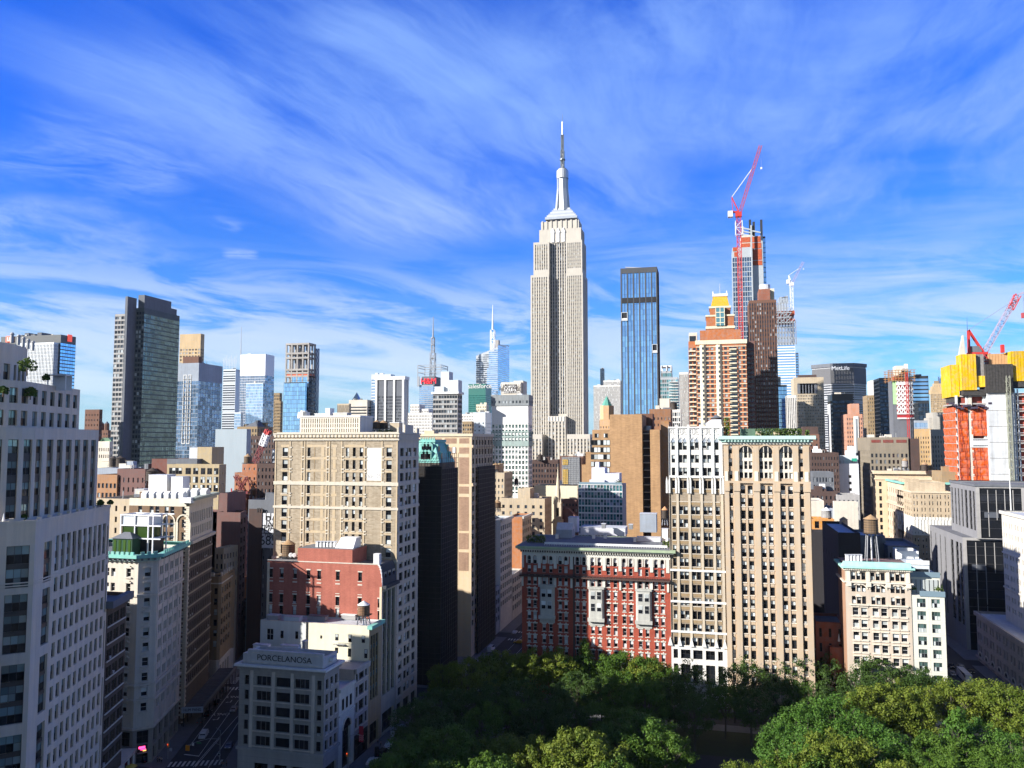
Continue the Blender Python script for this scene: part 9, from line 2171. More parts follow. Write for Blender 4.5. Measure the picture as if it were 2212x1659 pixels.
for a,b in(((1100,1385),(1620,690)),((1205,1520),(1705,815)),((1140,1650),(1700,1010)),((1330,1655),(1705,1090)),((1165,1650),(1480,1280))):line(13,a,b,.18)
line(13,(1030,1490),(1215,1512),.55)
mo=mk.build('road_markings');mo['kind']='structure'
mk=MB()
def bars(O,U,k,step,L,w):
 """zebra bars: k bars stepping along U from O, each of length L across"""
 N=(-U[1],U[0])
 for i in range(k):
  a=(O[0]+U[0]*step*i,O[1]+U[1]*step*i);z=.012
  mk.quad((a[0],a[1],z),(a[0]+U[0]*w,a[1]+U[1]*w,z),(a[0]+U[0]*w+N[0]*L,a[1]+U[1]*w+N[1]*L,z),(a[0]+N[0]*L,a[1]+N[1]*L,z),PAINT)
o_=PZ(*K(13,812,1648));bars((o_.x,o_.y),BN,12,1.25,3.6,.62)
o_=PZ(*K(13,505,1648));bars((o_.x,o_.y-1),(-BU[0],-BU[1]),6,1.2,3.4,.6)
o_=PZ(*K(13,1570,690));bars((o_.x,o_.y),BN,10,1.25,3.6,.62);o_=PZ(*K(13,1520,612));bars((o_.x,o_.y),BU,7,1.3,-4.5,.6)
for i in range(9):a=(-93.5+.1,272.6+1.25*i);mk.quad((a[0],a[1],.012),(a[0]+3.6,a[1],.012),(a[0]+3.6,a[1]+.6,.012),(a[0],a[1]+.6,.012),PAINT)
for i in range(16):a=(-93+1.25*i,273.2);mk.quad((a[0],268.5,.012),(a[0]+.6,268.5,.012),(a[0]+.6,272,.012),(a[0],272,.012),PAINT)if i<0 else None
for yy in(286.5,362.5,377.5):
 for i in range(15):a=-92.5+1.3*i;mk.quad((a,yy,.012),(a+.6,yy,.012),(a+.6,yy+3.2,.012),(a,yy+3.2,.012),PAINT)
for i in range(9):mk.quad((78.5,368+1.0*i,.16),(82,368+1.0*i,.16),(82,368.5+1.0*i,.16),(78.5,368.5+1.0*i,.16),PAINT)
for i in range(3):mk.quad((-88+5*i,100,.012),(-87.85+5*i,100,.012),(-87.85+5*i,420,.012),(-88+5*i,420,.012),PAINT)
mo=mk.build('crosswalk_markings');mo['kind']='structure'
for k,(px,py)in enumerate(((1490,988),(1650,772))):
 cu=bpy.data.curves.new('t','FONT');cu.body='ONLY';cu.size=2.6;cu.align_x='CENTER';cu.align_y='CENTER';cu.materials.append(PAINT)
 tmp=bpy.data.objects.new('tmp',cu);SC.collection.objects.link(tmp);me=bpy.data.meshes.new_from_object(tmp.evaluated_get(bpy.context.evaluated_depsgraph_get()));bpy.data.objects.remove(tmp)
 o=bpy.data.objects.new('road_lettering',me);SC.collection.objects.link(o);p=PZ(*K(13,px,py));o.location=(p.x,p.y,.014);o.rotation_euler=(0,0,R(200.5));o.scale=(.8,1.25,1);o['kind']='structure'
 mk=MB();mk.poly([(-.15,-2,.014),(.15,-2,.014),(.15,.4,.014),(.15,.7,.014),(-.15,.7,.014)],PAINT);mk.poly([(.15,.3,.014),(1.0,.3,.014),(1.0,.6,.014),(.15,.6,.014)],PAINT);mk.poly([(1.0,-.1,.014),(1.7,.45,.014),(1.0,1.0,.014)],PAINT)
 o=mk.build('road_arrow');p=PZ(*K(13,px-40,py+62));o.location=(p.x,p.y,0);o.rotation_euler=(0,0,R(200.5));o['kind']='structure'
 # blocks of the neighbourhood beside and behind the view, whose shade falls on the park and the street
def side_block(label,x0,x1,y0,y1,h,mat,n=14):
 B=Bld('side_building',label,'building',(x0,y0),solo=0);B.vol(x0,x1,y0,y1,0,h,mat,S=punch(n,4.2,.45,.55,lo=8),E=punch(n,4.2,.45,.55,lo=8),N=punch(n,4.2,.45,.55,lo=8))
side_block('large grey stone office block south of the terraced block, outside the photograph',-215,-122,32,112,66,C['grey_stone'])
side_block('tan masonry block west of the square, outside the photograph',-240,-122,-80,14,72,C['tan_stone'])
side_block('narrow wedge-shaped stone block at the street fork, outside the photograph',-98,-74,-74,4,84,C['pale_stone'],6)
# far city: roofs too small to count
rr=random.Random(77);ft=MB();tones=[C[k]for k in('buff_stone','brown_brick','grey_stone','pale_stone','dark_brick','olive_brick','white_stone','slate_grey')]
for gy in range(660,3900,80):
 for gx in range(-2400,2200,62):
  cx_,cy_=gx+rr.uniform(-6,6),gy+20
  ang=math.degrees(math.atan2(cx_,cy_))+14
  if abs(ang)>36 or(-96<cx_+5<-60)or(78<cx_<104):continue
  if cx_<0 and abs(cx_-bp((cy_-202)/.9367)[0])<20 and cy_<900:continue
  h=rr.uniform(18,48)+(rr.random()<.25)*rr.uniform(5,26)+min(20,(gy-600)*.012);w=rr.uniform(22,52);d=rr.uniform(30,58);m=rr.choice(tones)
  ft.prism([(cx_,cy_),(cx_+w,cy_),(cx_+w,cy_+d),(cx_,cy_+d)],0,h,m,top=rr.choice([M_ROOF,M_ROOFL,M_ROOF]))
  if gy<1900:
   nx=int(w/5)
   for i in range(nx):
    z=h-4
    while z>max(6,h-26):ft.quad((cx_+1.5+i*5,cy_-.05,z-2),(cx_+3.8+i*5,cy_-.05,z-2),(cx_+3.8+i*5,cy_-.05,z),(cx_+1.5+i*5,cy_-.05,z),G_FARD);z-=4
  if rr.random()<.5:ft.box(cx_+w*.3,cx_+w*.6,cy_+d*.3,cy_+d*.6,h,h+rr.uniform(3,6),m)
fo=ft.build('distant_rooftops');tag(fo,'mass of distant low city roofs between the towers','rooftops',kind='stuff')
# trees
BARK=stone('bark',(.10,.085,.065),var=.3,streak=.3)
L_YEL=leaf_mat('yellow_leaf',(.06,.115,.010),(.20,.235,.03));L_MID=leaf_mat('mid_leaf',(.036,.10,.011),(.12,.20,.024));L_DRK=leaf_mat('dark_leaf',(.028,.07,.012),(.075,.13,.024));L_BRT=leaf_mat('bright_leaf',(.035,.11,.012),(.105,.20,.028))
def crown_mb(seed,R_,H,mat,n_cl,per,leaf,conic=False,loose=1.0):
 q=random.Random(seed);b=MB()
 for c in range(n_cl):
 # clumps spread through the volume, more of them near the outside
  while True:
   v=Vector((q.uniform(-1,1),q.uniform(-1,1),q.uniform(-.75,1)))
   if.2<v.length<1:break
  v=v.normalized()*(q.uniform(.35,1.0)**.45)
  tz=v.z*.5+.5
  k=(1-tz*.8)if conic else 1.0
  ctr_=Vector((v.x*R_*k*q.uniform(.8,1.15),v.y*R_*k*q.uniform(.8,1.15),v.z*H*q.uniform(.85,1.12)));cr=R_*q.uniform(.13,.29)*loose
  for i in range(per):
   d=Vector((q.gauss(0,1),q.gauss(0,1),q.gauss(.25,1))).normalized();p=ctr_+Vector((d.x*cr,d.y*cr,d.z*cr*.72))*(q.random()**.4)
   nrm=(d+Vector((q.gauss(0,.55),q.gauss(0,.55),q.gauss(.35,.55)))).normalized();t1=nrm.orthogonal().normalized();t1=Matrix.Rotation(q.uniform(0,6.28),3,nrm)@t1;t2=nrm.cross(t1);s=leaf*q.uniform(.6,1.25)
   b.quad(p-t1*s,p-t2*s*.55,p+t1*s,p+t2*s*.55,mat)
 return b
def trunk_mb(seed,Ht,R_,H):
 q=random.Random(seed);b=MB();b.bar((0,0,0),(.2,.1,Ht*.55),.38,BARK,7,.28)
 for i in range(7):
  a=q.uniform(0,6.28);e=Vector((math.cos(a)*R_*.55,math.sin(a)*R_*.55,Ht+q.uniform(-.2,.5)*H));m=Vector((.2,.1,Ht*.55));k=m.lerp(e,.5)+Vector((0,0,.6));b.bar(m,k,.2,BARK,5,.13);b.bar(k,e,.13,BARK,5,.05)
  for j in range(2):b.bar(k,e+Vector((q.uniform(-2,2),q.uniform(-2,2),q.uniform(0,2.5))),.08,BARK,4,.03)
 b.bar((.2,.1,Ht*.55),(.3,0,Ht+H*.6),.26,BARK,6,.06)
 return b
PROTO={}
def proto(key,seed,R_,H,mat,n_cl=92,per=96,leaf=.27,conic=False,Ht=11.0,loose=1.0):
 PROTO[key]=(crown_mb(seed,R_,H,mat,n_cl,per,leaf,conic,loose).mesh('crown'),trunk_mb(seed,Ht,R_,H).mesh('trunk'),Ht,H,R_)
for i in range(3):
 proto(('yel',i),10+i,6.6,5.2,L_YEL);proto(('mid',i),20+i,7.0,5.8,L_MID);proto(('drk',i),30+i,7.2,6.0,L_DRK);proto(('brt',i),40+i,6.8,5.6,L_BRT,110,60)
proto(('con',0),50,5.6,8.0,L_MID,110,60,.32,True,11.0);proto(('con',1),51,5.8,7.6,L_BRT,120,50,.30,True,11.0);proto(('lse',0),60,6.8,6.0,L_DRK,70,48,.32,False,11.5,1.1);proto(('lse',1),61,6.4,5.4,L_DRK,62,46,.32,False,11.5,1.1)
tq=random.Random(4)
def tree(kind,px,py,ztop,label,group=None,sc=.95):
 """a tree whose crown top is at this pixel, ztop metres above the ground"""
 i=kind if isinstance(kind,tuple)else(kind,tq.randrange(3 if kind not in('con','lse')else 2));cm,tm,Ht,H,R_=PROTO[i]
 ztop+=tq.uniform(-.7,1.5);p=PZ(px,py,ztop);sc*=tq.uniform(.86,1.12);s=ztop/(Ht+H*.95)
 o=empty('park_tree',(p.x,p.y,0),tq.uniform(0,6.28),label,'tree',group);o.scale=(s*sc,s*sc,s)
 t=bpy.data.objects.new('trunk',tm);SC.collection.objects.link(t);t.parent=o
 c=bpy.data.objects.new('crown',cm);SC.collection.objects.link(c);c.parent=o;c.location=(0,0,Ht)
G1,G2,G3,G4,G5='dark trees along the far edge of the park','sunlit yellow-green trees','shaded trees in the middle of the park','bright green trees in the near corner','trees along the avenue edge'
tree(('con',0),1262,1378,23,'tall pointed mid-green tree standing above the others before the red brick house')
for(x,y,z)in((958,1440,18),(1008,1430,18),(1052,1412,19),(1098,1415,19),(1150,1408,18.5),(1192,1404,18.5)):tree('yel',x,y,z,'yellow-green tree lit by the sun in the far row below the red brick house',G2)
for(x,y,z)in((1228,1425,17),(1312,1420,17),(1392,1424,17.5),(1345,1416,17),(1440,1436,17)):tree('mid',x,y,z,'mid-green tree in the far row, right of the pointed tree',G1)
tree('yel',1392,1424,18,'yellow topped tree in the far row below the white gothic loft corner')
for(x,y,z)in((1500,1440,19),(1585,1435,17.5),(1625,1428,18),(1672,1415,18.5),(1715,1402,19),(1755,1420,18),(1795,1424,18),(1850,1438,17.5)):tree('lse',x,y,z,'loose dark tree of the far edge before the tan arcade tower',G1)
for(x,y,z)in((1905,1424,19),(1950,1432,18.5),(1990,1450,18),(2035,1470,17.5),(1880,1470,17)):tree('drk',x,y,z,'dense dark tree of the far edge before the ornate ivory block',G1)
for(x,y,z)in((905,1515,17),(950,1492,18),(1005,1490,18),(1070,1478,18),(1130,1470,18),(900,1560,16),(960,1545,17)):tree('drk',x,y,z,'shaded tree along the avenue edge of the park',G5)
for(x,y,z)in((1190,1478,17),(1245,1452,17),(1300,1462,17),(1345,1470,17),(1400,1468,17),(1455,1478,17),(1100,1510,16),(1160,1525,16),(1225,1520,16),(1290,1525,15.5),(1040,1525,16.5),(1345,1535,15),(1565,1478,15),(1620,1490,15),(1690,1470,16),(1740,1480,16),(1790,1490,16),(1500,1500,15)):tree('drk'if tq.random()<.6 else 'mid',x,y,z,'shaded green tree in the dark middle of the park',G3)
tree('mid',1395,1482,18.5,'rounded mid-green tree standing clear above the dark middle of the park')
tree('mid',1390,1545,18.5,'broad green tree in front of the rounded mid-green one',None,1.15);tree('mid',1330,1565,17,'broad dark green tree left of the park opening',None,1.1);tree('mid',1440,1580,16,'green tree at the left side of the dark park opening',None,1.0)
for(x,y,z)in((905,1585,18),(955,1575,18.5),(865,1610,18),(1010,1605,17),(840,1640,17.5)):tree('mid',x,y,z,'mid-green tree at the near avenue corner of the park',G5)
for(x,y,z)in((1092,1590,19),(1132,1600,19),(1172,1604,18.5),(1215,1594,19.5),(1255,1586,20),(1298,1600,19)):tree('yel',x,y,z,'sunlit yellow-green tree at the bottom edge of the park',G2)
for(x,y,z)in((1060,1635,18),(1010,1650,17.5),(950,1650,17),(1330,1648,16)):tree('mid',x,y,z,'green tree at the very bottom edge of the park',G5)
tree('yel',1590,1648,19,'small yellow-green tree top poking up at the bottom of the dark opening',None,.55)
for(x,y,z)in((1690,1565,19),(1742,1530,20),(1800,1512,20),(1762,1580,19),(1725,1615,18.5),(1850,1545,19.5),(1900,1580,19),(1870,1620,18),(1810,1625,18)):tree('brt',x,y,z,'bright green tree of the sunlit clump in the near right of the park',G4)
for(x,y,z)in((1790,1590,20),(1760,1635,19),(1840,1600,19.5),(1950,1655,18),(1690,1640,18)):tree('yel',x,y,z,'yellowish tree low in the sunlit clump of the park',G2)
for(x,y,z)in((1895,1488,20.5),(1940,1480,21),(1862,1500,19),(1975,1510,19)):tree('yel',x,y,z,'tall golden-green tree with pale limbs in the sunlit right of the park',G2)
for(x,y,z)in((2050,1478,20),(2090,1486,19),(2130,1470,20.5),(2180,1490,20),(2205,1500,19)):tree('yel',x,y,z,'golden-green tree by the corner of the arcaded limestone block',G2)
tree(('con',1),2068,1535,21,'feathery light green conical tree near the right edge of the park');tree('brt',2120,1560,18,'bright green tree right of the feathery conical tree');tree('brt',2165,1575,18,'bright green tree at the right edge of the park')
for(x,y,z)in((1990,1590,17),(2030,1600,17),(2090,1605,17),(2150,1620,17),(2200,1630,17),(1975,1630,16.5),(2050,1645,16.5),(2130,1650,16)):tree('mid',x,y,z,'mid-green shaded tree in the bottom right of the park',G5)
# vehicles
TYRE=plain('tyre_rubber',(.015,.015,.015),.8);CARG=glass('car_glass',(.015,.018,.022),rough=.05,vary=.2);LAMPR=plain('tail_lamp',(.35,.02,.02),.3);LAMPW=plain('head_lamp',(.75,.75,.72),.2)
CARMESH={}
def car_parts(kind,col):
 key=(kind,col.name)
 if key in CARMESH:return CARMESH[key]
 L,W,Hb,Ht={'sedan':(4.7,1.8,.85,1.45),'suv':(4.9,1.95,1.0,1.8),'van':(5.6,2.05,1.2,2.4),'bus':(12,2.6,1.6,3.2),'taxi':(4.8,1.85,.9,1.55)}[kind]
 b=MB();h,w=L/2,W/2
 if kind in('van','bus'):prof=[(-h,.3),(h,.3),(h,Ht*.5),(h-L*.06,Hb+.1),(h-L*(.16 if kind=='van'else.03),Ht),(-h+.1,Ht),(-h,Ht-.2)]
 elif kind=='suv':prof=[(-h,.35),(h,.35),(h,.8),(h-.9,Hb+.05),(h-1.7,Ht),(-h+.45,Ht),(-h,Hb)]
 else:prof=[(-h,.3),(h,.3),(h,.62),(h-.2,.78),(h-1.15,Hb+.02),(h-1.95,Ht),(-h+1.35,Ht),(-h+.5,Hb+.06),(-h,.8)]
 n=len(prof)
 def ww(z):return w*(1.0 if z<Hb+.08 else.84)
 l_=[(x,-ww(z),z)for x,z in prof];r_=[(x,ww(z),z)for x,z in prof]
 b.poly(l_,col);b.poly(r_[::-1],col)
 for i in range(n):j=(i+1)%n;b.quad(l_[j],l_[i],r_[i],r_[j],col)
 g=MB()
 if kind in('sedan','taxi'):a0,a1,t0,t1=h-1.2,-h+.6,h-1.95,-h+1.4
 elif kind=='suv':a0,a1,t0,t1=h-.95,-h+.1,h-1.7,-h+.5
 else:a0,a1,t0,t1=h-L*.065,-h+.5,h-L*.15,-h+.5
 zb,zt=Hb+.1,Ht-.1
 for s in(-1,1):
  yb,yt=s*(w*.965 if kind in('van','bus')else w*.9),s*(w*.86)
  if kind in('van','bus'):yb=yt=s*(w*.845)
  g.quad((a1+.15,yb,zb),(a0-.15,yb,zb),(t0,yt,zt),(t1+.1,yt,zt),CARG)
 g.quad((a0+.03,-w*.8,zb),(a0+.03,w*.8,zb),(t0+.06,w*.72,zt),(t0+.06,-w*.72,zt),CARG)
 g.quad((a1-.04,-w*.8,zb),(a1-.04,w*.8,zb),(t1-.06,w*.72,zt),(t1-.06,-w*.72,zt),CARG)
 wh=MB();
 k=12;rw=.34 if kind!='bus'else.48
 ring=[(rw*math.cos(2*math.pi*i/k),rw*math.sin(2*math.pi*i/k))for i in range(k)]
 for i in range(k):j=(i+1)%k;wh.quad((ring[i][0],-.11,ring[i][1]),(ring[j][0],-.11,ring[j][1]),(ring[j][0],.11,ring[j][1]),(ring[i][0],.11,ring[i][1]),TYRE)
 for s in(-.11,.11):wh.poly([(p[0],s,p[1])for p in ring][::1 if s>0 else-1],TYRE);wh.poly([(p[0]*.55,s*1.02,p[1]*.55)for p in ring][::1 if s>0 else-1],M_STEEL)
 hl,tl=MB(),MB();hl.box(h-.02,h+.02,-.22,.22,.62,.78,LAMPW);tl.box(-h-.02,-h+.02,-.2,.2,.68,.85,LAMPR)
 CARMESH[key]=(b.mesh('body'),g.mesh('windows'),wh.mesh('wheel'),hl.mesh('headlight'),tl.mesh('tail_light'),L,W,rw)
 return CARMESH[key]
def car(kind,col,x,y,rz,label,cat='car',group=None,z=0.0):
 b,g,wm,hl,tl,L,W,rw=car_parts(kind,col);o=empty({'bus':'city_bus','van':'parked_van','taxi':'yellow_taxi'}.get(kind,'parked_car'),(x,y,z),rz,label,cat,group)
 def put(nm,me,loc):c=bpy.data.objects.new(nm,me);SC.collection.objects.link(c);c.parent=o;c.location=loc
 put('body',b,(0,0,0));put('windows',g,(0,0,0))
 for sx in(-.31,.31):
  for sy in(-.46,.46):put('wheel',wm,(L*sx,W*sy,rw))
 for sy in(-.32,.32):put('headlight',hl,(0,W*sy,0));put('tail_light',tl,(0,W*sy,0))
 return o
CW_=plain('white_car_paint',(.68,.69,.70),.25);CB_=plain('black_car_paint',(.012,.012,.014),.2);CG_=plain('grey_car_paint',(.20,.21,.23),.25,.3);CY_=plain('taxi_yellow',(.62,.36,.02),.3);CR_=plain('dark_red_paint',(.18,.02,.025),.3);CS_=plain('silver_car_paint',(.42,.44,.46),.25,.4)
aB=math.atan2(BU[1],BU[0])
def carp(kind,col,n,px,py,rz,label,**kw):
 p=PZ(*K(n,px,py));return car(kind,col,p.x,p.y,rz,label,**kw)
carp('suv',CW_,13,1272,1275,aB+math.pi,'white car driving down the diagonal street near the crosswalk')
carp('suv',CB_,13,500,1580,aB+.9,'black car turning past the ivory corner block');carp('sedan',CS_,13,1648,945,aB+math.pi,'silver car coming down the middle of the diagonal street');carp('sedan',CB_,13,1330,1000,aB,'black car parked under the sidewalk shed edge with lamps on')
carp('sedan',CG_,13,1240,1090,aB,'grey car parked beside the sidewalk shed posts');carp('sedan',CB_,13,1440,860,aB,'dark car parked halfway along the sidewalk shed');carp('sedan',CS_,13,1545,700,aB,'silver car by the far end of the sidewalk shed');carp('sedan',CG_,13,1590,1400,aB+math.pi,'grey car parked beside the lettered stone block')
carp('van',CR_,13,370,1590,aB,'dark red van at the corner of the diagonal street',cat='van')
carp('sedan',CW_,14,610,1490,math.pi/2,'white car parked nearest along the avenue kerb');carp('suv',CB_,14,770,1375,math.pi/2,'black car parked between two white cars on the avenue');carp('sedan',CW_,14,860,1255,math.pi/2,'white car parked before the shelter on the avenue');carp('sedan',CB_,14,945,1225,math.pi/2,'black car parked in the outer lane by the avenue shelter')
carp('sedan',CG_,14,705,1520,math.pi/2,'grey car in the avenue lane by the nearest white car')
carp('van',CW_,6,55,895,math.pi/2,'white van at the avenue crossing beyond the park',cat='van');carp('sedan',CW_,6,212,780,math.pi/2,'white car at the far avenue crosswalk');carp('taxi',CY_,6,238,845,math.pi,'yellow taxi waiting at the far avenue crossing',cat='taxi');carp('sedan',CG_,6,60,810,math.pi/2,'grey car on the avenue behind the white van');carp('sedan',CS_,6,95,765,math.pi/2,'silver car on the shaded avenue past the crossing');carp('bus',CS_,4,1600,880,math.pi/2+.05,'pale bus on the shaded avenue beside the netted tower',cat='bus');carp('sedan',CB_,6,40,770,math.pi/2,'black car on the shaded avenue')
carp('bus',CW_,10,1590,935,-math.pi/2,'white roofed bus on the street beside the arcaded block',cat='bus');carp('sedan',CG_,10,1490,900,-math.pi/2,'grey car ahead of the white roofed bus');carp('sedan',CB_,10,1640,880,-math.pi/2,'black car by the arcaded block kerb');carp('sedan',CB_,10,1480,838,-math.pi/2,'black car far up the right-hand street');carp('suv',CG_,10,1560,850,-math.pi/2,'grey suv far up the right-hand street')
# people
SKIN=plain('skin',(.42,.26,.19),.6);CLO=[plain('cloth_white',(.62,.62,.62),.9),plain('cloth_black',(.02,.02,.022),.9),plain('cloth_blue',(.06,.10,.22),.9),plain('cloth_red',(.35,.05,.06),.9),plain('cloth_grey',(.22,.22,.23),.9),plain('cloth_denim',(.08,.11,.17),.9)]
def skin_mesh(verts,edges,radii,mat,root):
 """a tapered continuous surface grown over a skeleton"""
 me=bpy.data.meshes.new('body');me.from_pydata(verts,edges,[]);ob=bpy.data.objects.new('tmp',me);SC.collection.objects.link(ob)
 sk=ob.modifiers.new('skin','SKIN');sk.use_smooth_shade=True;sv=me.skin_vertices[0].data
 for i,r_ in enumerate(radii):sv[i].radius=(r_ if isinstance(r_,tuple)else(r_,r_));sv[i].use_root=(i==root)
 sb=ob.modifiers.new('sub','SUBSURF');sb.levels=1;sb.render_levels=1
 m2=bpy.data.meshes.new_from_object(ob.evaluated_get(bpy.context.evaluated_depsgraph_get()));bpy.data.objects.remove(ob);m2.materials.clear();m2.materials.append(mat)
 return m2
PERS=[]
for st in(.0,.28,.45):
# pelvis, chest, neck, head, shoulders, elbows, hands, knees, feet; st is the stride
 V=[(0,0,.95),(0,0,1.30),(0,0,1.48),(.01,0,1.62),(.02,0,1.72),(0,.2,1.42),(-st*.35,.25,1.14),(-st*.15,.25,.90),(0,-.2,1.42),(st*.35,-.25,1.14),(st*.55,-.25,.90),(0,.1,.90),(st*.5,.1,.50),(st*.35,.1,.08),(0,-.1,.90),(-st*.1,-.1,.50),(-st*.9,-.1,.10),(st*.35+.16,.1,.04),(-st*.9+.16,-.1,.05)]
 Ed=[(0,1),(1,2),(2,3),(3,4),(1,5),(5,6),(6,7),(1,8),(8,9),(9,10),(0,11),(11,12),(12,13),(0,14),(14,15),(15,16),(13,17),(16,18)]
 Ra=[(.14,.17),(.13,.19),.055,.10,.075,.065,.05,.035,.065,.05,.035,.085,.06,.045,.085,.06,.045,.035,.035]
 PERS.append((V,Ed,Ra))
PM={}
def person(x,y,rz,pose,top,leg,label,group=None):
 if pose not in PM:
  V,Ed,Ra=PERS[pose];PM[pose]=skin_mesh(V,Ed,Ra,SKIN,0)
 o=bpy.data.objects.new('person',PM[pose]);SC.collection.objects.link(o);o.location=(x,y,KH);o.rotation_euler=(0,0,rz);tag(o,label,'person',group)
 V,Ed,Ra=PERS[pose]
 for nm,ids,mat in(('shirt',(0,1,5,6,8,9),CLO[top]),('trousers',(0,11,12,13,14,15,16),CLO[leg])):
  key=(pose,nm,mat.name)
  if key not in PM:
   mp={v:i for i,v in enumerate(ids)};ed=[(mp[a],mp[b])for a,b in Ed if a in mp and b in mp]
   PM[key]=skin_mesh([V[i]for i in ids],ed,[tuple(k*1.16 for k in Ra[i])if isinstance(Ra[i],tuple)else Ra[i]*1.25 for i in ids],mat,0)
  c=bpy.data.objects.new(nm,PM[key]);SC.collection.objects.link(c);c.parent=o
 hk='hair'
 if hk not in PM:
  mb=MB();mb.cyl(.0,0,1.66,1.76,.115,.09,CLO[1],10);mb.cyl(0,0,1.76,1.80,.09,.03,CLO[1],10);PM[hk]=mb.mesh('hair')
 c=bpy.data.objects.new('hair',PM[hk]);SC.collection.objects.link(c);c.parent=o
def pp(n,px,py,rz,pose,top,leg,label,group=None):p=PZ(*K(n,px,py),KH);person(p.x,p.y,rz,pose,top,leg,label,group)
pp(13,695,1595,1,0,1,1,'person in black standing at the corner kerb, leftmost of three');pp(13,720,1590,2,1,4,1,'person in grey top at the corner kerb, middle of three');pp(13,745,1600,1.4,2,0,1,'person in white top at the corner kerb, rightmost of three')
pp(13,1495,1650,2,1,1,1,'person in dark clothes by the signal post, beside the kerb');pp(13,1520,1660,2.4,2,1,5,'person in black top and denim walking by the signal post');pp(13,1556,1640,1,0,1,1,'person in dark clothes nearest the lettered block wall');pp(13,548,1470,0,0,1,1,'person in dark clothes at the chamfered corner door')
pp(13,1000,1140,1.9,1,0,1,'person in white top walking by the diagonal street kerb')
for k,(px,py,t,l)in enumerate(((1045,790,1,1),(1075,785,3,5),(1100,790,1,1),(1130,785,5,1),(1160,792,1,5))):pp(14,px,py,1.2+k,k%3,t,l,'person in the group crossing the avenue pavement by the tan panelled block','group of walkers on the avenue pavement')
pp(14,1200,795,1.5,0,0,5,'person in white top standing at the park edge kerb of the avenue');pp(14,693,1215,-1.5,1,4,1,'person in grey walking on the avenue pavement, left of a pair');pp(14,735,1255,-1.5,2,2,1,'person in blue walking on the avenue pavement, right of a pair');pp(14,912,930,1.5,1,1,1,'person in black by the shop windows of the red brick block');pp(14,938,960,1.5,2,2,5,'person in blue and denim by the shelter on the avenue')
# street furniture
GALV=plain('galvanised_steel',(.30,.31,.32),.45,.4);SIGY=plain('signal_amber',(.75,.28,.02),.4)
def lamp(n,px,py,rz,label,h=9.0,arm=2.6):
 p=PZ(*K(n,px,py),KH);o=empty('street_lamp',(p.x,p.y,KH),rz,label,'street lamp')
 g=MB();g.cyl(0,0,0,.9,.18,.14,GALV,8);g.cyl(0,0,.9,h,.10,.06,GALV,8);g.build('pole',o)
 g=MB();pr_=Vector((0,0,h-.6))
 for i in range(6):a=(i+1)/6;q=Vector((arm*a,0,h-.6+.8*math.sin(a*1.7)));g.bar(pr_,q,.045,GALV,5);pr_=q
 g.build('arm',o);g=MB();g.box(arm-.1,arm+.75,-.16,.16,pr_.z-.12,pr_.z+.08,GALV,True);g.build('lamp_head',o)
lamp(14,262,1560,0,'street lamp on the avenue pavement before the arched front');lamp(13,838,1400,.35,'street lamp at the kerb of the diagonal street by the ivory corner',10.5,3.2);lamp(14,870,1190,0,'thin dark lamp post beside the avenue shelter',8)
def mast_signal():
 b=PZ(*K(13,1472,1560),KH);t1=PZ(*K(13,1072,1392),6.2);o=empty('traffic_signal',(b.x,b.y,KH),0,'mast arm traffic signal reaching over the crosswalk of the diagonal street','traffic signal')
 L=lambda v:v-Vector((b.x,b.y,KH));e=L(t1);g=MB();g.cyl(0,0,0,8.2,.16,.12,GALV,8);g.build('pole',o)
 g=MB();g.bar((0,0,5.8),(e.x*.35,e.y*.35,6.7),.09,GALV,6);g.bar((e.x*.35,e.y*.35,6.7),(e.x*.7,e.y*.7,6.75),.08,GALV,6);g.bar((e.x*.7,e.y*.7,6.75),(e.x,e.y,6.4),.07,GALV,6);g.build('mast_arm',o)
 g=MB();e2=e*.98
 for d in(-.5,.1):g.box(e2.x-.25+d,e2.x+.25+d,e2.y-.2,e2.y+.2,4.9,6.3,SIGY,True)
 g.build('signal_head',o)
 g=MB();q=e*.84;g.box(q.x-.35,q.x+.35,q.y-.04,q.y+.04,5.9,6.7,M_WHITE,True);q=e*.66;g.box(q.x-.7,q.x+.7,q.y-.04,q.y+.04,6.0,6.5,plain('street_sign_green',(.03,.20,.09),.5),True);g.build('sign_plate',o)
 g=MB();g.cyl(0,-.3,0,0,0,0,GALV,3)if False else None;g.bar((0,0,4.2),(-1.6,-.9,5.0),.07,GALV,6);g.bar((0,0,8.0),(-2.2,1.2,8.4),.05,GALV,6);g.build('bracket',o)
mast_signal()
def post_signal(n,px,py,label):
 p=PZ(*K(n,px,py),KH);o=empty('traffic_signal',(p.x,p.y,KH),0,label,'traffic signal');g=MB();g.cyl(0,0,0,4.6,.09,.08,GALV,8);g.build('pole',o);g=MB();g.box(-.2,.2,-.25,.1,3.2,4.3,SIGY,True);g.cyl(0,-.3,0,0,0,0,GALV,3)if False else None
 g.box(-.12,.12,-.3,-.25,3.9,4.15,plain('red_signal_lamp',(.8,.05,.02),.4,emit=(1,.08,.02),estr=1.5),True);g.build('signal_head',o);g=MB();g.box(.5,1.3,-.05,.05,2.2,3.1,plain('pale_sign_board',(0,0,0)),True);g.bar((0,0,2.7),(.6,0,2.7),.04,GALV);g.build('sign_plate',o)
post_signal(13,825,1545,'post mounted traffic signal with a pale sign at the ivory corner');post_signal(14,245,1570,'post traffic signal showing red at the bottom of the avenue pavement')
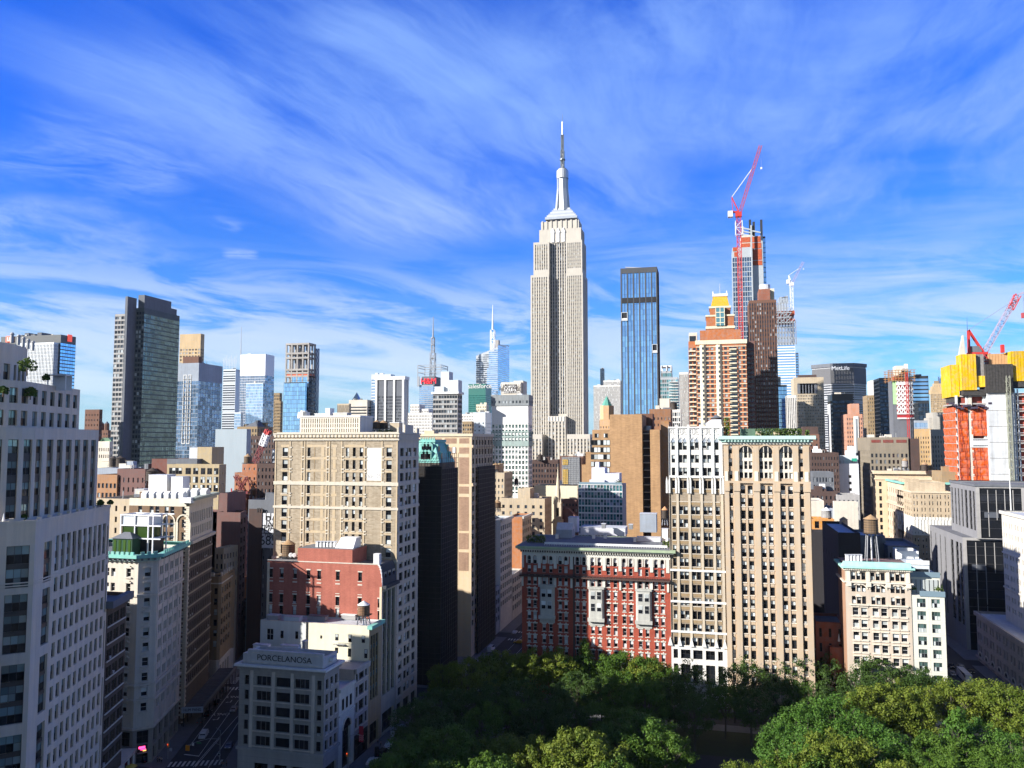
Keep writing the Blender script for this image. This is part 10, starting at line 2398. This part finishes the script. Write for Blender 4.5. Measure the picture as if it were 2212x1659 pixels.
def round_sign():
 p=PZ(*K(13,1462,1600),KH);o=empty('road_sign',(p.x+.8,p.y-1.2,KH),0,'round no-turn road sign beside the signal post','road sign');g=MB();g.cyl(0,0,0,3.2,.05,.05,GALV,6);g.build('pole',o)
 g=MB();k=14
 g.prism([(.45*math.cos(2*math.pi*i/k),.45*math.sin(2*math.pi*i/k))for i in range(k)],0,.05,M_WHITE,bottom=True);g.prism([(.33*math.cos(2*math.pi*i/k),.33*math.sin(2*math.pi*i/k))for i in range(k)],.052,.07,CLO[1]);c=g.build('sign_plate',o);c.location=(0,-.08,2.9);c.rotation_euler=(R(90),0,0)
round_sign()
def shelter():
 p=PZ(*K(14,920,1140),KH);o=empty('bus_shelter',(p.x,p.y,KH),0,'dark glazed shelter on the avenue pavement with a pale roof','shelter');g=MB();g.box(-1.2,1.2,0,5,2.5,2.7,C['blue_grey'],True);g.build('roof',o);g=MB()
 for x in(-1.1,1.0):
  for y in(.1,4.8):g.box(x,x+.1,y,y+.1,0,2.5,M_BLACK)
 g.build('posts',o);g=MB();g.box(-1.05,-1.0,.2,4.8,.2,2.3,CARG);g.box(-1,1,.12,.17,.3,2.3,plain('pale_sign_board',(0,0,0)));g.build('panel',o)
shelter()
kb=PZ(*K(14,675,1400),KH);g=MB();g.box(kb.x-.5,kb.x+.5,kb.y-.4,kb.y+.4,KH,KH+2.8,M_BLACK);g.box(kb.x-.42,kb.x+.42,kb.y-.42,kb.y-.4,KH+.6,KH+2.5,CARG);tag(g.build('street_kiosk'),'tall black information kiosk beside the parked black car on the avenue','kiosk')
# canopy and clock at the bottom of the terraced block
def corner_canopy():
 p=PZ(*K(13,160,1640),4);o=empty('entrance_canopy',(p.x,p.y,0),aB,'white classical entrance canopy at the foot of the dark brick loft','canopy');g=MB();g.box(-4,8,-2.6,1.5,4.6,5.2,M_WHITE,True);g.box(-4.3,8.3,-2.9,1.5,5.2,5.6,TRIM,True);g.build('canopy_roof',o);g=MB()
 for x in(-3.6,0,3.8,7.6):g.cyl(x,-2.3,0,4.6,.28,.24,M_WHITE,10)
 g.build('columns',o)
corner_canopy()
p=PZ(*K(13,372,1640),2.6);g=MB();g.cyl(0,0,-2.4,0,.05,.05,GALV,6);g.cyl(0,0,0,.7,1.5,.1,plain('yellow_canvas',(.62,.50,.08),.8),14);o=g.build('street_umbrella');o.location=p;tag(o,'round yellow street umbrella at the bottom of the diagonal street','umbrella')
# things on the roofs
def rb(name,label,n,xl,xr,py,Z,h,dep,mat,cat='roof plant',top=None,group=None,ridge=False):
 a,b=PZ(*K(n,xl,py),Z),PZ(*K(n,xr,py),Z);w=b.x-a.x;g=MB();g.box(0,w,0,dep,0,h,mat)
 if ridge:g.prism([(0,0),(w,0),(w,dep),(0,dep)],h+.01,h+dep*.35,top or mat,pts2=[(0,dep*.48),(w,dep*.48),(w,dep*.52),(0,dep*.52)])
 else:g.box(-.12,w+.12,-.12,dep+.12,h+.005,h+.2,top or M_ROOFL,True)
 o=g.build(name);o.location=(a.x,a.y,Z);return tag(o,label,cat,group)
Z=PRH[5]+.03
LIL2=stone('lilac_white',(0,0,0));
rb('roof_room','large pale metal plant box at the right of the red apartment house roof',6,1028,1138,118,Z,7.5,6,C['blue_grey'],top=M_ROOFL);rb('roof_room','gabled roof room at the left of the red apartment house roof',6,480,590,155,Z,3.2,7,C['blue_grey'],ridge=True,top=M_ROOFL);rb('roof_room','tall narrow stair box on the red apartment house roof',6,560,622,118,Z,6.0,5,LIL2);rb('roof_room','long low pale roof room across the red apartment house roof',6,640,940,135,Z,3.0,9,LIL2)
rb('roof_room','white end wall box at the right edge of the red apartment house roof',6,1172,1212,180,Z,4.6,3,M_WHITE);rb('roof_room','low white skylight box beside the large plant box',6,1010,1165,178,Z,1.6,2,LIL2)
for k,(px,py)in enumerate(((725,160),(800,160),(995,182),(485,160))):rb('roof_vent','small white vent on the red apartment house roof',6,px-9,px+9,py,Z,1.5,1.2,M_WHITE,'vent',group='vents on the red apartment house roof')
for k,(px,py,w)in enumerate(((790,95,26),(968,100,26))):rb('air_handler',['grey air handler on the long low roof room, left one','grey air handler on the long low roof room, right one'][k],6,px-w/2,px+w/2,py,Z+3.25,1.8,2.2,GALV)
lm=leaf_mat('terrace_leaf',(0,0,0),(0,0,0))
def bush(x,y,z,sx,sy,sz,k,label,seed,name='roof_shrub',mat=None):
 q=random.Random(seed);g=MB()
 for i in range(k):
  c=Vector((q.uniform(-sx,sx),q.uniform(-sy,sy),q.uniform(0,sz)));d1=Vector((q.uniform(-1,1),q.uniform(-1,1),q.uniform(-1,1))).normalized()*q.uniform(.2,.4);d2=d1.orthogonal().normalized()*.26;g.quad(c-d1,c-d2,c+d1,c+d2,mat or lm)
 o=g.build(name);o.location=(x,y,z);tag(o,label,'shrub')
p=PZ(*K(6,350,185),Z);bush(p.x,p.y,Z,3.6,1.4,2.6,420,'green roof garden shrubs at the left corner of the red apartment house',3);p=PZ(*K(6,1198,218),Z);bush(p.x,p.y+.8,Z,1.2,.8,2.0,130,'yellow-green bush at the right end of the red apartment house cornice',4)
Z=ARC[5]
for k,(px,w)in enumerate(((705,4.2),(805,3.4),(865,3.0))):bush(xpx(7,px,1000,292),292,Z,w,1.0,2.6,330,['clipped green hedge on the arcade tower roof between the chimneys','clipped green hedge on the arcade tower roof right of the chimneys','rounded hedge at the right end of the arcade tower roof'][k],20+k,'roof_hedge')
bush(xpx(7,436,985,290),290.5,Z,.9,.8,6.5,260,'tall yellow-green shrub at the left end of the arcade tower roof',31,mat=L_YEL);bush(xpx(7,960,1000,291),291,Z,.6,.6,2.0,90,'dark conical shrub at the right corner of the arcade tower roof',33)
# roofs on the left
Z=LB[3]+.1;zp=LB[4]-2.6
for k,(a,b,y,h,m)in enumerate(((160,270,880,1.1,M_WHITE),(338,470,888,1.2,C['pale_render']),(480,500,885,2.2,M_STEEL),(628,690,958,.8,M_WHITE))):rb('roof_hatch',['long white roof hatch left on the lettered block','pale flat skylight on the lettered block','dark cooling box on the lettered block','white curb boxes behind the right parapet of the lettered block'][k],4,a,b,y,zp,h,1.6,m)
X0,X1,Y0,Y1,Zc=CRM[1:6]
for k,(a,b,y,m,t)in enumerate(((360,475,700,C['pale_render'],M_ROOFL),(515,645,695,M_STEEL,C['slate_grey']),(735,838,688,C['grey_stone'],M_WHITE),(480,580,660,M_BLACK,M_BLACK),(250,330,690,C['grey_stone'],M_ROOFL))):rb('skylight',['pale sloping skylight at the left of the cream block roof','dark ribbed skylight in the middle of the cream block roof','white topped skylight beside the timber tank','black plant box behind the skylights of the cream block','low grey hatch at the left end of the cream block roof'][k],4,a,b,y,Zc-.2,1.3,2.2,m,'skylight',top=t)
Z=RED[6]+.03
for k in range(6):a=568+22*k;rb('condenser','white condenser in the row on the red brick block roof',4,a,a+18,216,Z,1.6,1.6,M_WHITE,'condenser',group='condensers on the red brick block roof')
for k,(px,py)in enumerate(((408,250),(432,247))):
 q=PY(*K(4,px,py),238);g=MB();kk=14
 g.prism([(.75*math.cos(6.283*i/kk),.75*math.sin(6.283*i/kk))for i in range(kk)],0,.12,M_WHITE,pts2=[(.5*math.cos(6.283*i/kk),.5*math.sin(6.283*i/kk))for i in range(kk)],bottom=True);g.bar((0,0,0),(0,-1.0,-1.6),.06,GALV);o=g.build('satellite_dish');o.location=(q.x,238,RED[5]+1.6);o.rotation_euler=(R(70),0,R(25));tag(o,['white satellite dish by the brown tank, left of two','white satellite dish by the brown tank, right of two'][k],'satellite dish')
Z=ABB[0]-.45
g_='skylights on the arched brown block'
for k in range(6):a=920+48*k;rb('skylight','slanted white skylight in the row on the arched brown block',1,a,a+40,1432,Z,1.6,2.4,M_WHITE,'skylight',group=g_,ridge=True)
for k in range(3):a=1180+62*k;rb('skylight','slanted white skylight in the right-hand row on the arched brown block',1,a,a+48,1420,Z,2.0,2.6,M_WHITE,'skylight',group=g_,ridge=True)
rb('roof_room','white painted roof room above the arched brown block',1,968,1110,1400,Z,6.8,5,M_WHITE);rb('roof_room','smaller white roof room right of the big one on the arched brown block',1,1115,1205,1402,Z,6.2,4,M_WHITE)
for k,(a,b,y)in enumerate(((625,700,1425),(706,748,1420),(750,870,1390))):rb('low_roof_house',['white ribbed skylight house behind the terraces, leftmost','white ribbed skylight house behind the terraces, middle','long pale roof hut behind the terraces'][k],1,a,b,y,62,2.4,4,M_WHITE,ridge=True)
T('low_block','shaded tan rear block below the white skylight houses',1,255,622,846,1432,C['buff_stone'],S=punch(4,4,.25,.5,lo=10,st=WS['dark']),d=30,cat='building',solo=12)
Z=ORN[5]
for k in range(5):a=496+22*k;rb('condenser','white condenser in the row at the left of the ornate block roof',8,a,a+18,1182,Z,2.2,1.6,M_WSTEEL,'condenser',group='condensers on the ornate block roof')
Z=PNL[5]-.1
for k,(a,b,yt,m)in enumerate(((570,640,880,C['pale_render']),(640,668,846,M_WHITE),(690,780,876,C['pale_stone']),(1062,1120,938,C['buff_stone']))):
 x0,x1=xpx(3,a,950,262),xpx(3,b,950,262);g=MB();g.box(x0,x1,261,264.5,Z,zpx(3,a,yt,261),m);g.box(x0-.1,x1+.1,260.9,264.6,zpx(3,a,yt,261)+.01,zpx(3,a,yt,261)+.25,M_WHITE)
 tag(g.build('roof_room'),['low pale roof room behind the finned rooftop room','small white roof turret behind the finned rooftop room','long pale roof ledge behind the finned rooftop room','tan roof room right of the timber tanks'][k],'roof room')
bush(xpx(3,1020,990,258),258,Z,2.6,1.4,1.6,160,'dark roof shrubs below the timber tanks of the tan panelled block',41)
# air between the towers
hm_=MB();hm_.box(-3600,3600,-400,4200,-1,620,M_WHITE,True);hz_=hm_.build('haze');hz_['kind']='stuff';hz_['label']='thin pale blue haze over the far city'
hmat=bpy.data.materials.new('haze_air');hmat.use_nodes=True;hn=hmat.node_tree.nodes
for nd in list(hn):
 if nd.type!='OUTPUT_MATERIAL':hn.remove(nd)
pv=hn.new('ShaderNodeVolumePrincipled');pv.inputs['Color'].default_value=(.72,.86,1.0,1);pv.inputs['Density'].default_value=0.000022;pv.inputs['Anisotropy'].default_value=0.2
hmat.node_tree.links.new(pv.outputs[0],hn['Material Output'].inputs['Volume']if 'Material Output'in hn else[x for x in hn if x.type=='OUTPUT_MATERIAL'][0].inputs['Volume'])
hz_.data.materials.clear();hz_.data.materials.append(hmat)
for b_ in Bld.LIST:b_.finish()
